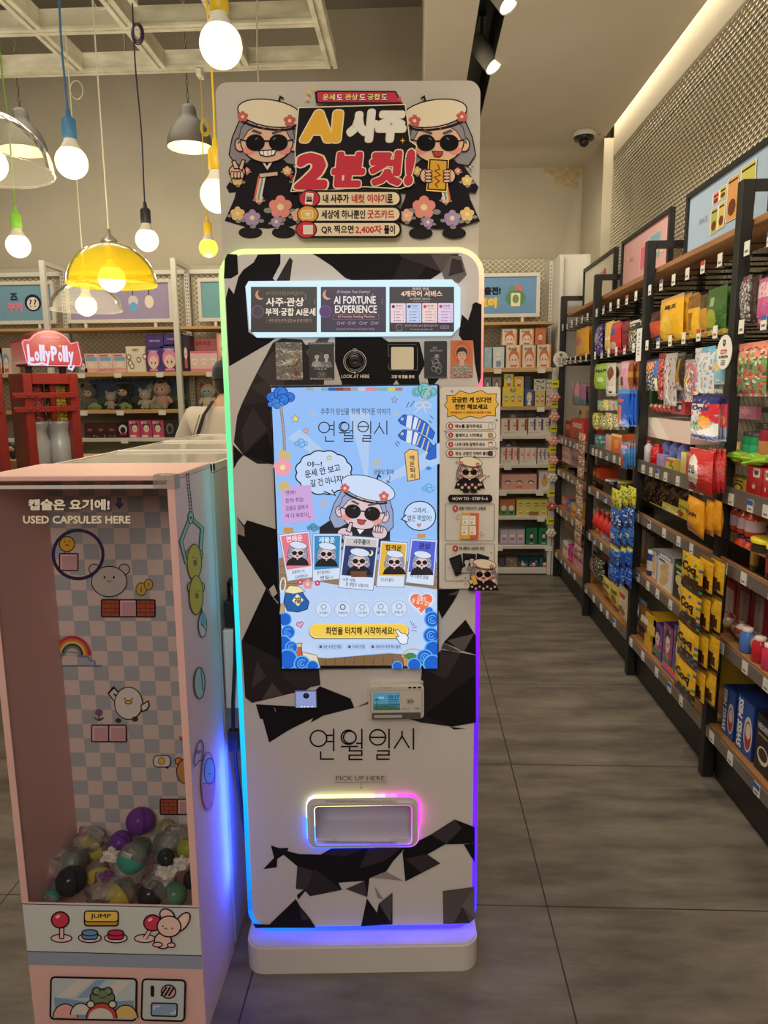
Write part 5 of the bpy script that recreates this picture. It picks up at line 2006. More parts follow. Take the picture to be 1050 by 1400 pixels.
# used capsules, film bags and paper slips in the box
CAPS = [('purple', 583, 447, 58, 1.715, 'opaque purple capsule on top of the capsule heap'), ('teal', 555, 600, 62, 1.575, 'teal capsule with a white slip inside, in the middle of the capsule heap'),
        ('green', 700, 535, 56, 1.66, 'green capsule with a slip of paper on it, right of the heap'), ('lime', 792, 555, 46, 1.60, 'lime capsule pressed against the window frame'),
        ('smoke', 700, 592, 36, 1.565, 'small black capsule above the crumpled white paper'), ('green', 745, 737, 54, 1.545, 'dark green capsule low by the window edge'),
        ('smoke', 645, 748, 56, 1.548, 'black capsule at the bottom of the heap beside the dark green one'), ('smoke', 300, 692, 62, 1.555, 'large black capsule at the front of the heap with a white slip'),
        ('blue', 212, 720, 44, 1.60, 'blue capsule partly behind the large black one'), ('green', 265, 600, 58, 1.66, 'pale green capsule above the large black one'),
        ('yellow', 345, 545, 48, 1.71, 'yellow capsule against the pink side wall'), ('yellow', 412, 565, 40, 1.70, 'amber capsule behind the crumpled slip'),
        ('yellow', 410, 668, 54, 1.60, 'yellow capsule below the purple scrap'), ('yellow', 510, 752, 64, 1.545, 'clear yellow capsule lowest at the window'),
        ('yellow', 700, 468, 42, 1.735, 'yellow capsule at the back beside the opaque purple one'), ('purple', 512, 525, 48, 1.68, 'violet capsule half under a clear bag'),
        ('teal', 218, 765, 34, 1.55, 'dark teal capsule in the bottom corner of the heap'), ('green', 600, 555, 40, 1.72, 'green capsule behind the teal one'), ('smoke', 800, 700, 40, 1.57, 'black capsule in the lower right of the window')]
rnd = random.Random(3)
CP, CR_ = [], []
for col, x, y, r, yy, lab in CAPS:
    p = ony(x / 3.088, 980 + y / 3.088, yy)
    CP.append(Vector(p))
    CR_.append(r / 3.088 / 980 * (p - CAMP).dot(fw) * 0.96)
for it in range(160):                                    # let the capsules settle clear of one another and of the walls
    for i in range(len(CP)):
        for j in range(i):
            d = CP[i] - CP[j]
            o = (CR_[i] + CR_[j]) * 1.06 - d.length
            if o > 0:
                d = Vector((d.x, d.y * 2.0, d.z)).normalized() * (o * 0.3)
                CP[i] += d
                CP[j] -= d
    for i in range(len(CP)):
        R = CR_[i] * 1.08 + 0.001
        CP[i].x = min(max(CP[i].x, BX0 + T + R), BX1 - T - R)
        CP[i].y = min(max(CP[i].y, BY0 + R), BY1 - T - R)
        CP[i].z = max(CP[i].z, 0.264 + R)
for (col, x, y, r, yy, lab), p, R in zip(CAPS, CP, CR_):
    t = thing('capsule', lab, 'capsule', p, group='used capsules in the pink box', rot=(rnd.uniform(0, 6), rnd.uniform(0, 6), rnd.uniform(0, 6)))
    a = MB()
    a.lathe([(max(R * math.sin(PI / 2 * k / 8), 1e-4), -R * math.cos(PI / 2 * k / 8)) for k in range(9)], col=(120, 120, 120), seg=24)
    a.build('lower_half', col + '_shell', t)
    a = MB()
    a.lathe([(R * 1.02, -0.0015), (R * 1.03, 0.002)] + [(max(R * 1.0 * math.cos(PI / 2 * k / 8), 1e-4), 0.002 + R * 1.08 * math.sin(PI / 2 * k / 8)) for k in range(9)], col=(120, 120, 120), seg=24)
    a.build('upper_half', col + '_shell' if col in ('purple', 'smoke', 'lime') else 'film', t)
    if col in ('teal', 'smoke', 'green'):
        a = MB()
        a.grid([[(R * 0.95 * math.cos(u) * math.cos(v), R * 0.95 * math.sin(u) * math.cos(v), R * 0.95 * math.sin(v)) for u in [0.2 * k for k in range(7)]] for v in (-0.3, 0, 0.3)], (222, 216, 206))
        a.build('paper_slip', 'matte', t)


def crumple(name, lab, cat, c, r, seed, mat, col, grp=None, flat=1.0, amp=0.35):
    rn = random.Random(seed)
    ph = [rn.uniform(0, 6.28) for _ in range(9)]
    a = MB()
    rows = []
    for j in range(13):
        th = PI * j / 12
        row = []
        for i in range(20):
            f = 2 * PI * i / 20
            k = 1 + amp * (0.5 * math.sin(3 * f + ph[0] + 2 * math.sin(2 * th + ph[1])) + 0.35 * math.sin(5 * f + 4 * th + ph[2]) + 0.3 * math.sin(7 * th + 2 * f + ph[3])) + rn.uniform(-0.07, 0.07)
            row.append((r * k * math.sin(th) * math.cos(f), r * k * math.sin(th) * math.sin(f), r * k * flat * math.cos(th)))
        rows.append(row)
    a.grid(rows, col, mat == 'film', True)
    o = a.build(name, mat, None, loc=c)
    return tag(o, lab, cat, grp)


for k, (x, y, r, yy, lab) in enumerate(((545, 640, 88, 1.60, 'crumpled clear bag round the teal capsule'), (680, 690, 80, 1.56, 'crumpled clear bag at the bottom right of the heap'), (270, 630, 84, 1.64, 'crumpled clear bag round the pale green capsule'),
                                         (440, 725, 80, 1.545, 'crumpled clear bag low in the middle of the heap'), (375, 520, 70, 1.70, 'clear bag standing against the printed back wall'), (740, 520, 74, 1.67, 'clear bag round the green capsule with a slip'))):
    p = ony(x / 3.088, 980 + y / 3.088, yy)
    crumple('film_bag', lab, 'bag', p, r / 3.088 / 980 * (p - CAMP).dot(fw) * 0.85, 10 + k, 'film', (230, 230, 225), 'film bags in the pink box', 0.8)
for k, (x, y, r, yy, lab) in enumerate(((468, 585, 36, 1.575, 'torn white paper slip beside the teal capsule'), (705, 650, 40, 1.55, 'crumpled white paper under the small black capsule'), (772, 618, 34, 1.55, 'crumpled white paper against the window frame'), (448, 672, 26, 1.548, 'scrap of purple foil above the yellow capsule'))):
    p = ony(x / 3.088, 980 + y / 3.088, yy)
    crumple('paper_scrap', lab, 'paper', p, r / 3.088 / 980 * (p - CAMP).dot(fw), 30 + k, 'matte', (214, 206, 196) if k < 3 else (120, 50, 120), 'paper scraps in the pink box', 0.55, 0.5)

# white capsule machines in a row behind it
for k, (y0, y1, lab) in enumerate(((1.785, 2.205, 'white machine with a glass top directly behind the pink box'), (2.22, 2.64, 'second white glass topped machine behind the pink box'), (2.655, 3.08, 'third white glass topped machine, farthest behind the pink box'))):
    t = thing('prize_machine', lab, 'machine', (-0.728, (y0 + y1) / 2, 0), group='white machines behind the pink box')
    hy = (y1 - y0) / 2
    a = MB()
    a.box(-0.213, 0.213, -hy, hy, 0.0, 1.352, b=0.004)
    a.build('cabinet', 'case_white', t)
    a = MB()
    a.box(-0.215, 0.215, -hy, -hy + 0.02, 1.352, 1.374, b=0.002)
    a.box(-0.215, 0.215, hy - 0.012, hy, 1.352, 1.374, b=0.002)
    a.box(-0.215, -0.205, -hy, hy, 1.352, 1.372)
    a.box(0.205, 0.215, -hy, hy, 1.352, 1.372)
    a.build('top_rim', 'case_white', t)
    a = MB()
    a.box(-0.205, 0.205, -hy + 0.02, hy - 0.012, 1.352, 1.369)
    a.build('glass_top', 'glass_top', t)


# ---------------------------------------------------------------- hanging track grid and pendant lamps
grid = thing('lighting_grid', 'cream metal lighting grid hanging under the dark ceiling', 'lighting grid', (-2, 4, 3.2))
GO = Vector((-2, 4, 3.2))
ys = [4.0, 3.57, 3.14, 2.71, 2.28]
xs = [-0.88, -1.31, -1.74, -2.17, -2.6, -3.03]


def beam(p0, p1, along):
    a = MB()
    p0, p1 = Vector(p0) - GO, Vector(p1) - GO
    if along == 'x':
        a.box(p0.x, p1.x, -0.022 + p0.y, 0.022 + p0.y, 0.012, 0.09)
        a.box(p0.x, p1.x, -0.03 + p0.y, 0.03 + p0.y, 0.0, 0.012)
        a.box(p0.x, p1.x, -0.006 + p0.y, 0.006 + p0.y, -0.004, 0.0)
    else:
        a.box(-0.022 + p0.x, 0.022 + p0.x, p0.y, p1.y, 0.012, 0.09)
        a.box(-0.03 + p0.x, -0.008 + p0.x, p0.y, p1.y, -0.002, 0.012)
        a.box(0.008 + p0.x, 0.03 + p0.x, p0.y, p1.y, -0.002, 0.012)
    return a


for y in ys:
    beam((-3.2, y, 0), (-0.45, y, 0), 'x').build('cross_rail', 'grid_metal', grid)
for x in xs:
    beam((x, 1.9, 0), (x, 4.0, 0), 'y').build('track_rail', 'grid_metal', grid)
beam((-0.43, 1.9, 0), (-0.43, 4.03, 0), 'y').build('end_rail', 'grid_metal', grid)
for x, y in ((-0.5, 3.57), (-1.5, 4.0), (-2.7, 4.0), (-1.5, 2.71)):
    a = MB()
    a.tube([(x + 2, y - 4, 0.09), (x + 2, y - 4, 1.4)], 0.005, (150, 140, 120), 6)
    a.build('hanger_wire', 'metal', grid)


def socket_bulb(t, col, bulbcol, r, shade=None, drop=0.0):
    a = MB()
    a.lathe([(0.001, r + 0.112), (0.007, r + 0.107), (0.009, r + 0.086), (0.018, r + 0.08), (0.022, r + 0.074), (0.022, r + 0.022), (0.019, r + 0.018), (0.001, r + 0.018)], col=col, seg=20)
    a.build('socket', 'satin', t)
    a = MB()
    a.lathe([(0.018, r + 0.02), (0.0205, r + 0.01), (0.027, r - 0.002), (0.034, r - 0.013)], col=(226, 222, 206), seg=20)
    a.build('bulb_neck', 'satin', t)
    a = MB()
    a.ball((0, 0, 0), r, r, r, bulbcol, 24, 16)
    a.build('bulb', 'bulb', t)


def pendant(name, lab, px, py, dpx, col, cord, loop=None, real=0.1, bulbcol=(255, 240, 190), zt=3.196, group='bare bulbs on coloured cords'):
    p = dep(px, py, FPX * real / dpx)
    t = thing(name, lab, 'pendant lamp', p, group=group)
    socket_bulb(t, col, bulbcol, real / 2)
    top = zt - p.z
    z0 = real / 2 + 0.11
    pts = [(0.006 * math.sin(6 * k / 10 + px) * math.sin(PI * k / 10), 0, z0 + (top - 0.03 - z0) * k / 10) for k in range(11)]
    a = MB()
    a.tube(pts, 0.0035, cord, 6)
    if loop:
        zl = z0 + (top - z0) * loop
        for q in range(3):
            a.tube([(0.012 + (0.018 + 0.004 * q) * math.cos(u), 0.004 * q, zl + (0.03 + 0.006 * q) * math.sin(u)) for u in [2 * PI * k / 16 for k in range(17)]], 0.003, cord, 5)
    a.build('cord', 'satin', t)
    a = MB()
    a.box(-0.014, 0.014, -0.03, 0.03, top - 0.035, top, (212, 206, 186), b=0.003)
    a.build('track_adapter', 'satin', t)
    l = lamp('POINT', 'bulb_light', p - Vector((0, 0, real / 2 + 0.03)), 3.6, (1, 0.8, 0.5), shadow_soft_size=0.04)
    return t, p


YL = (226, 190, 40)
pendant('pendant_bulb', 'largest bare bulb with a yellow socket at the top of the photo', 302, 62, 58, YL, YL)
pendant('pendant_bulb', 'bare bulb hanging from a blue cord and blue socket', 98, 222, 43, (60, 118, 160), (50, 100, 140))
pendant('pendant_bulb', 'bare bulb on a dark purple cord with a knotted loop', 201, 328, 31, (44, 36, 54), (48, 36, 66), 0.82)
pendant('pendant_bulb', 'small yellow bulb on a thin yellow cord with a coil, nearest the kiosk edge', 285, 339, 25.4, YL, (200, 170, 60), 0.62, bulbcol=(255, 225, 70))
pendant('pendant_bulb', 'bare bulb with a lime green socket above the red candy sign', 25, 336, 32, (130, 196, 60), (120, 160, 60))
pendant('pendant_bulb', 'bare bulb with a yellow socket half hidden behind the sign board', 297, 267, 46, YL, YL)


def dome(lab, px, py, dpx, wpx, mat, socket, hgt, cordcol=(206, 200, 180)):
    p = dep(px, py, FPX * 0.1 / dpx)
    t = thing('dome_pendant', lab, 'pendant lamp', p, group='dome pendants')
    socket_bulb(t, socket, (255, 242, 196), 0.05)
    R = wpx / 2 / FPX * (p - CAMP).dot(fw)
    H = R * hgt
    a = MB()
    prof = [(max(R * math.sin(PI / 2 * k / 14), 0.012), H * math.cos(PI / 2 * k / 14) - 0.02) for k in range(15)]
    a.lathe(prof, col=(230, 200, 40), seg=48)
    a.build('shade', mat, t)
    a = MB()
    a.lathe([(R - 0.001, -0.024), (R + 0.002, -0.022), (R + 0.002, -0.018), (R - 0.001, -0.018)], col=(220, 190, 60), seg=48)
    a.build('shade_rim', mat, t)
    a = MB()
    a.lathe([(0.001, H + 0.03), (0.006, H + 0.028), (0.008, H + 0.008), (0.03, H - 0.012), (0.03, H - 0.02)], col=(190, 186, 176), seg=20)
    a.build('cap', 'metal', t)
    a = MB()
    a.tube([(0, 0, H + 0.02), (0, 0, 3.19 - p.z)], 0.003, cordcol, 6)
    a.tube([(0.03 + 0.03 * math.cos(u), 0.004, (3.19 - p.z) * 0.8 + 0.04 * math.sin(u)) for u in [2 * PI * k / 16 for k in range(17)]], 0.002, cordcol, 5)
    a.build('cord', 'satin', t)
    lamp('POINT', 'dome_light', p - Vector((0, 0, 0.09)), 4.0, (1, 0.8, 0.5), shadow_soft_size=0.04)
    return p


dome('transparent yellow dome pendant lamp with a glowing bulb', 153, 381, 36, 118, 'yellow_acrylic', (190, 170, 40), 0.92)
dome('clear dome pendant lamp behind the yellow dome', 118, 418, 28, 94, 'frosted_acrylic', (200, 196, 184), 0.8)
dome('large clear dome pendant cut off at the photo edge', -14, 224, 46, 162, 'frosted_acrylic', (206, 200, 180), 0.95)
for px, py, lab in ((260, 200, 'grey metal bell lamp hanging on a chain, nearest the sign board'), (32, 205, 'grey metal bell lamp on a chain behind the large clear dome')):
    p = dep(px, py, FPX * 0.3 / 62)
    t = thing('bell_lamp', lab, 'pendant lamp', p, group='metal bell lamps')
    a = MB()
    prof = [(0.148, -0.01), (0.15, 0.0), (0.143, 0.045), (0.118, 0.105), (0.085, 0.15), (0.058, 0.172), (0.052, 0.19), (0.05, 0.225), (0.04, 0.245), (0.018, 0.258), (0.001, 0.26)]
    a.lathe(prof, col=(104, 98, 88), seg=40)
    a.build('shade', 'satin', t)
    a = MB()
    a.lathe([(0.146, -0.008), (0.14, 0.04), (0.115, 0.1), (0.08, 0.145), (0.001, 0.165)], col=(214, 204, 176), seg=40)
    a.build('shade_lining', 'satin', t)
    a = MB()
    a.ball((0, 0, 0.07), 0.032, 0.032, 0.045, (255, 238, 190), 16, 12)
    a.build('bulb', 'glow', t)
    a = MB()
    for k in range(34):
        c = (0, 0, 0.27 + k * 0.04)
        ring_ = [(0.008 * math.cos(u) * (1 if k % 2 else 0), 0.008 * math.cos(u) * (0 if k % 2 else 1), c[2] + 0.022 * math.sin(u)) for u in [2 * PI * q / 8 for q in range(9)]]
        a.tube(ring_, 0.0028, (90, 84, 74), 4, cap=False)
    a.build('chain', 'metal', t)
    a = MB()
    for s in (-1, 1):
        a.lathe([(0.001, 0.0), (0.008, 0.0)], (0, 0, 0), (226, 220, 196), 10)
    lamp('POINT', 'bell_light', p + Vector((0, 0, 0.03)), 4.0, (1, 0.8, 0.5), shadow_soft_size=0.04)
p = dep(357, 180, 2.4)
a = MB()
a.tube([(0.004 * math.sin(k), 0, -0.14 + (3.33 - p.z) * k / 12) for k in range(13)], 0.003, (170, 158, 132), 6)
for q in range(2):
    a.tube([(0.02 + 0.02 * math.cos(u), 0.003 * q, 0.12 + 0.032 * math.sin(u)) for u in [2 * PI * k / 16 for k in range(17)]], 0.0022, (60, 90, 110), 5)
tag(a.build('hanging_cord', 'satin', None, loc=p), 'blue and white tangled cords hanging left of the sign board top', 'cord')


# ---------------------------------------------------------------- red candy dispenser with its lit sign
LO = ony(30, 511, 3.55)
LO.z = 0
LR = math.radians(48)
cd = thing('candy_dispenser', 'red metal candy dispenser stand with silver hoppers under the lit red sign', 'dispenser', LO, LR)
RED = (150, 36, 30)


def dispenser(t, w, dp):
    a = MB()
    a.box(0, 0.045, 0, dp, 0.95, 1.655, b=0.003)
    a.build('side_post', 'red_paint', t)
    a = MB()
    a.box(w - 0.045, w, 0, dp, 0.95, 1.655, b=0.003)
    a.build('side_post', 'red_paint', t)
    a = MB()
    a.box(0.045, w - 0.045, 0, dp, 1.60, 1.655, b=0.003)
    a.build('top_beam', 'red_paint', t)
    a = MB()
    a.box(w * 0.52, w * 0.52 + 0.03, 0.04, 0.07, 1.42, 1.6)
    a.build('middle_post', 'red_paint', t)
    for z in (1.475, 1.545):
        a = MB()
        a.box(-0.06, w - 0.02, -0.012, 0.004, z - 0.014, z + 0.014, b=0.002)
        r = a.build('rail', 'red_paint', t)
        for x in (-0.05, 0.02, 0.055, w * 0.55):
            a = MB()
            a.ball((x, -0.013, z), 0.007, 0.005, 0.007, RED, 10, 6)
            a.build('bolt', 'red_paint', r)
    a = MB()
    a.box(-0.01, w + 0.01, -0.02, dp + 0.02, 0.0, 0.95, b=0.005)
    a.build('pedestal', 'red_paint', t)
    for k, x in enumerate((w * 0.28, w * 0.74)):
        a = MB()
        a.lathe([(0.03, 0.95), (0.045, 1.0), (0.045, 1.1), (0.065, 1.16), (0.068, 1.3), (0.052, 1.36), (0.066, 1.395), (0.068, 1.41), (0.001, 1.412)], (x, 0.11, 0), (160, 162, 168), 28)
        a.build('hopper', 'silver', t)
        a = MB()
        a.lathe([(0.058, 1.412), (0.058, 1.62)], (x, 0.11, 0), (220, 220, 220), 28)
        a.build('tube', 'acrylic', t)


dispenser(cd, 0.275, 0.2)
M3 = Matrix.Rotation(LR, 4, 'Z')
cd2 = thing('candy_dispenser', 'red metal candy dispenser stand cut off at the left photo edge', 'dispenser', LO + M3 @ Vector((-0.36, 0.02, 0)), LR)
dispenser(cd2, 0.275, 0.2)


def candy(x, col, c2, lab, r, root):
    rn = random.Random(int(x * 1000))
    a = MB()
    a.lathe([(0.001, 1.413), (0.052, 1.413), (0.052, 1.6), (0.001, 1.6)], (x, 0.11, 0), col, 24)
    z = 1.42
    while z < 1.6:
        n = int(2 * PI * 0.05 / (r * 1.9))
        for k in range(n):
            an = 2 * PI * (k + rn.random() * 0.4) / n
            if math.sin(an) < 0.35:
                a.ball((x + 0.05 * math.cos(an), 0.11 + 0.05 * math.sin(an), z + rn.uniform(-0.002, 0.002)), r, r, r, col if rn.random() < 0.6 else c2, 7, 5)
        z += r * 1.7
    o = a.build('candy', 'gloss', None, loc=root.location, rot=(0, 0, LR))
    tag(o, lab, 'candy', kind='stuff')


candy(0.275 * 0.28, (150, 60, 70), (176, 96, 100), 'small red candies filling the clear tube behind the front red rails', 0.006, cd)
candy(0.275 * 0.74, (176, 160, 50), (150, 130, 40), 'yellow candy balls filling the clear tube on the right of the stand', 0.011, cd)
candy(0.275 * 0.74, (176, 168, 140), (150, 120, 100), 'white candies filling the tube of the cut off stand', 0.007, cd2)
candy(0.275 * 0.28, (190, 166, 40), (170, 146, 40), 'yellow candies filling the tube at the left photo edge', 0.007, cd2)
# sign
sgn = thing('candy_sign', 'lit red arched candy shop sign on two dark posts', 'sign', LO + M3 @ Vector((0.0, 0.0, 1.655)), LR)
oc = []
W_, H_ = 0.30, 0.21
for x, z in ((0.03, 0.0), (W_ - 0.0, 0.0), (W_ + 0.01, 0.03), (W_ - 0.005, 0.13)):
    oc.append((x, z + 0.035))
oc += [(W_ * 0.86, 0.155)] + [(W_ * 0.5 + 0.1 * math.cos(u), 0.155 + 0.062 * math.sin(u)) for u in [PI * k / 10 for k in range(1, 10)]] + [(W_ * 0.14, 0.165), (0.02, 0.165), (0.008, 0.15), (0.02, 0.06)]
a = MB()
a.prism(oc, 0.0, 0.15, 'y', (136, 28, 30), (126, 26, 26))
hs = a.build('sign_box', 'satin', sgn)
A = Art(lambda a, b: (a, b), 0.00015, 0.0006)
cx, cz = W_ * 0.5, 0.11
A.poly([(cx + (x - cx) * 0.96, cz + (z - cz) * 0.94) for x, z in oc], (206, 22, 44))
A.line([(cx + (x - cx) * 0.955, cz + (z - cz) * 0.935) for x, z in oc], 0.0035, (250, 190, 220), True)
fl = lambda a, b: (a, -b)
A.fn = lambda a, b: (a, -b)
for k, (ch, w) in enumerate((('L', 0.036), ('o', 0.026), ('l', 0.015), ('l', 0.015), ('y', 0.03), ('P', 0.036), ('o', 0.026), ('l', 0.015), ('l', 0.015), ('y', 0.032))):
    w *= 0.86
    x0 = 0.034 + sum((0.036, 0.026, 0.015, 0.015, 0.03, 0.036, 0.026, 0.015, 0.015, 0.032)[:k]) * 0.94
    zb, zt_ = (0.058, 0.142) if ch in 'Lll' else (0.036, 0.112) if ch == 'y' else (0.062, 0.138) if ch == 'P' else (0.058, 0.11)
    A.text(ch, x0, -zt_, x0 + w, -zb, (236, 226, 255), 0.05)
A.line([(0.04, -0.066), (0.036, -0.05), (0.06, -0.042), (0.1, -0.05), (0.13, -0.04)], 0.011, (236, 226, 255))
A.line([(0.235, -0.044), (0.232, -0.026), (0.248, -0.02), (0.262, -0.044)], 0.011, (236, 226, 255))
A.star(0.196, -0.138, 0.008, (255, 190, 60), 4, 0.5)
A.text('Lollypolly makes me sweet', 0.1, -0.188, 0.2, -0.174, (250, 180, 220))
A.build('sign_face', 'backlit', hs)
for x in (0.06, 0.23):
    a = MB()
    a.box(x - 0.012, x + 0.012, 0.06, 0.09, 0.0, 0.05, (46, 30, 28))
    a.build('sign_post', 'satin', sgn)
p = ony(20, 629, 3.97)
m = MB()
m.box(-0.55, 0.55, 0, 0.4, 0, p.z, (206, 190, 166), b=0.004)
tag(m.build('counter', 'oak', None, loc=(-2.45, 3.97, 0)), 'pale wooden counter behind the red candy stands', 'counter')
for k, (px, c, h, lab) in enumerate(((8, (206, 196, 178), (90, 60, 50), 'cream figure with brown hair on the counter at the photo edge'), (19, (60, 52, 52), (36, 30, 32), 'black haired small figure on the counter by the red post'), (80, (176, 96, 60), (206, 150, 90), 'orange packet on the counter between the red posts'))):
    x = ony(px, 629, 4.03).x
    a = MB()
    a.ball((0, 0, 0.025), 0.024, 0.02, 0.025, c, 12, 8)
    a.ball((0, 0, 0.068), 0.028, 0.026, 0.027, h, 12, 8)
    a.ball((0, -0.012, 0.062), 0.02, 0.018, 0.018, (226, 200, 180), 12, 8)
    tag(a.build('figure', 'satin', None, loc=(x, 4.03, p.z)), lab, 'figure', 'figures on the counter')


# ---------------------------------------------------------------- white display shelves along the back wall
FY, BY = 5.95, 6.33
LV = [(2.085, 'oak', 0.022), (1.725, 'oak', 0.035), (1.415, 'oak', 0.03), (1.18, 'white_metal', 0.03), (0.94, 'white_metal', 0.03), (0.725, 'white_metal', 0.03), (0.505, 'white_metal', 0.03), (0.255, 'white_metal', 0.03), (0.06, 'white_metal', 0.05)]
for x0, x1, lab, full in ((-4.1, -3.03, 'white mesh backed display shelf at the far left of the back wall', True), (-3.03, -1.95, 'white mesh backed display shelf with plush toys behind the red candy sign', True),
                          (-1.95, -0.87, 'white mesh backed display shelf just left of the kiosk, behind the person', True), (0.1, 1.135, 'white display shelf at the end of the aisle right of the kiosk', False)):
    t = thing('display_shelf', lab, 'shelf', ((x0 + x1) / 2, BY, 0), group='white back wall shelves')
    w = (x1 - x0) / 2
    a = MB()
    a.box(-w + 0.024, w, -0.012, 0.0, 0.0, 2.62)
    a.build('back_sheet', 'wall_paint', t)
    lattice('mesh_panel', 'mesh_beige', (-w + 0.05, -0.035, 0), (1, 0, 0), 2 * w - 0.1, 1.15 if full else 0.9, 0.05, 0.02, 0.006, 0.01, t, z0=1.43 if full else 1.72, off=0.003)
    for s in (1,):
        a = MB()
        a.box(s * w - 0.02, s * w + 0.02, -0.06, -0.02, 0.0, 2.6)
        o = a.build('slotted_upright', 'white_metal', t)
        a = MB()
        for k in range(46):
            for q in (-0.008, 0.008):
                a.face([(s * w + q - 0.003, -0.0605, 1.2 + k * 0.03), (s * w + q + 0.003, -0.0605, 1.2 + k * 0.03), (s * w + q + 0.003, -0.0605, 1.216 + k * 0.03), (s * w + q - 0.003, -0.0605, 1.216 + k * 0.03)], (60, 56, 50))
        a.build('slot', 'matte', o)
    if full:
        a = MB()
        a.box(w - 0.022, w + 0.022, FY - BY - 0.02, FY - BY + 0.02, 0, 2.62, b=0.003)
        a.box(w - 0.018, w + 0.018, FY - BY + 0.02, -0.02, 2.585, 2.62)
        a.build('front_post', 'white_metal', t)
        a = MB()
        a.box(-w + 0.024, w - 0.02, -0.05, -0.02, 2.55, 2.585)
        a.build('top_rail', 'white_metal', t)
    else:
        a = MB()
        a.box(w - 0.03, w, FY - BY, -0.02, 0, 1.72, b=0.003)
        a.build('side_panel', 'white_metal', t)
    for z, mt, th in LV:
        a = MB()
        a.box(-w + 0.024, w - (0.022 if full else 0.032), FY - BY, -0.06, z - th, z, b=0.002)
        b_ = a.build('shelf_board', mt, t)
        if z < 2 and z > 0.1:
            a = MB()
            for k in range(3):
                xx = -w + 0.25 + k * 0.36 + 0.06 * math.sin(z * 20 + k)
                a.box(xx - 0.03, xx + 0.03, FY - BY - 0.004, FY - BY - 0.0005, z - 0.045, z - 0.008, (226, 222, 212))
                if k == 0:
                    a.build('price_card', 'print', b_)
                else:
                    a.build('price_card', 'print', b_)
                a = MB()
# white pillar panel at the end of the back shelf
m = MB()
m.box(1.14, 1.6, 5.99, 6.36, 0, 2.60)
m.box(1.14, 1.17, 5.96, 5.99, 0, 2.58)
struct(m.build('wall_pillar_panel', 'white_metal'))


def unit(w, h, ox=0, oz=0):
    return lambda a, b: (ox + (a / 100 - 0.5) * w, oz + (1 - b / 100) * h)


def boxthing(name, lab, cat, loc, w, h, d, col, draw=None, rz=0.0, mat='card', group=None, side=None, rx=0.0, top=None):
    a = Art(unit(w, h), 0.0001, 0.0004)
    mb = a.mb
    P = [(x, y, z) for z in (0, h) for y in (0, d) for x in (-w / 2, w / 2)]
    for q, c in (((0, 2, 3, 1), col), ((4, 5, 7, 6), top or side or col), ((0, 1, 5, 4), col), ((2, 6, 7, 3), side or col), ((0, 4, 6, 2), side or col), ((1, 3, 7, 5), side or col)):
        mb.face([P[i] for i in q], c)
    if draw:
        draw(a)
    o = mb.build(name, mat, None, loc=loc, rot=(rx, 0, rz))
    return tag(o, lab, cat, group)


def fig(n=1, hair=(60, 44, 44), skin=(236, 206, 188), body=(200, 90, 90), y=55, s=1.0, bg=None, asp=1.0):
    def f(a):
        for k in range(n):
            cx = 100 * (k + 0.5) / n
            r = 30 / n * s
            ry = r * asp
            if bg:
                a.rr(cx - 46 / n, 8, cx + 46 / n, 92, 2, bg)
            a.ell(cx, y - ry * 0.3, r, ry, hair, n=14)
            a.ell(cx, y, r * 0.78, ry * 0.72, skin, n=14)
            a.poly([(cx - r * 0.6, y + ry * 0.7), (cx + r * 0.6, y + ry * 0.7), (cx + r * 0.7, min(y + ry * 1.7, 96)), (cx - r * 0.7, min(y + ry * 1.7, 96))], body)
            for q in (-0.3, 0.3):
                a.ell(cx + q * r, y + ry * 0.05, r * 0.1, ry * 0.14, (40, 30, 34), n=8)
    return f


def band(y0, y1, c, x0=0, x1=100):
    return lambda a: a.rr(x0 + 0.5, y0, x1 - 0.5, y1, 0.3, c)


def words(t, x0, y0, x1, y1, c, b=0.03):
    return lambda a: a.text(t, x0, y0, x1, y1, c, b)


def dots(n, c, r=5, seed=1, y0=10, y1=90):
    def f(a):
        rn = random.Random(seed)
        for k in range(n):
            a.ell(rn.uniform(8, 92), rn.uniform(y0, y1), r, r, c, n=8)
    return f


def allof(*fs):
    def f(a):
        for q in fs:
            q(a)
    return f


def bs(name, lab, cat, zm, x0, y0, x1, y1, col, draw=None, d=0.13, group=None, side=None, snap=None, Y=5.975):
    """box standing on a back shelf: outline given by its place in a zoomed crop zm = (ox, oy, k)"""
    ox, oy, k = zm
    p0, p1 = ony(ox + x0 / k, oy + y1 / k, Y), ony(ox + x1 / k, oy + y0 / k, Y)
    z0 = p0.z
    for z, _, _ in LV:
        if snap is None and abs(z0 - z) < 0.055:
            z0 = z + 0.001
    if snap:
        z0 = snap
    return boxthing(name, lab, cat, ((p0.x + p1.x) / 2, Y, z0), p1.x - p0.x - 0.003, max(p1.z - z0, 0.03), d, col, draw, group=group, side=side), z0, max(p1.z - z0, 0.03)


ZR, ZR2, ZL = (640, 380, 5.833), (640, 600, 6.5625), (90, 380, 4.565)
OR, ORH = (222, 206, 184), (206, 110, 60)
ob = allof(fig(1, (206, 112, 60), y=64, s=1.15), words('미니나라', 14, 10, 70, 24, (60, 40, 30), 0.04), band(0, 100, (222, 140, 80), 88, 100))
g_ = 'orange haired figure boxes'
_, zb_, hb_ = bs('figure_box', 'orange and white figure box, lower row, farthest left', 'box', ZR, 302, 535, 428, 668, OR, ob, group=g_)
bs('figure_box', 'orange and white figure box in the middle of the lower row', 'box', ZR, 431, 535, 545, 668, OR, ob, group=g_)
bs('figure_box', 'orange and white figure box at the right end of the lower row', 'box', ZR, 548, 528, 665, 668, OR, ob, group=g_)
zt_ = zb_ + hb_ + 0.001
bs('figure_box', 'orange and white figure box stacked on top, the left one', 'box', ZR, 270, 405, 394, 540, OR, ob, group=g_, snap=zt_)
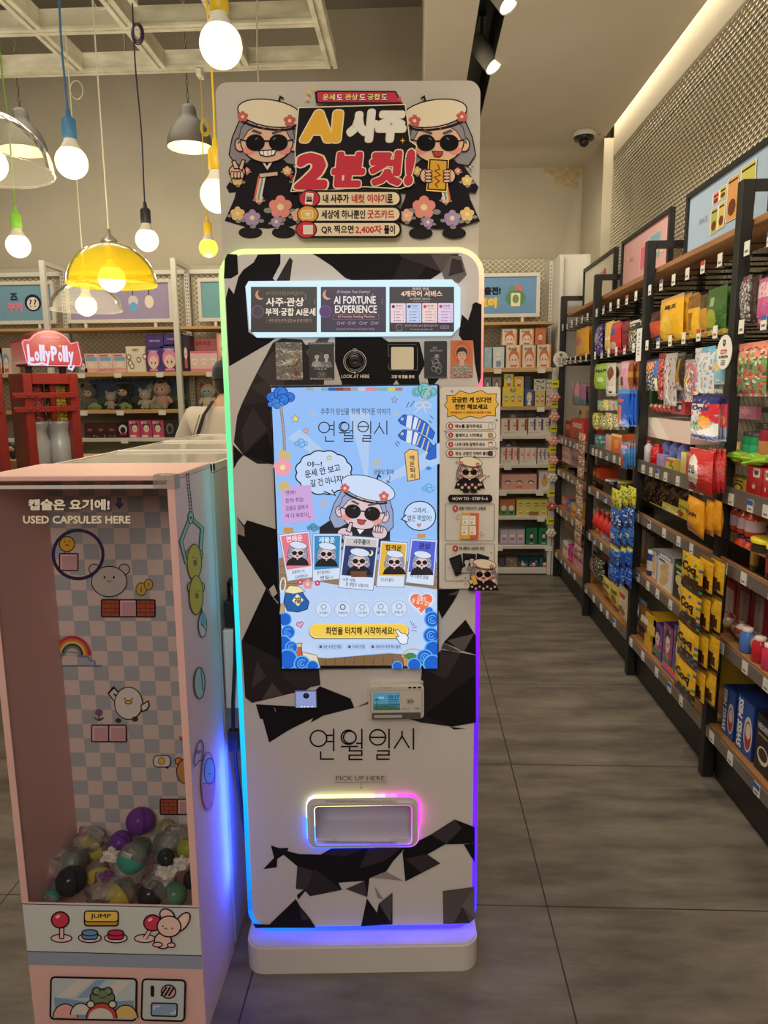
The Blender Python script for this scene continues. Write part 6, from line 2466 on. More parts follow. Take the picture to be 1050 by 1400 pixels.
bs('figure_box', 'orange and white figure box stacked on top, beside the orange bag', 'box', ZR, 410, 405, 528, 535, OR, ob, group=g_, snap=zt_)
bs('gift_bag', 'orange peaked gift bag on the stacked figure boxes', 'bag', ZR, 532, 400, 622, 530, (204, 120, 70), fig(1, (190, 96, 50), s=0.8), snap=zt_, d=0.08)
bs('toy_box', 'pale blue and white box with simple faces beside the orange boxes', 'box', ZR, 197, 550, 290, 672, (206, 212, 214), allof(fig(1, (206, 212, 214), (226, 222, 214), (120, 150, 180), 45), words('·  ·', 30, 70, 70, 84, (40, 40, 40))))
bs('toy_box', 'pale blue box half hidden by the glowing kiosk edge', 'box', ZR, 130, 552, 192, 672, (150, 180, 198), dots(6, (190, 206, 214), 9))
YB = (222, 200, 62)
_, zb_, hb_ = bs('toy_box', 'large yellow box with three small creatures', 'box', ZR, 272, 868, 445, 985, YB, allof(fig(3, (90, 120, 160), (226, 200, 160), (200, 110, 110), 60, 1.0), words('PLAY', 36, 8, 66, 28, (50, 100, 150))))
bs('toy_box', 'small yellow box on the large yellow box, left one', 'box', ZR, 285, 765, 365, 865, YB, fig(1, (90, 160, 190), y=50), snap=zb_ + hb_ + 0.001)
bs('toy_box', 'small yellow box on the large yellow box, right one', 'box', ZR, 368, 785, 445, 865, YB, fig(1, (226, 150, 90), y=50), snap=zb_ + hb_ + 0.001)
_, zb_, hb_ = bs('toy_box', 'dark blue box with a white and yellow figure', 'box', ZR, 450, 888, 526, 985, (62, 88, 150), fig(1, (220, 200, 120), body=(220, 220, 226)))
bs('toy_box', 'dark navy box standing on the dark blue box', 'box', ZR, 450, 785, 500, 888, (44, 52, 80), None, snap=zb_ + hb_ + 0.001)
_, zb_, hb_ = bs('toy_box', 'yellow and white box under the box of round faces', 'box', ZR, 530, 900, 615, 988, (196, 180, 110), fig(2, (110, 90, 70), y=50))
bs('toy_box', 'white box printed with a disc of round faces', 'box', ZR, 525, 805, 620, 897, (196, 192, 178), dots(14, (70, 66, 66), 7, 4), snap=zb_ + hb_ + 0.001)
_, zb_, hb_ = bs('toy_box', 'white box with two dark figures, lower of the pair at the shelf end', 'box', ZR, 620, 903, 670, 988, (186, 186, 182), fig(2, (50, 50, 60), y=50, s=1.2))
bs('toy_box', 'white box with two dark figures, upper of the pair at the shelf end', 'box', ZR, 620, 808, 670, 900, (186, 186, 182), fig(2, (50, 50, 60), y=50, s=1.2), snap=zb_ + hb_ + 0.001)
bs('toy_box', 'plain grey box near the sign board edge on the third shelf', 'box', ZR, 125, 790, 186, 985, (120, 120, 122), fig(1, (80, 80, 86), y=30, s=0.6))
bs('toy_box', 'second plain grey box near the yellow boxes on the third shelf', 'box', ZR, 190, 790, 266, 985, (132, 130, 130), fig(1, (96, 92, 92), y=30, s=0.6))
for (x0, x1, y0, y1, hair, st, lab, zm) in ((264, 474, 1118, 1228, (206, 180, 110), (150, 60, 60), 'white display box with three blond figures', ZR), (478, 664, 1115, 1228, (36, 34, 40), (60, 66, 110), 'white display box with three black haired figures', ZR),
                                            (296, 456, 76, 190, (170, 60, 66), (190, 60, 60), 'white display box with red haired figures', ZR2), (458, 616, 80, 200, (230, 160, 170), (226, 150, 160), 'white display box with pink figures', ZR2), (620, 734, 84, 200, (40, 40, 60), (60, 70, 150), 'white display box with navy figures', ZR2)):
    def dr(a, hair=hair, st=st):
        for k in range(3):
            a.rr(k * 33.3 + 24, 6, k * 33.3 + 32, 74, 1, st)
        fig(3, hair, y=34, s=0.8)(a)
        a.text('▪ ▪ ▪ ▪', 10, 84, 50, 90, (150, 140, 136))
    _, zb_, hb_ = bs('display_box', lab, 'box', zm, x0, y0, x1, y1, (216, 208, 198), dr)
for x0, x1, hair, lab in ((268, 460, (200, 160, 140), 'grey display card with a blond head above the white display boxes'), (464, 660, (36, 36, 40), 'grey display card with a black haired head above the white display boxes')):
    p0, p1 = ony(640 + x0 / 5.833, 380 + 1112 / 5.833, 6.08), ony(640 + x1 / 5.833, 380 + 1035 / 5.833, 6.08)
    boxthing('display_card', lab, 'card', ((p0.x + p1.x) / 2, 6.08 + 0.04, 1.181), p1.x - p0.x, p1.z - 1.181, 0.02, (92, 88, 86), fig(1, hair, y=44, s=0.5))
p0 = ony(640 + 325 / 5.833, 380 + 1340 / 5.833, 6.1)
boxthing('toy_box', 'dark box with a purple haired figure behind the white display boxes', 'box', (p0.x, 6.12, 0.941), 0.12, 0.19, 0.1, (104, 96, 96), fig(1, (70, 40, 60), y=40))


def pinkfaces(a):
    for k in range(3):
        a.rr(k * 33.3 + 2, 10, k * 33.3 + 31, 66, 2, (206, 170, 150))
        a.ell(k * 33.3 + 17, 52, 9, 14, (80, 60, 56), n=12)
        a.ell(k * 33.3 + 17, 56, 7, 9, (230, 200, 184), n=12)
        a.text('두근', k * 33.3 + 8, 16, k * 33.3 + 20, 26, (190, 110, 100))
    dots(30, (226, 150, 140), 2.5, 5, 70, 96)(a)
    a.text('HAPPY', 40, 76, 60, 88, (200, 70, 70), 0.03)


bs('display_box', 'wide pink display box with three brown haired faces', 'box', ZR2, 300, 318, 618, 462, (214, 160, 146), pinkfaces)
bs('display_card', 'dim dark red display card behind the wide pink box', 'card', ZR2, 300, 236, 580, 318, (84, 56, 60), fig(2, (50, 36, 40), y=70, s=0.4), d=0.02, Y=6.12, snap=0.73)
bs('toy_box', 'white box with a golden perfume style bottle', 'box', ZR2, 632, 284, 740, 455, (214, 206, 206), allof(lambda a: a.ell(50, 62, 28, 22, (214, 170, 70)), lambda a: a.poly([(50, 14), (68, 46), (32, 46)], (196, 110, 110)), band(0, 6, (196, 150, 170))))
bs('toy_box', 'orange and green box with a white bear', 'box', ZR2, 284, 545, 424, 682, (180, 110, 70), allof(band(62, 100, (90, 140, 90)), fig(2, (220, 216, 206), (230, 226, 216), (60, 60, 60), 58, 1.2)))
bs('toy_box', 'yellow box covered in black and white faces', 'box', ZR2, 432, 545, 716, 684, (204, 196, 100), allof(fig(4, (44, 40, 44), y=30, s=0.9), fig(4, (225, 222, 214), y=76, s=0.7), band(74, 96, (160, 110, 60), 40, 72)))


def lil(a):
    for k in range(3):
        a.rr(k * 33 + 2, 6, k * 33 + 32, 92, 2, (186, 178, 198))
    fig(3, (222, 216, 226), y=48, s=1.1)(a)


bs('display_box', 'lilac display box with three white haired figures', 'box', ZR2, 284, 810, 512, 935, (150, 142, 160), lil)
bs('toy_box', 'green box with a dark suited figure, left one', 'box', ZR2, 516, 800, 624, 935, (40, 116, 76), allof(fig(1, (40, 36, 36), y=48, s=0.6, body=(40, 40, 44)), band(88, 93, (210, 210, 200), 30, 70)))
bs('toy_box', 'green box with a dark suited figure, right one', 'box', ZR2, 630, 800, 728, 935, (40, 116, 76), allof(fig(1, (40, 36, 36), y=48, s=0.6, body=(40, 40, 44)), band(88, 93, (210, 210, 200), 30, 70)))
bs('toy_box', 'brown patterned box on the bottom shelf', 'box', ZR2, 334, 1068, 446, 1172, (110, 96, 84), dots(20, (150, 130, 110), 8, 2))
for k, lab in enumerate(('teal box with a black haired child, nearest the brown box', 'teal box with a black haired child, middle of the three', 'teal box with a black haired child, at the shelf end')):
    bs('toy_box', lab, 'box', ZR2, 446 + k * 96, 1075, 540 + k * 96, 1178, (40, 92, 104), allof(band(0, 28, (32, 40, 48)), fig(1, (34, 34, 40), y=62, s=0.8), dots(2, (220, 220, 220), 7, k)))
bs('toy_box', 'dark box at the left end of the bottom shelf beside the guide board', 'box', ZR2, 280, 1070, 330, 1172, (72, 70, 70), None)

# framed signs on top of the shelves
def framed(lab, x0, x1, z0, z1, y, col, draw, frame='white_metal', fw_=0.03, rz=0.0, x=None, mat='print', fd=0.03, cat='sign'):
    w, h = x1 - x0, z1 - z0
    loc = ((x0 + x1) / 2, y, z0) if x is None else (x, -(x0 + x1) / 2, z0)
    t = thing('picture_sign', lab, cat, loc, rz)
    a = MB()
    a.box(-w / 2, w / 2, 0.0, fd, 0, fw_, b=0.002)
    a.box(-w / 2, w / 2, 0.0, fd, h - fw_, h, b=0.002)
    a.box(-w / 2, -w / 2 + fw_, 0.0, fd, fw_, h - fw_, b=0.002)
    a.box(w / 2 - fw_, w / 2, 0.0, fd, fw_, h - fw_, b=0.002)
    a.build('frame', frame, t)
    a = Art(unit(w - 2 * fw_, h - 2 * fw_, 0, fw_), 0.00015, -0.011)
    a.mb.box(-w / 2 + fw_, w / 2 - fw_, 0.012, fd - 0.004, fw_, h - fw_, col)
    draw(a)
    a.build('picture', mat, t)
    for s in (-1, 1):
        a = MB()
        a.box(s * w * 0.33 - 0.012, s * w * 0.33 + 0.012, 0.004, fd - 0.004, -0.06 if x is None else -0.03, 0.001)
        a.build('foot', frame, t)
    return t


framed('pale blue framed sign with a black haired cartoon head, far left of the back shelves', -3.95, -3.08, 2.145, 2.50, 6.2, (118, 158, 178), allof(fig(1, (40, 40, 60), y=50, s=0.0), lambda a: a.ell(80, 50, 9, 24, (44, 44, 66)), lambda a: a.ell(80, 52, 6.5, 18, (236, 222, 210)), lambda a: a.text('?', 76, 40, 79, 62, (44, 44, 66)), lambda a: a.text('?', 81, 40, 84, 62, (44, 44, 66)), words('즈', 56, 22, 64, 42, (60, 50, 90), 0.05), words('꾸기', 52, 48, 68, 74, (226, 130, 150), 0.08)))
framed('lilac framed sign with two plush keyrings behind the yellow dome', -2.98, -2.06, 2.145, 2.50, 6.2, (158, 146, 176), allof(lambda a: a.ell(64, 50, 5, 16, (206, 200, 200)), lambda a: a.ell(64, 66, 4, 14, (110, 170, 206)), lambda a: a.ell(80, 52, 4.5, 18, (226, 214, 196)), lambda a: a.line([(64, 14), (64, 34)], 1, (60, 50, 60)), lambda a: a.line([(80, 14), (80, 34)], 1, (60, 50, 60))))
framed('teal framed sign beside the green lit kiosk edge', -1.84, -1.0, 2.145, 2.50, 6.2, (120, 166, 172), words('TINY', 36, 40, 52, 56, (80, 110, 116)))
framed('blue framed sign with yellow lettering right of the kiosk', 0.2, 1.03, 2.145, 2.50, 6.2, (112, 152, 190), allof(words('출전!', 44, 26, 62, 48, (40, 40, 50), 0.06), words('트어', 38, 54, 58, 84, (236, 200, 90), 0.09), lambda a: a.ell(74, 36, 4, 12, (110, 150, 110)), lambda a: a.ell(81, 34, 4, 12, (214, 110, 110)), lambda a: a.ell(78, 58, 11, 22, (96, 140, 110)), lambda a: a.rr(73, 44, 83, 80, 2, (236, 222, 170)), lambda a: a.ell(78, 60, 3.5, 12, (120, 150, 110))))

# goods on the left part of the back shelves
PB = (226, 170, 160)


def pk3(a):
    for k in range(3):
        a.rr(k * 33.3 + 1.5, 4, k * 33.3 + 31.5, 78, 2, (226, 206, 196))
        a.ell(k * 33.3 + 16, 54, 12, 20, (230, 210, 160), n=12)
        a.ell(k * 33.3 + 16, 60, 8, 13, (240, 214, 200), n=12)
        a.rr(k * 33.3 + 3, 18, k * 33.3 + 30, 40, 2, (130, 170, 206))
        a.rr(k * 33.3 + 3, 6, k * 33.3 + 24, 16, 1, (206, 100, 110))
    a.text('HAPPY TIME', 30, 84, 70, 96, (206, 80, 100))


bs('display_box', 'pink display box with three blond doll packs', 'box', ZL, 120, 470, 378, 580, PB, pk3)
bs('toy_box', 'light blue box with a doll face beside the red sign', 'box', ZL, 80, 498, 130, 580, (110, 150, 170), fig(1, (70, 100, 130), y=60, s=1.2))
bs('toy_box', 'cream box with a golden spine and cat faces', 'box', ZL, 380, 425, 500, 576, (214, 190, 140), allof(band(2, 98, (224, 214, 190), 3, 90), dots(5, (90, 64, 56), 12, 8, 30, 80), dots(5, (236, 220, 206), 8, 8, 30, 80), words('PET', 34, 10, 66, 20, (150, 100, 60))))
PU = (84, 60, 130)
_, zb_, hb_ = bs('toy_box', 'purple box with a pink hooded doll, left of two', 'box', ZL, 503, 440, 590, 576, PU, allof(fig(1, (226, 140, 170), y=60, s=1.3, body=(226, 140, 170)), words('OCEAN', 20, 8, 80, 16, (200, 190, 230))))
bs('toy_box', 'purple box with a pink hooded doll, right of two', 'box', ZL, 594, 425, 700, 576, PU, allof(fig(1, (226, 140, 170), y=60, s=1.3, body=(226, 140, 170)), words('OCEAN', 20, 8, 80, 16, (200, 190, 230))))
bs('toy_box', 'plain purple box on top of the left purple box', 'box', ZL, 500, 352, 606, 430, (78, 54, 122), words('DREAM OCEAN', 20, 40, 82, 54, (190, 180, 220)), snap=zb_ + hb_ + 0.004)
bs('toy_box', 'plain purple box on top of the right purple box', 'box', ZL, 612, 350, 716, 425, (78, 54, 122), words('DREAM', 20, 40, 82, 54, (190, 180, 220)), snap=zb_ + hb_ + 0.03)
bs('toy_box', 'dark violet box behind the white shelf post', 'box', ZL, 726, 358, 770, 576, (46, 36, 56), fig(1, (70, 40, 60), y=50, s=0.8))


def pk2(a):
    a.rr(2, 12, 98, 88, 2, (226, 190, 186))
    fig(3, (236, 226, 214), y=50, s=1.1, body=(236, 220, 210))(a)
    a.text('My Love Day', 20, 3, 80, 11, (226, 60, 110))


bs('display_box', 'bright pink display box with three cream bears', 'box', ZL, 776, 455, 948, 576, (222, 120, 140), pk2)
_, zb_, hb_ = bs('display_card', 'pink header card behind the bear display box', 'card', ZL, 778, 378, 945, 576, (222, 140, 144), words('BEAR HOUSE', 24, 6, 76, 20, (190, 50, 60)), Y=6.12, d=0.03)
bs('toy_box', 'pink box against the glowing green kiosk edge', 'box', ZL, 950, 345, 1010, 576, (226, 160, 140), fig(1, (226, 200, 140), y=40, s=1.1))
dk3 = allof(fig(3, (120, 60, 60), (150, 100, 90), (90, 40, 44), 46, 0.9), band(74, 78, (60, 30, 30)), dots(9, (170, 130, 120), 3, 3, 80, 94))
bs('display_box', 'dark maroon display box with small figures under the plush shelf', 'box', ZL, 120, 905, 318, 1010, (66, 36, 36), dk3)
bs('toy_box', 'black box with a white masked face', 'box', ZL, 322, 902, 392, 1010, (34, 26, 28), allof(lambda a: a.ell(50, 44, 34, 30, (214, 206, 200)), lambda a: a.ell(50, 50, 22, 20, (40, 28, 30)), band(70, 84, (150, 40, 50), 20, 80)))
for k, lab in enumerate(('magenta box with a green haired doll, left of three', 'magenta box with a green haired doll, middle of three', 'magenta box with a green haired doll, right of three')):
    bs('toy_box', lab, 'box', ZL, 396 + k * 72, 888, 466 + k * 72, 1006, (196, 70, 110), allof(fig(1, (50, 70, 60), y=48, s=1.0), words('BOX', 10, 6, 60, 20, (236, 220, 220)), band(86, 96, (226, 210, 210), 10, 60)))
for k, lab in enumerate(('black box with a grey mask drawing beside the magenta boxes', 'black box behind the white sleeve of the person')):
    bs('toy_box', lab, 'box', ZL, 614 + k * 74, 884, 684 + k * 74, 1006, (46, 42, 42), allof(lambda a: a.ell(50, 50, 30, 30, (120, 114, 112)), lambda a: a.ell(50, 54, 18, 20, (50, 46, 46))))
for x0, x1, y0, lab, c in ((-40, 10, 470, 'orange box left of the red sign', (206, 130, 80)), (16, 56, 480, 'cream and blue box behind the red sign', (206, 190, 170))):
    bs('toy_box', lab, 'box', (0, 430, 6.5625), x0 if x0 > 0 else 2, 300, x1 * 1.6, 520, c, fig(1, (120, 150, 180), y=60))

# clear case of plush toys
t = thing('plush_case', 'clear display case with a painted landscape back for plush toys', 'case', (-2.42, 6.02, 1.416))
a = MB()
a.box(-0.43, 0.43, 0.235, 0.24, 0, 0.25, (150, 170, 190))
A = Art(unit(0.86, 0.25), 0.0002, -0.2345)
A.poly([(0, 0), (100, 0), (100, 100), (0, 100)], (88, 112, 150))
A.poly([(0, 66), (20, 48), (40, 60), (62, 44), (82, 58), (100, 50), (100, 100), (0, 100)], (110, 136, 110))
A.poly([(0, 84), (30, 72), (64, 82), (100, 70), (100, 100), (0, 100)], (84, 106, 66))
A.ell(70, 42, 14, 34, (176, 176, 170))
a.merge(A.mb)
a.build('backdrop', 'print', t)
a = MB()
a.box(-0.43, 0.43, -0.004, 0, 0, 0.25)
a.build('front_pane', 'acrylic', t)
a = MB()
a.box(-0.14, 0.0, -0.045, -0.012, -0.026, -0.01, (30, 30, 30))
a.build('name_bar', 'satin', t)


def plush(name, lab, px, py, h, body, hood, face, ears, extra=None, y=6.1, z=1.418, grp='plush toys in the clear case'):
    p = ony(px, py, y)
    t = thing(name, lab, 'plush toy', (p.x, y, z), group=grp)
    a = MB()
    a.ball((0, 0, h * 0.26), h * 0.24, h * 0.2, h * 0.26, body, 16, 10)
    a.build('body', 'plush', t)
    for s in (-1, 1):
        a = MB()
        a.tube([(s * h * 0.2, -0.01, h * 0.42), (s * h * 0.32, -h * 0.06, h * 0.26)], h * 0.075, body, 10, radii=[h * 0.08, h * 0.07])
        a.ball((s * h * 0.32, -h * 0.06, h * 0.26), h * 0.075, col=body, seg=10, rings=6)
        a.build('arm', 'plush', t)
        a = MB()
        a.ball((s * h * 0.13, -h * 0.14, h * 0.07), h * 0.09, h * 0.12, h * 0.08, body, 12, 8)
        a.build('foot', 'plush', t)
    a = MB()
    a.ball((0, 0, h * 0.70), h * 0.3, h * 0.25, h * 0.28, hood, 18, 12)
    hd = a.build('head', 'plush', t)
    a = MB()
    a.ball((0, -h * 0.12, h * 0.66), h * 0.21, h * 0.15, h * 0.18, face, 16, 10)
    for s in (-1, 1):
        a.ball((s * h * 0.08, -h * 0.26, h * 0.68), h * 0.03, h * 0.02, h * 0.035, (40, 30, 30), 8, 6)
    a.ball((0, -h * 0.27, h * 0.62), h * 0.018, h * 0.012, h * 0.012, (180, 110, 100), 8, 6)
    a.build('face', 'matte', hd)
    for s in (-1, 1):
        a = MB()
        a.ball((s * h * 0.25, 0, h * 0.93), h * 0.1, h * 0.06, h * 0.12, ears, 12, 8)
        a.build('ear', 'plush', hd)
    if extra:
        a = MB()
        extra(a, h)
        a.build('hat' if name != 'scarf' else 'scarf', 'plush', t)
    return t


plush('plush_toy', 'grey hooded plush toy at the left end of the clear case', 122, 540, 0.21, (110, 104, 96), (112, 106, 98), (220, 190, 170), (40, 36, 36))
plush('plush_toy', 'small cream plush toy between the grey and the black plush', 152, 545, 0.15, (196, 184, 166), (198, 186, 168), (222, 196, 180), (190, 178, 160))
plush('plush_toy', 'black plush toy with a black pirate hat', 170, 540, 0.22, (36, 32, 34), (40, 34, 36), (224, 196, 178), (36, 32, 34), lambda a, h: a.ball((0, 0, h * 0.92), h * 0.42, h * 0.2, h * 0.1, (32, 30, 32), 16, 8))
plush('plush_toy', 'small white sheep like plush toy right of the black plush', 199, 545, 0.17, (206, 198, 184), (208, 200, 188), (226, 204, 190), (206, 198, 184))
plush('plush_toy', 'pink plush toy with a black and white cow hood', 222, 540, 0.24, (218, 170, 166), (220, 190, 186), (228, 200, 186), (48, 40, 42), lambda a, h: a.ball((0, -h * 0.05, h * 0.92), h * 0.16, h * 0.16, h * 0.1, (50, 42, 44), 14, 8))
plush('plush_toy', 'white plush toy with red ears near the person', 285, 540, 0.21, (206, 196, 178), (208, 198, 182), (150, 180, 196), (170, 50, 60), grp='plush toys')
for k, (px, lab) in enumerate(((127, 'green felt bush under the grey plush'), (169, 'green felt bush under the black plush'), (212, 'green felt bush under the pink cow plush'))):
    p = ony(px, 555, 6.03)
    a = MB()
    for dx, r in ((-0.03, 0.03), (0, 0.042), (0.032, 0.03)):
        a.ball((dx, 0, r * 0.6), r, r * 0.4, r * 0.8, (150, 176, 110), 12, 8)
    tag(a.build('felt_bush', 'plush', None, loc=(p.x, 6.06, 1.418)), lab, 'decoration', 'felt bushes')

# keyring strip hanging at the end of the back shelf
t = thing('keyring_strip', 'hanging strip of keyrings with yellow tags and pink flowers at the shelf end', 'keyring strip', (1.122, 5.93, 1.68))
a = MB()
a.box(-0.018, 0.018, -0.002, 0.002, -1.32, 0.02, (190, 186, 176))
a.box(-0.006, 0.006, -0.03, 0.05, 0.0, 0.01, (190, 186, 176))
a.build('strip', 'satin', t)
for k, (py, kind) in enumerate(((525, 't'), (543, 'p'), (553, 't'), (570, 'f'), (586, 't'), (603, 'f'), (615, 't'), (629, 'f'), (639, 't'), (653, 'w'), (674, 't'), (691, 'r'), (712, 't'), (728, 'w'))):
    z = ony(760, py, 5.93).z - 1.68
    a = MB()
    if kind == 't':
        a.box(-0.03 + 0.01 * math.sin(k * 3), 0.03 + 0.01 * math.sin(k * 3), -0.012, -0.010, z - 0.03, z + 0.03, (216, 206, 66))
        a.box(-0.02, 0.02, -0.0125, -0.012, z - 0.004, z + 0.006, (90, 80, 40))
        a.build('yellow_tag', 'print', t)
    else:
        c = {'p': (220, 150, 150), 'f': (232, 160, 150), 'w': (214, 206, 196), 'r': (190, 90, 90)}[kind]
        for q in range(6):
            a.ball((0.026 * math.cos(q * PI / 3), -0.025, z + 0.022 * math.sin(q * PI / 3)), 0.02, 0.014, 0.018, c, 9, 6)
        a.ball((0, -0.035, z), 0.012, col=(236, 214, 150), seg=8, rings=5)
        a.build('flower_charm', 'satin', t)


def cctv_sign(lab, loc, rz, r=0.062):
    t = thing('camera_notice', lab, 'sign', loc, rz)
    a = MB()
    a.prism([(r * math.cos(u), r * math.sin(u)) for u in [2 * PI * k / 36 for k in range(36)]], -0.004, 0.0, 'y', (222, 218, 210))
    a.build('disc', 'satin', t)
    A = Art(lambda u, v: (u * r, -v * r), 0.0002, 0.0044)
    A.poly([(-0.16, -0.72), (0.16, -0.72), (0.2, -0.46), (0, -0.3), (-0.2, -0.46)], (40, 50, 40))
    A.ell(0, -0.56, 0.09, 0.09, (140, 160, 140), n=10)
    A.text('CCTV', -0.46, -0.16, 0.46, 0.12, (196, 60, 50), 0.05)
    A.text('IN OPERATION', -0.62, 0.2, 0.62, 0.36, (50, 46, 44), 0.04)
    for y in (0.5, 0.62, 0.74):
        A.line([(-0.3, y), (0.3, y)], 0.05, (110, 106, 100))
    A.build('notice_print', 'print', t)
    a = MB()
    a.box(-0.008, 0.008, 0.0, 0.012, -0.02, 0.02, (60, 58, 56))
    a.build('clip', 'satin', t)


p = ony(766, 491, 5.90)
cctv_sign('round white camera notice at the back end of the aisle shelves', (p.x, 5.884, p.z), 0.0, 0.060)

# shopper seen from behind at the back shelves
def skin_body(name, joints, edges, mat, col, parent, levels=2):
    me = bpy.data.meshes.new(name)
    me.from_pydata([j[:3] for j in joints], edges, [])
    o = bpy.data.objects.new(name, me)
    COL.objects.link(o)
    o.modifiers.new('skin', 'SKIN')
    sv = me.skin_vertices[0].data
    for i, j in enumerate(joints):
        sv[i].radius = (j[3], j[4] if len(j) > 4 else j[3])
        sv[i].use_root = i == 0
    sb = o.modifiers.new('smooth', 'SUBSURF')
    sb.levels = sb.render_levels = levels
    bpy.context.view_layer.update()
    me2 = bpy.data.meshes.new_from_object(o.evaluated_get(bpy.context.evaluated_depsgraph_get()))
    bpy.data.objects.remove(o)
    me2.materials.clear()
    me2.materials.append(MATS[mat])
    at = me2.attributes.get('Col') or me2.attributes.new('Col', 'FLOAT_COLOR', 'CORNER')
    c = lin(col)
    at.data.foreach_set('color', [c[0], c[1], c[2], 1.0] * len(me2.loops))
    me2.polygons.foreach_set('use_smooth', [True] * len(me2.polygons))
    o = bpy.data.objects.new(name, me2)
    COL.objects.link(o)
    o.parent = parent
    return o


man = thing('person', 'person in a white shirt and dark cap seen from behind at the shelves', 'person', (-1.165, 4.4, 0))
# pelvis, spine, neck, head, legs, arms with five fingers on each hand
J = [(0, 0, 0.92, 0.15, 0.11), (0, 0.01, 1.12, 0.145, 0.1), (0, 0.0, 1.34, 0.17, 0.11), (0, 0.02, 1.46, 0.07), (0, 0.05, 1.56, 0.06),
     (-0.1, 0, 0.84, 0.085), (-0.11, 0.01, 0.48, 0.058), (-0.11, -0.02, 0.08, 0.04), (-0.12, 0.13, 0.035, 0.035), (0.1, 0, 0.84, 0.085), (0.11, 0.01, 0.48, 0.058), (0.11, -0.02, 0.08, 0.04), (0.12, 0.13, 0.035, 0.035),
     (-0.19, 0.0, 1.40, 0.058), (-0.30, 0.06, 1.17, 0.043), (-0.24, 0.30, 1.08, 0.03), (0.19, 0.0, 1.40, 0.058), (0.30, 0.06, 1.17, 0.043), (0.24, 0.30, 1.08, 0.03)]
Ed = [(0, 1), (1, 2), (2, 3), (3, 4), (0, 5), (5, 6), (6, 7), (7, 8), (0, 9), (9, 10), (10, 11), (11, 12), (2, 13), (13, 14), (14, 15), (2, 16), (16, 17), (17, 18)]
for base, s in ((15, -1), (18, 1)):
    bx, by, bz = J[base][:3]
    J.append((bx - 0.02 * s, by + 0.07, bz + 0.005, 0.024, 0.018))
    palm = len(J) - 1
    Ed.append((base, palm))
    for q, (dx, ln) in enumerate(((-0.03, 0.06), (-0.01, 0.075), (0.01, 0.08), (0.03, 0.07))):
        J.append((bx - 0.02 * s + dx, by + 0.07 + ln * 0.6, bz + 0.0, 0.0095))
        J.append((bx - 0.02 * s + dx * 1.1, by + 0.07 + ln, bz - 0.022, 0.008))
        Ed += [(palm, len(J) - 2), (len(J) - 2, len(J) - 1)]
    J.append((bx - 0.06 * s, by + 0.06, bz - 0.01, 0.01))
    J.append((bx - 0.07 * s, by + 0.10, bz - 0.02, 0.0085))
    Ed += [(palm, len(J) - 2), (len(J) - 2, len(J) - 1)]
skin_body('body', J, Ed, 'skin', (206, 164, 140), man, 2)
a = MB()
a.ball((0, 0.06, 1.62), 0.076, 0.092, 0.112, (206, 164, 140), 20, 14)
a.ball((0, 0.152, 1.605), 0.014, 0.018, 0.02, (200, 156, 132), 8, 6)
for s in (-1, 1):
    a.ball((s * 0.076, 0.055, 1.61), 0.012, 0.022, 0.032, (200, 152, 130), 10, 8)
    a.ball((s * 0.03, 0.142, 1.63), 0.012, 0.006, 0.006, (40, 30, 28), 8, 6)
a.tube([(-0.025, 0.146, 1.565), (0, 0.152, 1.562), (0.025, 0.146, 1.565)], 0.005, (160, 90, 84), 6)
a.build('head', 'skin', man)
a = MB()
a.lathe([(0.06, 1.545), (0.082, 1.58), (0.086, 1.63), (0.082, 1.66)], (0, 0.05, 0), (28, 24, 24), 20, 0.95, 1.05)
a.build('hair', 'fabric', man)
a = MB()
a.lathe([(0.094, 1.632), (0.094, 1.66), (0.088, 1.70), (0.066, 1.735), (0.03, 1.75), (0.001, 1.752)], (0, 0.055, 0), (30, 34, 46), 24, 0.95, 1.08)
a.prism([(0.085 * math.cos(u), 0.12 + 0.11 * math.sin(u)) for u in [PI * k / 12 for k in range(13)]], 1.632, 1.642, 'z', (30, 34, 46))
a.build('cap', 'fabric', man)
SJ = [(0, 0, 0.86, 0.185, 0.14), (0, 0.01, 1.12, 0.185, 0.13), (0, 0.0, 1.34, 0.2, 0.135), (0, 0.02, 1.455, 0.085), (-0.2, 0.0, 1.40, 0.085), (-0.31, 0.05, 1.18, 0.072), (-0.28, 0.2, 1.11, 0.06), (0.2, 0.0, 1.40, 0.085), (0.31, 0.05, 1.18, 0.072), (0.28, 0.2, 1.11, 0.06)]
skin_body('shirt', SJ, [(0, 1), (1, 2), (2, 3), (2, 4), (4, 5), (5, 6), (2, 7), (7, 8), (8, 9)], 'fabric', (216, 206, 194), man, 2)
TJ = [(0, 0, 0.90, 0.165, 0.125), (-0.1, 0, 0.80, 0.1), (-0.11, 0.01, 0.48, 0.078), (-0.11, -0.02, 0.1, 0.065), (0.1, 0, 0.80, 0.1), (0.11, 0.01, 0.48, 0.078), (0.11, -0.02, 0.1, 0.065)]
skin_body('trousers', TJ, [(0, 1), (1, 2), (2, 3), (0, 4), (4, 5), (5, 6)], 'fabric', (44, 44, 52), man, 2)
a = MB()
for s in (-1, 1):
    a.ball((s * 0.115, 0.06, 0.045), 0.05, 0.14, 0.045, (40, 38, 38), 14, 8)
a.build('shoes', 'satin', man)
a = MB()
pts = [(-0.06, -0.06, 1.50), (-0.1, -0.13, 1.42), (-0.13, -0.155, 1.32), (-0.17, -0.15, 1.18), (-0.2, -0.13, 1.0), (-0.22, -0.1, 0.9)]
a.grid([[(x - 0.012, y, z) for x, y, z in pts], [(x + 0.012, y - 0.002, z) for x, y, z in pts]], (30, 30, 34))
a.grid([[(x - 0.03, y + 0.004, z) for x, y, z in pts[1:]], [(x - 0.024, y + 0.002, z) for x, y, z in pts[1:]]], (60, 60, 64))
a.build('bag_strap', 'fabric', man)


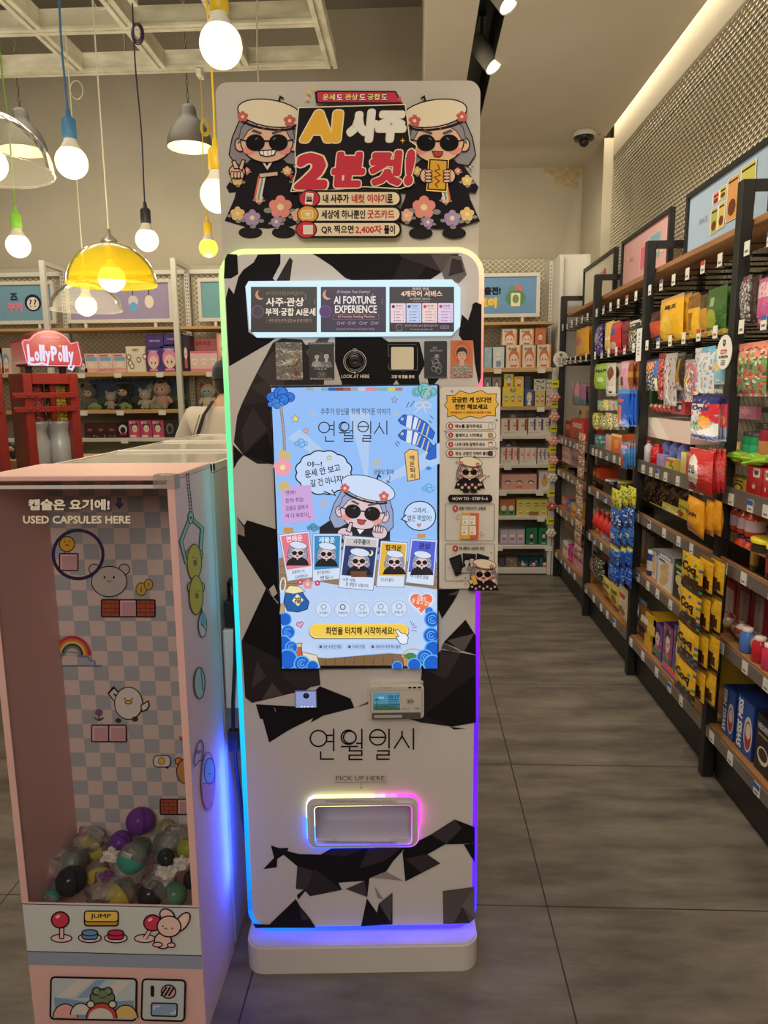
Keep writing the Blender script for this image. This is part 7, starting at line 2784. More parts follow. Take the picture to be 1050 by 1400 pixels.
# ---------------------------------------------------------------- black framed snack shelves along the right wall
PY = [5.92, 4.85, 3.80, 2.75, 1.70]
XF, XB = 1.15, 1.445
SZ = [1.175, 0.915, 0.61, 0.235]
noise_mat('price_rail', (104, 94, 88), (116, 106, 99), 0.3, (5, 5, 5))
bays = []
for i, lab in enumerate(('black framed snack shelf bay at the far end of the aisle', 'second black framed snack shelf bay from the far end', 'black framed snack shelf bay with the yellow snack strips', 'nearest black framed snack shelf bay, cut off by the photo edge')):
    ya, yb = PY[i], PY[i + 1]
    t = thing('snack_shelf', lab, 'shelf', (1.3, (ya + yb) / 2, 0), group='snack shelves along the right wall')
    bays.append(t)
    o = Vector(t.location)

    def bx(name, mat, x0, x1, y0, y1, z0, z1, b=0.0, par=None):
        a = MB()
        a.box(x0 - o.x, x1 - o.x, y0 - o.y, y1 - o.y, z0, z1, (225, 220, 210), b=b)
        return a.build(name, mat, par or t)
    for py in ([ya, yb] if i == 0 else [yb]):
        bx('post', 'black_metal', XF, XF + 0.045, py - 0.022, py + 0.022, 0, 2.272, 0.003)
        bx('top_arm', 'black_metal', XF + 0.045, 1.447, py - 0.018, py + 0.018, 2.238, 2.272)
        bx('rear_post', 'black_metal', XB - 0.03, XB, py - 0.018, py + 0.018, 0, 2.24)
    bx('kick_plate', 'black_metal', 1.20, XB - 0.03, yb + 0.022, ya - 0.022, 0.0, 0.17)
    lattice('mesh_back', 'mesh_dark', (XB - 0.012 - o.x, ya - 0.03 - o.y, 0), (0, -1, 0), 0.99, 1.02 if i > 0 else 0.9, 0.045, 0.026, 0.004, 0.003, t, z0=1.06, off=0.001)
    for q, z in enumerate(SZ):
        b_ = bx('shelf_board', 'walnut_ply', XF + 0.012, XB - 0.032, yb + 0.024, ya - 0.024, z - 0.02, z, 0.001)
        r_ = bx('price_rail', 'price_rail', XF + 0.002, XF + 0.010, yb + 0.024, ya - 0.024, z - 0.052, z - 0.008 if q else z + 0.012)
        for k in range(7 if q == 0 else 5):
            y = ya - 0.1 - k * (0.9 / (7 if q == 0 else 5)) - 0.03 * math.sin(k * 5 + q * 3 + i)
            c = MB()
            c.box(XF - 0.001 - o.x, XF + 0.0015 - o.x, y - 0.021 - o.y, y + 0.021 - o.y, z - 0.05, z - 0.008, (214, 212, 206))
            if (k + q + i) % 4 == 0:
                c.box(XF - 0.0016 - o.x, XF - 0.001 - o.x, y - 0.021 - o.y, y + 0.021 - o.y, z - 0.026, z - 0.008, (60, 96, 170))
            c.box(XF - 0.0016 - o.x, XF - 0.001 - o.x, y - 0.012 - o.y, y + 0.012 - o.y, z - 0.042, z - 0.036, (120, 116, 110))
            c.build('price_tag', 'print', r_)
        if q == 1:
            g_ = bx('clear_fence', 'acrylic', XF + 0.016, XF + 0.019, yb + 0.03, ya - 0.03, z, z + 0.07)
    for z in (2.0, 1.73, 1.46):
        bx('peg_bar', 'black_metal', XB - 0.05, XB - 0.035, yb + 0.02, ya - 0.02, z - 0.01, z + 0.01)
    for z, n in ((2.0, 6), (1.735, 6)):
        for k in range(n):
            y = ya - 0.09 - k * 0.165
            c = MB()
            c.tube([(XB - 0.04 - o.x, y - o.y, z), (XF + 0.02 - o.x, y - o.y, z), (XF + 0.005 - o.x, y - o.y, z + 0.02)], 0.004, (40, 38, 36), 6)
            c.tube([(XB - 0.04 - o.x, y - o.y, z + 0.045), (XF + 0.005 - o.x, y - o.y, z + 0.042)], 0.003, (40, 38, 36), 6)
            h_ = c.build('hook', 'metal', t)
            c = MB()
            c.box(XF - 0.001 - o.x, XF + 0.001 - o.x, y - 0.02 - o.y, y + 0.02 - o.y, z + 0.002, z + 0.05, (216, 212, 202))
            c.box(XF - 0.0018 - o.x, XF - 0.001 - o.x, y - 0.013 - o.y, y + 0.012 - o.y, z + 0.012, z + 0.02, (120, 116, 110))
            if k % 3 == 1:
                c.box(XF - 0.0018 - o.x, XF - 0.001 - o.x, y - 0.02 - o.y, y + 0.02 - o.y, z + 0.034, z + 0.05, (70, 100, 170) if k == 1 else (190, 70, 60))
            c.build('price_tag', 'print', h_)
m = MB()
m.box(XF + 0.05, 1.43, 1.70, 5.95, 2.116, 2.14, b=0.002)
tag(m.build('canopy_board', 'walnut_ply'), 'long brown wooden board on top of the snack shelves, carrying the framed posters', 'board')
R90 = -PI / 2
framed('cream framed poster, farthest of those leaning on the wooden board', -5.86, -4.97, 2.165, 2.465, 0, (206, 198, 178), allof(words('CANDY', 42, 30, 66, 66, (170, 130, 120), 0.01), lambda a: a.ell(70, 40, 5, 14, (190, 90, 90))), 'black_metal', 0.025, R90, 1.30, 'backlit' if 0 else 'print', cat='poster')
framed('pink framed poster between the cream and the blue one', -4.81, -3.93, 2.165, 2.465, 0, (208, 160, 158), allof(words('JELLY', 16, 44, 28, 54, (200, 130, 140)), lambda a: a.rr(42, 34, 60, 84, 2, (214, 110, 130), (236, 200, 200), 1), lambda a: a.rr(62, 22, 84, 76, 2, (130, 160, 170), (200, 214, 214), 1), dots(6, (226, 200, 120), 3, 2, 40, 70)), 'black_metal', 0.025, R90, 1.30, cat='poster')


def jerky(a):
    a.text('SNACK', 16, 50, 28, 60, (130, 140, 150))
    for x0, y0, x1, y1, c in ((34, 20, 42, 40, (220, 130, 110)), (43, 18, 51, 38, (196, 180, 90)), (33, 46, 42, 88, (170, 170, 90)), (43, 44, 51, 86, (206, 184, 100)), (53, 14, 66, 82, (206, 150, 90)), (68, 10, 84, 74, (190, 186, 90))):
        a.rr(x0, y0, x1, y1, 1, c, (230, 226, 210), 0.8)
        a.ell((x0 + x1) / 2, y1 - (y1 - y0) * 0.3, (x1 - x0) * 0.35, (y1 - y0) * 0.2, (110, 60, 40), n=10)
        a.line([(x0 + 1, y0 + 6), (x1 - 1, y0 + 6)], 3, (60, 50, 40))


framed('pale blue framed poster showing snack packs, nearest on the wooden board', -3.71, -2.84, 2.165, 2.465, 0, (164, 182, 202), jerky, 'black_metal', 0.025, R90, 1.30, cat='poster')
p = onx(995, 481, 1.145)
cctv_sign('round white camera notice on the nearest black post, facing the aisle', (1.143, p.y + 0.02, p.z), R90, 0.062)
p = onx(873, 494, 1.145)
t = thing('paper_notice', 'tall white paper notice on the black post between the blue bags', 'sign', (1.143, p.y, p.z), R90)
A = Art(unit(0.085, 0.165), 0.0002, 0.0006)
A.mb.box(-0.0425, 0.0425, -0.0005, 0.0005, 0, 0.165, (216, 212, 206))
A.text('경고', 34, 12, 66, 24, (40, 38, 38), 0.03)
for y in (32, 42, 58, 68, 78):
    A.line([(30, y), (70, y)], 3, (120, 116, 112))
A.build('sheet', 'print', t)


# ---- hanging pouches
def bagmesh(w, h, th, base, prims, text=None, nx=22, ny=32, seed=0, foot=0.0):
    rn = random.Random(seed)
    ph = [rn.uniform(0, 6.3) for _ in range(4)]

    def surf(u, v):
        k = max(0.0, 1 - (2 * u - 1) ** 2) ** 0.55 * max(0.0, math.sin(PI * min(max((v - 0.06) / 0.9, 0), 1))) ** 0.45
        return th / 2 * k * (1 + 0.12 * math.sin(9 * v + 4 * u + ph[0]) + 0.1 * math.sin(14 * u + 5 * v + ph[1]))

    def colr(i, j):
        u, v = (i + 0.5) / nx, (j + 0.5) / ny
        c = base
        for q in prims:
            if q[0] == 'r' and q[1] <= u <= q[3] and q[2] <= v <= q[4]:
                c = q[5]
            elif q[0] == 'e' and ((u - q[1]) / q[3]) ** 2 + ((v - q[2]) / q[4]) ** 2 <= 1:
                c = q[5]
            elif q[0] == 's' and v > 0.1:
                n = math.sin(15 * u + ph[0] + 2 * math.sin(9 * v + ph[2])) * math.sin(21 * v + ph[1] + 2 * math.sin(8 * u + ph[3])) + 0.35 * math.sin(37 * u + 31 * v + ph[2])
                if abs(n) > 1.15 - 1.5 * q[1] ** 0.6:
                    c = q[2][int(abs(3 * math.sin(5 * u + ph[3]) + 4 * math.sin(6 * v + ph[0]) + (2 if n > 0 else 0))) % len(q[2])]
        return c
    a = MB()
    P = lambda i, j, s: ((i / nx - 0.5) * w * (1 - 0.04 * math.sin(PI * j / ny)), s * surf(i / nx, j / ny) - (0.0003 if s < 0 else -0.0003), -h * j / ny)
    a.grid([[P(i, j, -1) for i in range(nx + 1)] for j in range(ny + 1)][::-1], base, True, colf=lambda i, j: colr(i, ny - 1 - j))
    a.grid([[P(i, j, 1) for i in range(nx + 1)] for j in range(ny + 1)], base, True)
    if text:
        for s, u0, v0, u1, v1, c in text:
            A = Art(lambda p, q: (p, q), 0.0001, 0.0)
            A.text(s, u0, v0, u1, v1, c, 0.05)
            A.mb.v = [((u - 0.5) * w, -surf(u, v) - 0.0012 + y, -h * v) for u, y, v in A.mb.v]
            a.merge(A.mb)
    return a


def pouch(lab, zm, x0, y0, x1, y1, base, prims=(), n=1, X=1.175, text=None, name='snack_bag', cat='snack bag', th=0.035, grp=None, mat='foil', yaw=0.0, step=0.032):
    ox, oy, k = zm
    xm, ym = ox + (x0 + x1) / 2 / k, oy + (y0 + y1) / 2 / k
    ya, yb = onx(ox + x0 / k, ym, X).y, onx(ox + x1 / k, ym, X).y
    zt, zb = onx(xm, oy + y0 / k, X).z, onx(xm, oy + y1 / k, X).z
    w = ya - yb
    a = bagmesh(w, zt - zb, min(th, w * 0.5), base, prims, text, seed=int(x0 * 3 + y0))
    o = a.build(name, mat, None, loc=(X, (ya + yb) / 2, zt), rot=(0.03, 0, R90 + yaw))
    tag(o, lab if n == 1 else lab + ', several deep', cat, grp or (lab.split(',')[0] + ' set' if n > 1 else None))
    for q in range(1, n):
        c = o.copy()
        COL.objects.link(c)
        c.location = (X + step * q, (ya + yb) / 2 + 0.004 * math.sin(q * 4), zt)


Z5, Z6, Z9, Z7, Z8 = (750, 440, 7), (880, 380, 5.385), (860, 550, 5.526), (850, 640, 3.18), (750, 630, 5.185)
Y1, Y2, RD_, GN, WHT, DKB = (226, 168, 40), (236, 206, 70), (186, 44, 40), (40, 96, 44), (216, 210, 200), (44, 34, 30)
pouch('yellow bag with a pink label, farthest in the top row', Z5, 265, 60, 385, 328, (222, 164, 36), [('e', 0.3, 0.45, 0.3, 0.16, (206, 110, 100)), ('r', 0, 0, 1, 0.08, (206, 150, 40))], 3)
pouch('purple crinkled bag beside the far black post', Z5, 440, 30, 512, 326, (74, 56, 130), [('e', 0.4, 0.4, 0.3, 0.16, (150, 140, 150)), ('s', 0.12, [(170, 150, 190), (206, 180, 90)])], 2)
pouch('pale yellow bag in the top row of the second bay', Z5, 540, 0, 622, 290, (222, 190, 96), [('r', 0, 0.5, 1, 0.6, (236, 220, 160))], 2)
pouch('red bag with a blue badge in the top row', Z5, 590, 10, 692, 296, (196, 52, 54), [('e', 0.45, 0.3, 0.25, 0.12, (60, 80, 150)), ('e', 0.4, 0.75, 0.35, 0.14, (206, 160, 150))], 2, X=1.17)
pouch('dark crimson bag right of the red one', Z5, 708, 0, 776, 280, (120, 36, 50), [('r', 0, 0.3, 1, 0.4, (70, 26, 34))], 2)
pouch('black and white patterned bag with a yellow header', Z5, 768, -10, 866, 268, (206, 200, 190), [('r', 0, 0.1, 1, 0.3, (40, 36, 34)), ('r', 0, 0.3, 1, 0.42, (226, 190, 60)), ('s', 0.4, [(40, 36, 36), (90, 84, 80)])], 2, text=[('TOO', 0.2, 0.13, 0.75, 0.2, WHT)])
pouch('lime green bag with black letters in the second row', Z5, 430, 400, 592, 642, (150, 196, 70), [('r', 0.0, 0.0, 0.2, 1, (214, 190, 70)), ('e', 0.55, 0.62, 0.2, 0.1, (220, 230, 170))], 3, text=[('MAPS', 0.25, 0.22, 0.95, 0.36, (34, 50, 30))])
pouch('white and brown narrow bag with a pale base', Z5, 552, 400, 640, 712, (200, 190, 178), [('e', 0.6, 0.3, 0.3, 0.2, (110, 70, 50)), ('r', 0.1, 0.7, 0.95, 0.95, (216, 212, 206)), ('e', 0.6, 0.88, 0.15, 0.04, (60, 40, 34))], 2, X=1.165)
pouch('pink bag with chocolate bars printed on it', Z5, 690, 378, 772, 652, (206, 150, 176), [('e', 0.4, 0.7, 0.25, 0.16, (90, 46, 40)), ('r', 0, 0.05, 1, 0.25, (216, 170, 186))], 3)
pouch('orange brown bag beside the paper notice', Z5, 772, 366, 806, 645, (150, 84, 50), [('r', 0, 0.4, 1, 0.6, (190, 140, 60))], 2)
pouch('pair of pink and teal fan bags in the far bay', Z5, 226, 580, 292, 800, (190, 130, 150), [('r', 0, 0.6, 1, 1, (90, 130, 136)), ('r', 0.4, 0, 0.6, 1, (120, 80, 110))], 2)
pouch('plum coloured fan bag next to the pink and teal ones', Z5, 296, 590, 356, 805, (140, 96, 130), [('r', 0, 0.7, 1, 1, (80, 110, 120))], 2)
pouch('grey and pink bag hanging low in the far bay', Z5, 216, 1130, 340, 1335, (110, 92, 104), [('r', 0.4, 0.2, 0.7, 0.9, (190, 60, 80)), ('s', 0.3, [(150, 140, 150)])], 2)
pouch('blue and red long chocolate bag hanging on the middle post', Z5, 660, 650, 770, 1010, (28, 84, 180), [('e', 0.4, 0.28, 0.3, 0.05, (206, 80, 70)), ('r', 0.0, 0.42, 0.55, 0.95, (186, 110, 100)), ('r', 0, 0, 1, 0.1, (70, 140, 210))], 1, X=1.09)
for k, s in enumerate(('behind the front one', 'nearest the post')):
    pouch('blue long chocolate bag, the one ' + s, Z5, 764 + 40 * k, 652, 806 + 34 * k, 1005, (26, 80, 176), [('r', 0, 0, 1, 0.08, (60, 120, 200)), ('r', 0.3, 0.3, 0.5, 0.9, (30, 60, 140))], 1, X=1.105 + 0.015 * k)
for k, (c, l) in enumerate((((80, 130, 60), 'green'), ((200, 190, 90), 'yellow'), ((170, 120, 130), 'dusty pink'), ((60, 130, 60), 'dark green'))):
    pouch('small %s clear pouch in the third row of the second bay' % l, Z5, 470 + 52 * k, 745, 518 + 52 * k, 850, c, [('s', 0.35, [(220, 214, 190), (150, 140, 120)])], 2, name='candy_pouch', cat='candy pouch', th=0.02)
for k, (c, l) in enumerate((((206, 190, 60), 'yellow and black'), ((110, 120, 60), 'olive'), ((190, 170, 120), 'beige'), ((160, 150, 110), 'khaki'))):
    pouch('%s pouch drooping over the second bay goods' % l, Z5, 410 + 66 * k, 870 + 14 * (k % 2), 474 + 66 * k, 1030, c, [('s', 0.4, [(60, 60, 40), (226, 210, 120), (210, 206, 190)])], 2, name='candy_pouch', cat='candy pouch', th=0.025)
pouch('tall blue and red stick candy bag below the long chocolate bags', Z5, 690, 1150, 750, 1410, (56, 120, 190), [('r', 0, 0.08, 1, 0.22, (206, 120, 110)), ('r', 0.1, 0.4, 0.6, 0.95, (206, 90, 80))], 1, X=1.09, th=0.02)
for k, s in enumerate(('second from the front', 'third from the front', 'nearest the black post')):
    pouch('tall light blue stick candy bag, ' + s, Z5, 752 + 25 * k, 1140, 776 + 25 * k, 1400, (60, 126, 190), [('r', 0, 0.05, 1, 0.15, (190, 140, 90)), ('r', 0, 0.15, 1, 0.2, (206, 80, 80))], 1, X=1.10 + 0.012 * k, th=0.02)
# third bay
pouch('small red wedge shaped bag beside the big yellow pouch', Z6, 52, 250, 130, 430, (196, 80, 56), [('r', 0, 0, 1, 0.4, (70, 40, 36))])
pouch('big glossy yellow pouch in the top row', Z6, 125, 138, 290, 455, (226, 172, 40), [('r', 0, 0, 1, 0.1, (200, 150, 90)), ('r', 0.06, 0.45, 0.2, 0.95, (236, 200, 110)), ('e', 0.5, 0.65, 0.25, 0.2, (236, 190, 70))], 3, X=1.165, text=[('육포', 0.4, 0.2, 0.85, 0.32, (60, 36, 30))], th=0.06)
pouch('narrow yellow pouch right of the big yellow one', Z6, 325, 130, 412, 440, (222, 172, 44), [('r', 0, 0, 1, 0.3, (130, 90, 40)), ('r', 0.3, 0.4, 0.6, 0.8, (150, 100, 30))], 2)
pouch('mustard pouch beside the green pouch', Z6, 422, 128, 480, 416, (190, 140, 50), [('r', 0, 0, 1, 0.35, (80, 60, 40))], 2)
pouch('shiny green pouch in the top row', Z6, 470, 70, 608, 412, (60, 96, 40), [('e', 0.4, 0.65, 0.35, 0.2, (150, 160, 60)), ('r', 0.3, 0.22, 0.6, 0.4, (150, 170, 120)), ('r', 0, 0.92, 1, 1, (206, 170, 60))], 3, X=1.165, th=0.05)
for x0, x1, y0, y1, b, pr, lab in ((20, 98, 600, 830, (70, 66, 90), [('r', 0, 0.05, 1, 0.4, (206, 90, 60)), ('s', 0.3, [(226, 206, 120), (60, 110, 190)])], 'orange and navy bag in the second row'), (84, 130, 600, 832, (60, 120, 200), [('r', 0, 0.6, 1, 1, (226, 214, 190))], 'bright blue narrow bag in the second row'),
                                   (106, 160, 556, 900, (150, 46, 46), [('s', 0.4, [(206, 120, 110), (90, 40, 40)])], 'long red speckled bag'), (146, 242, 556, 942, (170, 164, 160), [('e', 0.4, 0.5, 0.2, 0.4, (206, 200, 196)), ('s', 0.15, [(110, 90, 110), (206, 140, 120)])], 'long silver white bag'),
                                   (240, 300, 575, 830, (54, 42, 28), [('r', 0.4, 0.1, 0.7, 0.95, (150, 112, 44))], 'black and gold narrow bag'), (300, 398, 600, 915, (150, 140, 150), [('s', 0.5, [(200, 90, 70), (80, 110, 180), (220, 200, 90), (220, 216, 210)])], 'clear bag of mixed colour sweets'),
                                   (372, 520, 510, 850, (206, 208, 210), [('r', 0.35, 0, 1, 0.14, (110, 180, 210)), ('r', 0.05, 0.35, 0.35, 0.75, (214, 140, 150)), ('s', 0.12, [(120, 170, 200), (180, 120, 130)])], 'white bag with pink letters and a blue header'), (522, 604, 520, 785, (140, 190, 216), [('e', 0.45, 0.5, 0.3, 0.12, (226, 200, 140)), ('r', 0, 0, 1, 0.12, (200, 214, 220))], 'light blue bag beside the round notice')):
    pouch(lab, Z6, x0, y0, x1, y1, b, pr, 2)
pouch('blue, red and white bag with oranges printed on it, front one', Z6, 350, 862, 552, 1200, (206, 206, 206), [('r', 0, 0, 1, 0.18, (30, 40, 110)), ('r', 0.6, 0.18, 1, 0.6, (190, 44, 56)), ('e', 0.7, 0.58, 0.2, 0.13, (230, 150, 40)), ('e', 0.35, 0.68, 0.25, 0.1, (90, 140, 70)), ('r', 0, 0.86, 1, 1, (40, 60, 140)), ('s', 0.08, [(190, 70, 60), (110, 160, 190)])], 1, X=1.09, text=[('Oryx', 0.18, 0.22, 0.8, 0.36, (40, 50, 120))], th=0.05)
for k, s in enumerate(('second one', 'nearest the post')):
    pouch('blue and red bag with oranges, ' + s, Z6, 530 + 42 * k, 862, 574 + 36 * k, 1205, (170, 60, 76), [('r', 0, 0, 1, 0.18, (30, 36, 90)), ('e', 0.5, 0.55, 0.4, 0.13, (226, 150, 46)), ('r', 0, 0.7, 1, 1, (110, 140, 170))], 1, X=1.105 + 0.012 * k)
pouch('red and white sweet bag with black letters, front one', Z9, 450, 352, 632, 690, (186, 40, 40), [('e', 0.35, 0.5, 0.3, 0.36, (214, 204, 194)), ('e', 0.3, 0.85, 0.16, 0.08, (120, 30, 40))], 1, X=1.09, text=[('맛밤', 0.24, 0.36, 0.5, 0.56, (50, 36, 34))], th=0.05)
for k, s in enumerate(('second one', 'third one', 'nearest the post')):
    pouch('plain red sweet bag, ' + s, Z9, 590 + 44 * k, 348, 650 + 36 * k, 690, (178, 38, 40), [('r', 0.1, 0.5, 0.9, 0.52, (120, 24, 26)), ('r', 0, 0, 1, 0.06, (196, 90, 80))], 1, X=1.102 + 0.01 * k)
pouch('amber snack bag with dark lettering, front one', Z9, 420, 722, 590, 1005, (230, 158, 34), [('r', 0.05, 0.66, 0.7, 0.84, (190, 130, 70)), ('r', 0, 0.95, 1, 1, (200, 130, 30))], 1, X=1.09, text=[('MAXIM', 0.15, 0.36, 0.8, 0.46, (60, 44, 50))], th=0.05, yaw=-0.1)
for k, s in enumerate(('second one', 'nearest the post')):
    pouch('amber snack bag, ' + s, Z9, 580 + 56 * k, 740, 640 + 56 * k, 1008, (220, 150, 36), [('r', 0, 0.8, 1, 0.9, (170, 110, 40))], 1, X=1.104 + 0.012 * k)
# nearest bay
pouch('silver and black bag left in the top row of the nearest bay', Z6, 715, -10, 786, 335, (110, 104, 104), [('r', 0.3, 0, 0.6, 0.4, (170, 50, 70)), ('s', 0.35, [(190, 186, 184), (50, 46, 48)])], 2)
pouch('brown black bag in the top row of the nearest bay', Z6, 790, 0, 838, 330, (56, 38, 34), [], 2)
pouch('magenta and pink bag at the photo edge', Z6, 842, 0, 950, 352, (190, 96, 150), [('r', 0, 0.1, 1, 0.4, (210, 180, 190)), ('r', 0, 0.82, 1, 1, (130, 40, 110)), ('e', 0.4, 0.9, 0.2, 0.06, (226, 160, 50)), ('s', 0.1, [(220, 70, 90)])], 2)
pouch('clear gummy bag with a salmon header', Z6, 690, 475, 905, 872, (110, 130, 90), [('r', 0, 0, 1, 0.28, (222, 140, 120)), ('r', 0.1, 0.28, 0.9, 0.38, (150, 180, 110)), ('r', 0, 0.6, 1, 0.66, (206, 120, 100)), ('r', 0, 0.94, 1, 1, (206, 120, 100)), ('s', 0.3, [(190, 60, 60), (120, 150, 70), (210, 200, 190), (70, 90, 60)])], 2, th=0.05)

# ---- boxes, tubs and jars standing on the snack shelves
def rbox(lab, zm, x0, y0, x1, y1, col, draw=None, q=None, d=0.14, X=1.185, name='snack_box', cat='snack box', yaw=0.0, rx=0.0, grp=None, side=None, z0=None, top=None):
    ox, oy, k = zm
    xm, ym = ox + (x0 + x1) / 2 / k, oy + (y0 + y1) / 2 / k
    ya, yb = onx(ox + x0 / k, ym, X).y, onx(ox + x1 / k, ym, X).y
    zt, zb = onx(xm, oy + y0 / k, X).z, onx(xm, oy + y1 / k, X).z
    if q is not None:
        zb = SZ[q] + 0.001
    if z0 is not None:
        zt, zb = zt - zb + z0, z0
    return boxthing(name, lab, cat, (X, (ya + yb) / 2, zb), ya - yb - 0.003, max(zt - zb, 0.03), d, col, draw, R90 + yaw, 'card', grp, side, rx, top), zt


LB = lambda c, y0=20, y1=50: lambda a: a.rr(10, y0, 90, y1, 2, c)
rbox('red snack box with round cookies in the far bay', Z5, 213, 935, 340, 1046, (190, 40, 36), allof(words('LOTTE' if 0 else 'CHOCO', 16, 16, 84, 40, WHT, 0.05), lambda a: a.ell(50, 70, 26, 18, (120, 60, 40))), 0)
rbox('tan and red carton standing behind the red snack box', Z5, 232, 835, 352, 1046, (206, 170, 140), allof(dots(5, (110, 60, 44), 10, 3, 10, 50), band(55, 100, (180, 50, 44))), 0, X=1.33, d=0.08)
rbox('small dark red carton at the far end of the upper shelf', Z5, 160, 950, 212, 1052, (120, 30, 30), LB((200, 90, 80)), 0)
rbox('pair of pale pink cartons, far end of the second shelf', Z5, 128, 1190, 202, 1400, (212, 170, 178), allof(band(46, 50, (150, 90, 110)), fig(2, (170, 90, 110), y=26, s=0.7)), 1)
rbox('pale green carton right of the pink cartons', Z8, 168, 50, 212, 104, (190, 200, 140), lambda a: a.ell(50, 55, 30, 26, (110, 160, 60)), 1)
rbox('brown carton on the lower far shelf', Z8, 108, 455, 182, 565, (84, 60, 46), LB((120, 90, 66)), None, z0=0.42)
for k, (c, l) in enumerate((((206, 120, 100), 'coral'), ((60, 110, 170), 'blue'), ((206, 170, 60), 'amber'))):
    rbox('%s little sweet box on the third far shelf' % l, Z8, 90 + 34 * k, 262 + 20 * k, 124 + 34 * k, 385 + 40 * k, c, allof(dots(6, (226, 214, 200), 8, k), LB((190, 60, 60), 60, 80)), 2)
for k, (c, l) in enumerate((((220, 206, 196), 'white'), ((196, 50, 130), 'magenta'), ((206, 130, 150), 'rose'), ((190, 150, 150), 'dusty pink'))):
    rbox('%s pack on the bottom far shelf' % l, Z8, 100 + 36 * k, 575 + 28 * k, 136 + 36 * k, 690 + 30 * k, c, allof(dots(5, (226, 190, 190), 9, k), LB((170, 40, 90), 30, 44)), 3, name='sweet_pack', cat='sweet pack', d=0.1)
# second bay
rbox('orange cup shaped sweet box on the upper shelf', Z5, 600, 1075, 700, 1232, (214, 110, 50), allof(band(0, 14, (226, 190, 110)), lambda a: a.rr(30, 30, 70, 80, 6, (226, 150, 80))), 0)
rbox('pink and yellow sweet pack on the upper shelf', Z5, 546, 1080, 600, 1212, (214, 170, 120), band(0, 100, (214, 150, 160), 0, 50), 0)
rbox('blue and green mixed candy pack on the upper shelf', Z5, 425, 1085, 540, 1200, (90, 140, 160), allof(dots(12, (190, 200, 200), 9, 3), dots(6, (70, 140, 70), 12, 5)), 0)
rbox('red and orange sweet tub in the second bay', Z8, 288, 40, 342, 160, (206, 80, 40), allof(dots(4, (240, 180, 60), 16, 2), band(80, 100, (226, 170, 60))), 1)
rbox('white carton behind the red net bags', Z8, 300, 345, 470, 498, (206, 200, 196), allof(dots(3, (90, 84, 90), 9, 2, 10, 40), band(88, 100, (120, 110, 110))), 2, X=1.24)
rbox('colourful small candy pack right of the net bags', Z8, 372, 470, 460, 610, (150, 140, 170), allof(dots(10, (206, 90, 70), 10, 2), dots(8, (226, 214, 210), 8, 4)), 2, name='sweet_pack', cat='sweet pack')
for k, s in enumerate(('leftmost', 'second', 'third', 'last')):
    ya = onx(750 + (350 + 34 * k) / 5.185, 712, 1.2).y
    a = MB()
    a.lathe([(0.001, 0), (0.03, 0.004), (0.042, 0.04), (0.03, 0.08), (0.008, 0.11), (0.014, 0.125), (0.001, 0.126)], (0, 0, 0), (206, 44, 36), 12, 1, 0.7)
    tag(a.build('net_bag', 'satin', None, loc=(1.195, ya - 0.03, 0.655)), '%s of the four bright red net bags' % s, 'net bag', 'red net bags')
    tag(boxthing('sweet_box', 'orange carton under the %s red net bag' % s, 'sweet box', (1.19, ya - 0.03, 0.611), 0.07, 0.043, 0.1, (206, 96, 60), LB((226, 190, 170)), R90), 'orange carton under the %s red net bag' % s, 'sweet box', 'cartons under the net bags')
pouch('yellow cookie pouch standing on the bottom shelf, left one', Z8, 385, 835, 455, 970, (206, 180, 84), [('e', 0.5, 0.65, 0.3, 0.16, (150, 100, 50)), ('r', 0.2, 0.25, 0.8, 0.4, (90, 110, 60))], X=1.20)
pouch('yellow cookie pouch standing on the bottom shelf, right one', Z8, 440, 870, 510, 1040, (210, 184, 90), [('e', 0.5, 0.65, 0.3, 0.16, (150, 100, 50)), ('r', 0.2, 0.25, 0.8, 0.4, (90, 110, 60))], X=1.20)
pouch('cream cookie pouch beside the black post', Z8, 495, 890, 568, 1135, (214, 204, 180), [('r', 0.2, 0.2, 0.8, 0.3, (190, 70, 60)), ('e', 0.5, 0.7, 0.3, 0.14, (150, 100, 60))], X=1.20)
pouch('black bag with green lines leaning on the bottom shelf', Z8, 312, 665, 398, 850, (40, 44, 40), [('s', 0.25, [(110, 130, 90), (206, 200, 190)]), ('e', 0.3, 0.9, 0.2, 0.08, (206, 150, 60))], X=1.20)
pouch('dull pink bag on the bottom shelf of the second bay', Z8, 272, 655, 330, 790, (170, 130, 130), [('s', 0.25, [(206, 180, 170), (150, 90, 96)])], X=1.20)
pouch('slate grey bag leaning behind the cookie pouches', Z8, 372, 670, 440, 840, (80, 78, 84), [('r', 0, 0, 1, 0.2, (120, 80, 60))], X=1.24)


def jar(name, lab, cat, px, py, X, z, r, h, col, lid, grp=None, lr=1.0, mat='gloss', neck=None, label=None, ln='lid'):
    y = onx(px, py, X).y
    t = thing(name, lab, cat, (X + r, y, z), group=grp)
    a = MB()
    pr = [(0.001, 0), (r * 0.9, 0), (r, r * 0.12), (r, h * 0.72), (r * (neck or 0.9), h * 0.84), (r * (neck or 0.9), h * 0.88)]
    a.lathe(pr, col=col, seg=20)
    if label:
        a.lathe([(r * 1.01, h * 0.2), (r * 1.01, h * 0.6)], col=label, seg=20)
    a.build('body', mat, t)
    a = MB()
    a.lathe([(r * (neck or 0.9) * lr * 1.02, h * 0.86), (r * (neck or 0.9) * lr * 1.04, h * 0.98), (r * (neck or 0.9) * lr * 0.9, h), (0.001, h)], col=lid, seg=20)
    a.build(ln, mat, t)
    return t


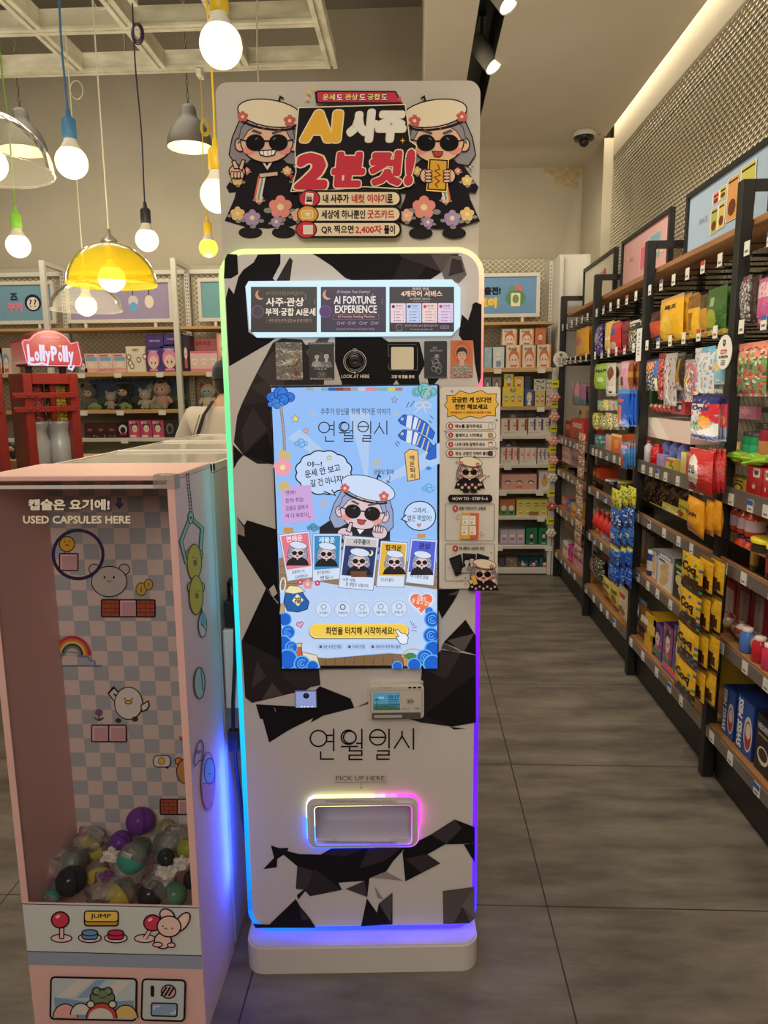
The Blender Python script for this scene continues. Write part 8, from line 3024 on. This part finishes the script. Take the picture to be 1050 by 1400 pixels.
jar('candy_tub', 'navy tub of white and yellow lollipops in the second bay', 'tub', 826, 676, 1.18, 0.916, 0.05, 0.075, (40, 56, 120), (206, 200, 180), ln='sweets')
jar('candy_tub', 'olive tub with a yellow flower beside the navy tub', 'tub', 843, 678, 1.18, 0.916, 0.05, 0.10, (86, 84, 50), (190, 180, 70), ln='sweets')
# third bay
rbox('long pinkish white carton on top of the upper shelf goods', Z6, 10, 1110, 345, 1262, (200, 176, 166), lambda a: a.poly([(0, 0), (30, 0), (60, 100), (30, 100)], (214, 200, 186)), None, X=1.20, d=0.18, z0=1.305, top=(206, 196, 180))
rbox('green carton standing on the long white carton', Z6, 2, 875, 58, 1025, (36, 84, 44), LB((60, 110, 60)), None, X=1.28, d=0.1, z0=1.47)
for k in range(5):
    y = onx(889 + 6.2 * k, 578, 1.21).y
    a = MB()
    a.ball((0, 0, 0.022), 0.02, 0.03, 0.022, (170, 50, 44), 12, 8)
    a.ball((0, -0.02, 0.03), 0.012, 0.014, 0.012, (210, 170, 150), 8, 6)
    tag(a.build('wrapped_sweet', 'foil', None, loc=(1.235, y, 1.431), rot=(0, 0, R90)), 'red wrapped sweet in the row on the long white carton', 'sweet', 'red sweets on the white carton')
rbox('red arched tin standing on the long white carton', Z6, 204, 1008, 296, 1116, (176, 60, 66), allof(lambda a: a.ell(50, 50, 30, 36, (70, 50, 56)), lambda a: a.rr(52, 40, 74, 66, 3, (206, 200, 190))), None, X=1.21, d=0.05, z0=1.431, name='sweet_tin', cat='tin')
jar('jelly_jar', 'red plastic jar at the left end of the upper shelf', 'jar', 889, 634, 1.175, 1.176, 0.035, 0.10, (190, 24, 30), (176, 20, 26), neck=0.6)
jar('drink_bottle', 'small white bottle beside the red jar', 'bottle', 880, 632, 1.175, 1.176, 0.022, 0.11, (206, 206, 206), (190, 60, 60), neck=0.5)
for k, s in enumerate(('left', 'middle', 'right')):
    jar('candy_bottle', '%s one of three periwinkle candy bottles with red caps' % s, 'bottle', 903 + 11.5 * k, 632, 1.22, 1.176, 0.034, 0.135, (104, 116, 190), (190, 40, 70), 'periwinkle candy bottles', neck=0.5)
rbox('yellow sweet pack in front of the periwinkle bottles', Z9, 272, 425, 345, 512, (206, 184, 70), allof(dots(5, (90, 140, 80), 12, 2), LB((206, 80, 120), 10, 30)), 0, d=0.03, name='sweet_pack', cat='sweet pack')
rbox('lilac sweet pack in front of the periwinkle bottles', Z9, 208, 395, 268, 485, (150, 140, 196), dots(6, (206, 160, 200), 10, 2), 0, d=0.03, name='sweet_pack', cat='sweet pack')
rbox('striped yellow and white pack beside the red cartons', Z9, 390, 378, 432, 525, (196, 180, 110), allof(band(0, 22, (226, 200, 60)), dots(6, (190, 190, 170), 8, 3)), 0, name='sweet_pack', cat='sweet pack')
for k, s in enumerate(('first', 'second', 'third', 'fourth')):
    rbox('%s red carton in the row by the hanging red bags' % s, Z9, 434 + 30 * k, 372 + 4 * k, 463 + 30 * k, 520 + 6 * k, (176, 52, 36), LB((206, 120, 80), 8, 16), 0, grp='red cartons')
pouch('bag of popcorn on the second shelf', Z9, 150, 770, 252, 930, (196, 176, 120), [('s', 0.35, [(226, 216, 190), (150, 130, 80)])], X=1.215)
pouch('pale yellow crisp bag with a blue mark on the second shelf', Z9, 245, 770, 375, 945, (210, 196, 96), [('s', 0.2, [(110, 150, 190), (226, 216, 160)]), ('e', 0.55, 0.7, 0.2, 0.14, (190, 150, 100))], X=1.21)
pouch('bright yellow crisp bag with a red mark on the second shelf', Z9, 370, 742, 470, 940, (214, 200, 60), [('e', 0.4, 0.5, 0.3, 0.12, (170, 70, 40)), ('r', 0, 0.2, 1, 0.3, (150, 160, 60))], X=1.22)
for k in range(4):
    y = onx(878 + 18 * k, 690, 1.3).y
    o = bagmesh(0.17, 0.2, 0.05, (50, 36, 30), [('s', 0.12, [(90, 60, 40), (150, 110, 60)]), ('r', 0.2, 0.4, 0.8, 0.5, (110, 80, 40))], seed=k).build('snack_bag', 'foil', None, loc=(1.31, y - 0.04, 1.12), rot=(-0.3, 0.25, R90))
    tag(o, 'dark brown bag in the shade behind the crisps on the second shelf', 'snack bag', 'dark bags in the shade')
GB = (128, 118, 104)
for k, s in enumerate(('first', 'second', 'third', 'fourth')):
    rbox('%s dun coloured carton at the back of the third shelf' % s, Z9, 62 + 32 * k, 985 + 14 * k, 92 + 32 * k, 1190 + 10 * k, GB, None, None, X=1.29, d=0.1, z0=0.612, grp='dun cartons')
jar('cookie_tub', 'blue and white round tub on the third shelf', 'tub', 884, 783, 1.175, 0.611, 0.045, 0.13, (40, 56, 130), (206, 206, 206), label=(190, 180, 170))
ck = lambda big: allof(band(0, 16, (120, 130, 160)), words('cookies', 14, 4, 86, 14, (236, 232, 226), 0.05), lambda a: a.ell(46, 40, 30, 11, (206, 170, 120), rot=-0.4), lambda a: a.ell(52, 58, 30, 11, (214, 180, 130), rot=-0.4), lambda a: a.ell(46, 78, 30, 11, (206, 170, 120), rot=-0.4), band(22, 27, (50, 66, 150), 8, 50))
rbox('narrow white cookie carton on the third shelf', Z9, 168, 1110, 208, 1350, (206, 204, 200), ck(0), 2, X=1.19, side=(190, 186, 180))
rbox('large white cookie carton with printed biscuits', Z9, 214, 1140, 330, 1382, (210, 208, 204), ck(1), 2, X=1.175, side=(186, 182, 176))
rbox('black and green cookie carton with pale biscuits', Z9, 336, 1215, 452, 1420, (44, 56, 40), allof(words('cookies', 10, 6, 90, 18, (150, 190, 110), 0.06), lambda a: a.ell(40, 48, 26, 14, (214, 190, 140)), lambda a: a.ell(62, 72, 26, 14, (214, 190, 140)), band(26, 32, (206, 200, 180), 20, 60)), 2, X=1.175)
pouch('light blue biscuit bag standing on the bottom shelf', Z7, 52, 560, 108, 700, (120, 150, 190), [('r', 0.2, 0.2, 0.8, 0.5, (206, 210, 214)), ('r', 0.1, 0.6, 0.9, 0.7, (50, 70, 130))], X=1.21)
pouch('brown biscuit bag with a white label on the bottom shelf', Z7, 72, 600, 130, 745, (120, 78, 44), [('r', 0.4, 0.25, 0.9, 0.45, (206, 200, 190)), ('e', 0.5, 0.7, 0.3, 0.15, (60, 36, 30))], X=1.195)
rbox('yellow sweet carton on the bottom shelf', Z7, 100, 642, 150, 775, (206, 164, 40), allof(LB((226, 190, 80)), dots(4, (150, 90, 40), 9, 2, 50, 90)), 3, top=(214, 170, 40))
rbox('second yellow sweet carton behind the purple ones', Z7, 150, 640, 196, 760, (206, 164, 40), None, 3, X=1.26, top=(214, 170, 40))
PUR = (104, 76, 140)
for k, s in enumerate(('left', 'middle', 'right')):
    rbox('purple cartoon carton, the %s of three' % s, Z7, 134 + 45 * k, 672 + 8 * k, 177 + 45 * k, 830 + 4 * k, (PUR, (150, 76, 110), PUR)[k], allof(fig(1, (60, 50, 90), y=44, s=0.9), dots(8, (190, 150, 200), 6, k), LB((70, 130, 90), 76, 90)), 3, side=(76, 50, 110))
rbox('tilted make up palette box with pink and yellow pans', Z7, 168, 778, 262, 880, (110, 90, 150), allof(*[(lambda i, j: lambda a: a.rr(8 + 30 * i, 8 + 30 * j, 34 + 30 * i, 34 + 30 * j, 3, ((214, 130, 160), (226, 200, 130), (190, 160, 196), (220, 110, 130), (206, 180, 150))[(i * 2 + j) % 5]))(i, j) for i in range(3) for j in range(2)], lambda a: a.rr(8, 70, 92, 94, 3, (190, 60, 70))), None, d=0.02, rx=-0.7, X=1.17, z0=0.245)
# nearest bay
rbox('pink star shaped header card on a yellow carton', Z6, 668, 1052, 820, 1145, (196, 110, 140), lambda a: a.star(50, 40, 40, (220, 150, 170), 6), None, X=1.27, d=0.02, z0=1.43)
rbox('yellow carton under the pink star card', Z6, 668, 1120, 716, 1255, (214, 170, 70), LB((226, 200, 150)), None, X=1.25, d=0.1, z0=1.27)
for k, s in enumerate(('left', 'right')):
    jar('candy_jar', '%s green candy jar with a dark lid' % s, 'jar', 1014 + 10 * k, 622, 1.20, 1.275, 0.034, 0.115, (36, 130, 84), (60, 60, 60), 'green candy jars', label=(50, 160, 110))
jar('candy_jar', 'dark red candy jar with a black lid', 'jar', 1037, 624, 1.20, 1.275, 0.04, 0.15, (130, 30, 44), (40, 36, 38), label=(160, 110, 60))
jar('candy_jar', 'grey lidded jar behind the green and the red jar', 'jar', 1030, 612, 1.29, 1.275, 0.035, 0.14, (90, 100, 96), (70, 70, 70))
for k, (px, s) in enumerate(((1011, 'left'), (1036, 'right'))):
    p = onx(px, 630, 1.20)
    crumple('snack_pack', '%s bright lime crinkled snack pack under the jars' % s, 'snack bag', (1.215, p.y, 1.30), 0.075, 50 + k, 'foil', (140, 180, 50), 'lime packs', 0.25, 0.3)
    p0 = onx(1018 + 30 * k, 650, 1.19)
YBX = (190, 164, 60)
for k, s in enumerate(('upper', 'lower')):
    rbox('yellow and black lemon carton, %s of two' % s, Z9, 782, 478 + 94 * k, 886, 572 + 90 * k, YBX, allof(lambda a: a.ell(40, 70, 34, 30, (60, 56, 30)), lambda a: a.ell(40, 74, 24, 22, (214, 196, 90)), words('LEMON', 24, 10, 76, 26, (60, 50, 30), 0.04)), None, z0=1.176 + 0.094 * (1 - k), d=0.16)
for k, (x0, x1) in enumerate(((888, 1004), (1008, 1060))):
    rbox(('red biscuit carton with a white label and a girl in red', 'red biscuit carton at the photo edge')[k], Z9, x0, 486 + 20 * k, x1, 706 + 10 * k, (176, 34, 40), allof(lambda a: a.rr(40, 4, 86, 36, 8, (214, 206, 196)), lambda a: a.ell(62, 20, 14, 8, (60, 50, 50)), lambda a: a.ell(50, 66, 16, 12, (200, 60, 60)), lambda a: a.ell(50, 70, 10, 8, (226, 196, 170)), words('TTF' if 0 else 'BISCUIT', 44, 10, 82, 16, (170, 40, 40), 0.05)), 0, d=0.12)
for k in range(5):
    px, py = (998, 1008, 1019, 1004, 1015)[k], (722, 722, 722, 760, 760)[k]
    jar('jelly_pot', '%s purple capped orange jelly pot' % ('left upper', 'middle upper', 'right upper', 'left lower', 'right lower')[k], 'jelly', px, py, 1.18, 0.916 + (0.105 if k < 3 else 0), 0.034, 0.10, (196, 70, 40), (84, 50, 90), 'orange jelly pots', label=(206, 180, 190), neck=0.7)
for k, (px, s) in enumerate(((1026, 'left'), (1048, 'right'))):
    jar('snack_tub', '%s dark tub with a bright yellow lid' % s, 'tub', px, 780, 1.165, 0.916, 0.058, 0.12, (56, 44, 30), (226, 206, 40), 'yellow lidded tubs', 1.12, label=(150, 110, 50) if k == 0 else (150, 50, 40))
    a = MB()
    a.lathe([(0.05, 0), (0.04, 0.05), (0.012, 0.10), (0.02, 0.13), (0.001, 0.131)], (0, 0, 0), (70, 48, 28), 14)
    y = onx(px + 4, 740, 1.24).y
    tag(a.build('twisted_bag', 'foil', None, loc=(1.245 + 0.06, y, 0.917)), '%s brown twisted bag behind the yellow lidded tubs' % s, 'snack bag', 'brown twisted bags')
for k, s in enumerate(('left', 'middle', 'right')):
    rbox('crimson carton with a pale front, %s of three on the third shelf' % s, Z7, 430 + 66 * k, 490 + 12 * k, 494 + 66 * k, 640 + 14 * k, (150, 36, 44), allof(lambda a: a.rr(30, 16, 92, 92, 2, (170, 150, 150)), lambda a: a.line([(60, 16), (60, 92)], 3, (130, 100, 100))), 2, X=1.27, d=0.14)
for k, (px, py) in enumerate(((993, 845), (1004, 838), (1016, 850), (1027, 846), (1040, 856), (1048, 848))):
    p = onx(px, py, 1.21)
    a = MB()
    a.ball((0, 0, 0.032), 0.034, 0.034, 0.032, (150, 140, 120), 14, 9, colf=lambda i, j: ((190, 160, 80), (170, 150, 140), (150, 60, 50), (206, 196, 180))[(i // 3 + j // 2 + k) % 4])
    tag(a.build('candy_globe', 'gloss', None, loc=(1.215 + 0.02 * (k % 2), p.y, 0.611 + (0.0 if k % 2 else 0.012))), ('clear candy globe of sweets farthest on the third shelf', 'second candy globe from the far end', 'third candy globe from the far end', 'fourth candy globe from the far end', 'fifth candy globe from the far end', 'candy globe nearest the photo edge')[k], 'candy globe', 'candy globes')
for k, (px, c, s) in enumerate(((1012, (80, 120, 190), 'blue'), (1030, (196, 40, 50), 'red'), (1044, (206, 60, 90), 'crimson'))):
    jar('toy_candy', '%s figure shaped candy dispenser at the shelf front' % s, 'candy toy', px, 868, 1.163, 0.611, 0.026, 0.09, c, (226, 206, 200), None, neck=0.7)
m_ = MB()
p0, p1 = onx(982, 980, 1.30), onx(1040, 960, 1.30)
rbox('mustard yellow card panel behind the cocoa cartons', Z7, 415, 800, 600, 1035, (150, 126, 30), None, None, X=1.36, d=0.01, z0=0.24, name='card_panel', cat='panel')
BLU = (32, 66, 140)


def cocoa(a):
    a.rr(2, 2, 98, 98, 1, (36, 76, 156))
    a.ell(72, 60, 34, 30, (200, 206, 214), rot=0.3)
    a.ell(72, 62, 27, 22, (176, 60, 50), rot=0.3)
    a.ell(74, 56, 20, 12, (220, 206, 196), rot=0.3)
    for i, ch in enumerate('SWISS MISS'):
        if ch != ' ':
            a.text(ch, 6, 92 - 8.4 * i - 7, 32, 92 - 8.4 * i, (236, 234, 230), 0.05, rot=-0.0)


def vert_word(t, x0, x1, y0, y1, c):
    """a word running up the side of a carton"""
    def f(a):
        v, fc = fat(t, 0.05)
        bx = glyphs(t)[2]
        P = []
        for q in v:
            u = (q[0] - bx[0]) / (bx[2] - bx[0])
            w = (q[1] - bx[1]) / (bx[3] - bx[1])
            r = a.map((x1 - (x1 - x0) * w, y1 - (y1 - y0) * u))
            P.append((r[0], r[1] - (q[2] if len(q) > 2 else 0), r[2]))
        n0 = len(a.mb.v)
        a.mb.v += P
        for q in fc:
            a.mb.f.append(tuple(i + n0 for i in q))
            a.mb.c.append(lin(c))
            a.mb.sm.append(False)
        a.lay += 0.0002
    return f


coc = allof(lambda a: a.rr(2, 2, 98, 98, 1, (36, 76, 156)), lambda a: a.ell(72, 58, 26, 32, (200, 206, 214)), lambda a: a.ell(72, 60, 20, 26, (176, 60, 50)), lambda a: a.ell(73, 52, 15, 14, (220, 206, 196)), vert_word('SWISS MISS', 8, 34, 6, 94, (236, 234, 230)))
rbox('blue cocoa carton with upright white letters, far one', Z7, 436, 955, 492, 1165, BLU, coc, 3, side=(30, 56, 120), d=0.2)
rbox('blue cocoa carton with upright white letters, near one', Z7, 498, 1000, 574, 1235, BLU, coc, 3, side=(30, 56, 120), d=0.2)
rbox('black cocoa carton with a cup at the photo edge', Z7, 580, 1078, 650, 1310, (34, 30, 32), allof(words("HERSHEY'S", 10, 14, 92, 26, (190, 190, 196), 0.04), lambda a: a.ell(56, 68, 38, 16, (214, 206, 200)), lambda a: a.ell(56, 66, 30, 11, (70, 40, 30)), band(32, 36, (160, 130, 70), 14, 80)), 3, d=0.2)


# ---- hanging strips of small packs on the black posts
def strip(lab, px, pxw, y0, y1, X, n, cols, grp, seed, dx=0.0, th=0.03):
    zt, zb = onx(px, y0, X).z, onx(px, y1, X).z
    ya, yb = onx(px - pxw / 2, (y0 + y1) / 2, X).y, onx(px + pxw / 2, (y0 + y1) / 2, X).y
    t = thing('snack_strip', lab, 'snack strip', (X + dx, (ya + yb) / 2, zt), R90, grp)
    h = (zt - zb) / n
    for k in range(n):
        base, prims, txt = cols[k % len(cols)]
        bagmesh(ya - yb, h * 0.97, th, base, prims, txt, 10, 12, seed + k).build('pack', 'foil', t, loc=(0.004 * math.sin(k * 3 + seed), 0, -h * k))


CH = [((222, 172, 40), [('e', 0.6, 0.78, 0.4, 0.2, (70, 40, 26)), ('e', 0.2, 0.82, 0.2, 0.1, (80, 46, 30)), ('r', 0, 0.9, 1, 1, (44, 34, 30)), ('s', 0.06, [(80, 150, 90), (60, 100, 160)])], [('Coq', 0.16, 0.2, 0.8, 0.52, (60, 36, 26))])]
CH2 = [((216, 168, 42), [('e', 0.5, 0.7, 0.42, 0.2, (70, 40, 26)), ('r', 0, 0.9, 1, 1, (44, 34, 30)), ('r', 0, 0, 1, 0.06, (120, 90, 40))], None)]
strip('yellow and brown chocolate pack strip, front of the three on the near post', 942, 30, 756, 962, 1.075, 4, CH, None, 3)
strip('yellow and brown chocolate pack strip, middle of the three on the near post', 960, 20, 757, 966, 1.10, 4, CH2, None, 9)
strip('yellow and brown chocolate pack strip, nearest the black post', 975, 20, 758, 970, 1.12, 4, CH2, None, 15)
BS = [((214, 206, 60), [('s', 0.2, [(90, 130, 60), (226, 220, 150)])], None), ((44, 96, 186), [('s', 0.25, [(206, 210, 214), (30, 60, 130)])], None), ((60, 110, 190), [('r', 0.2, 0.3, 0.7, 0.6, (214, 214, 200)), ('s', 0.15, [(30, 50, 110)])], None), ((30, 76, 176), [('r', 0, 0, 1, 0.2, (206, 200, 80)), ('s', 0.15, [(110, 150, 206)])], None), ((28, 70, 170), [('s', 0.2, [(90, 140, 206)])], None)]
strip('yellow and blue snack strip on the middle post, front one', 841, 14, 668, 800, 1.09, 5, BS, None, 4)
strip('yellow and blue snack strip on the middle post, second one', 851, 11, 664, 802, 1.105, 5, BS, None, 6)
strip('yellow and blue snack strip on the middle post, nearest the post', 861, 11, 664, 804, 1.118, 5, BS, None, 8)
KC_ = [((170, 150, 130), [('s', 0.5, [(206, 180, 150), (110, 80, 60), (206, 110, 110), (226, 214, 190)])], None)]
strip('strip of small clear keyring packs on the far black post', 791, 10, 660, 762, 1.10, 6, KC_, None, 5, th=0.02)
strip('strip of tiny toy packs above the keyring packs on the far post', 795, 9, 592, 655, 1.10, 4, KC_, None, 21, th=0.02)

bpy.data.scenes.remove(SCRATCH)
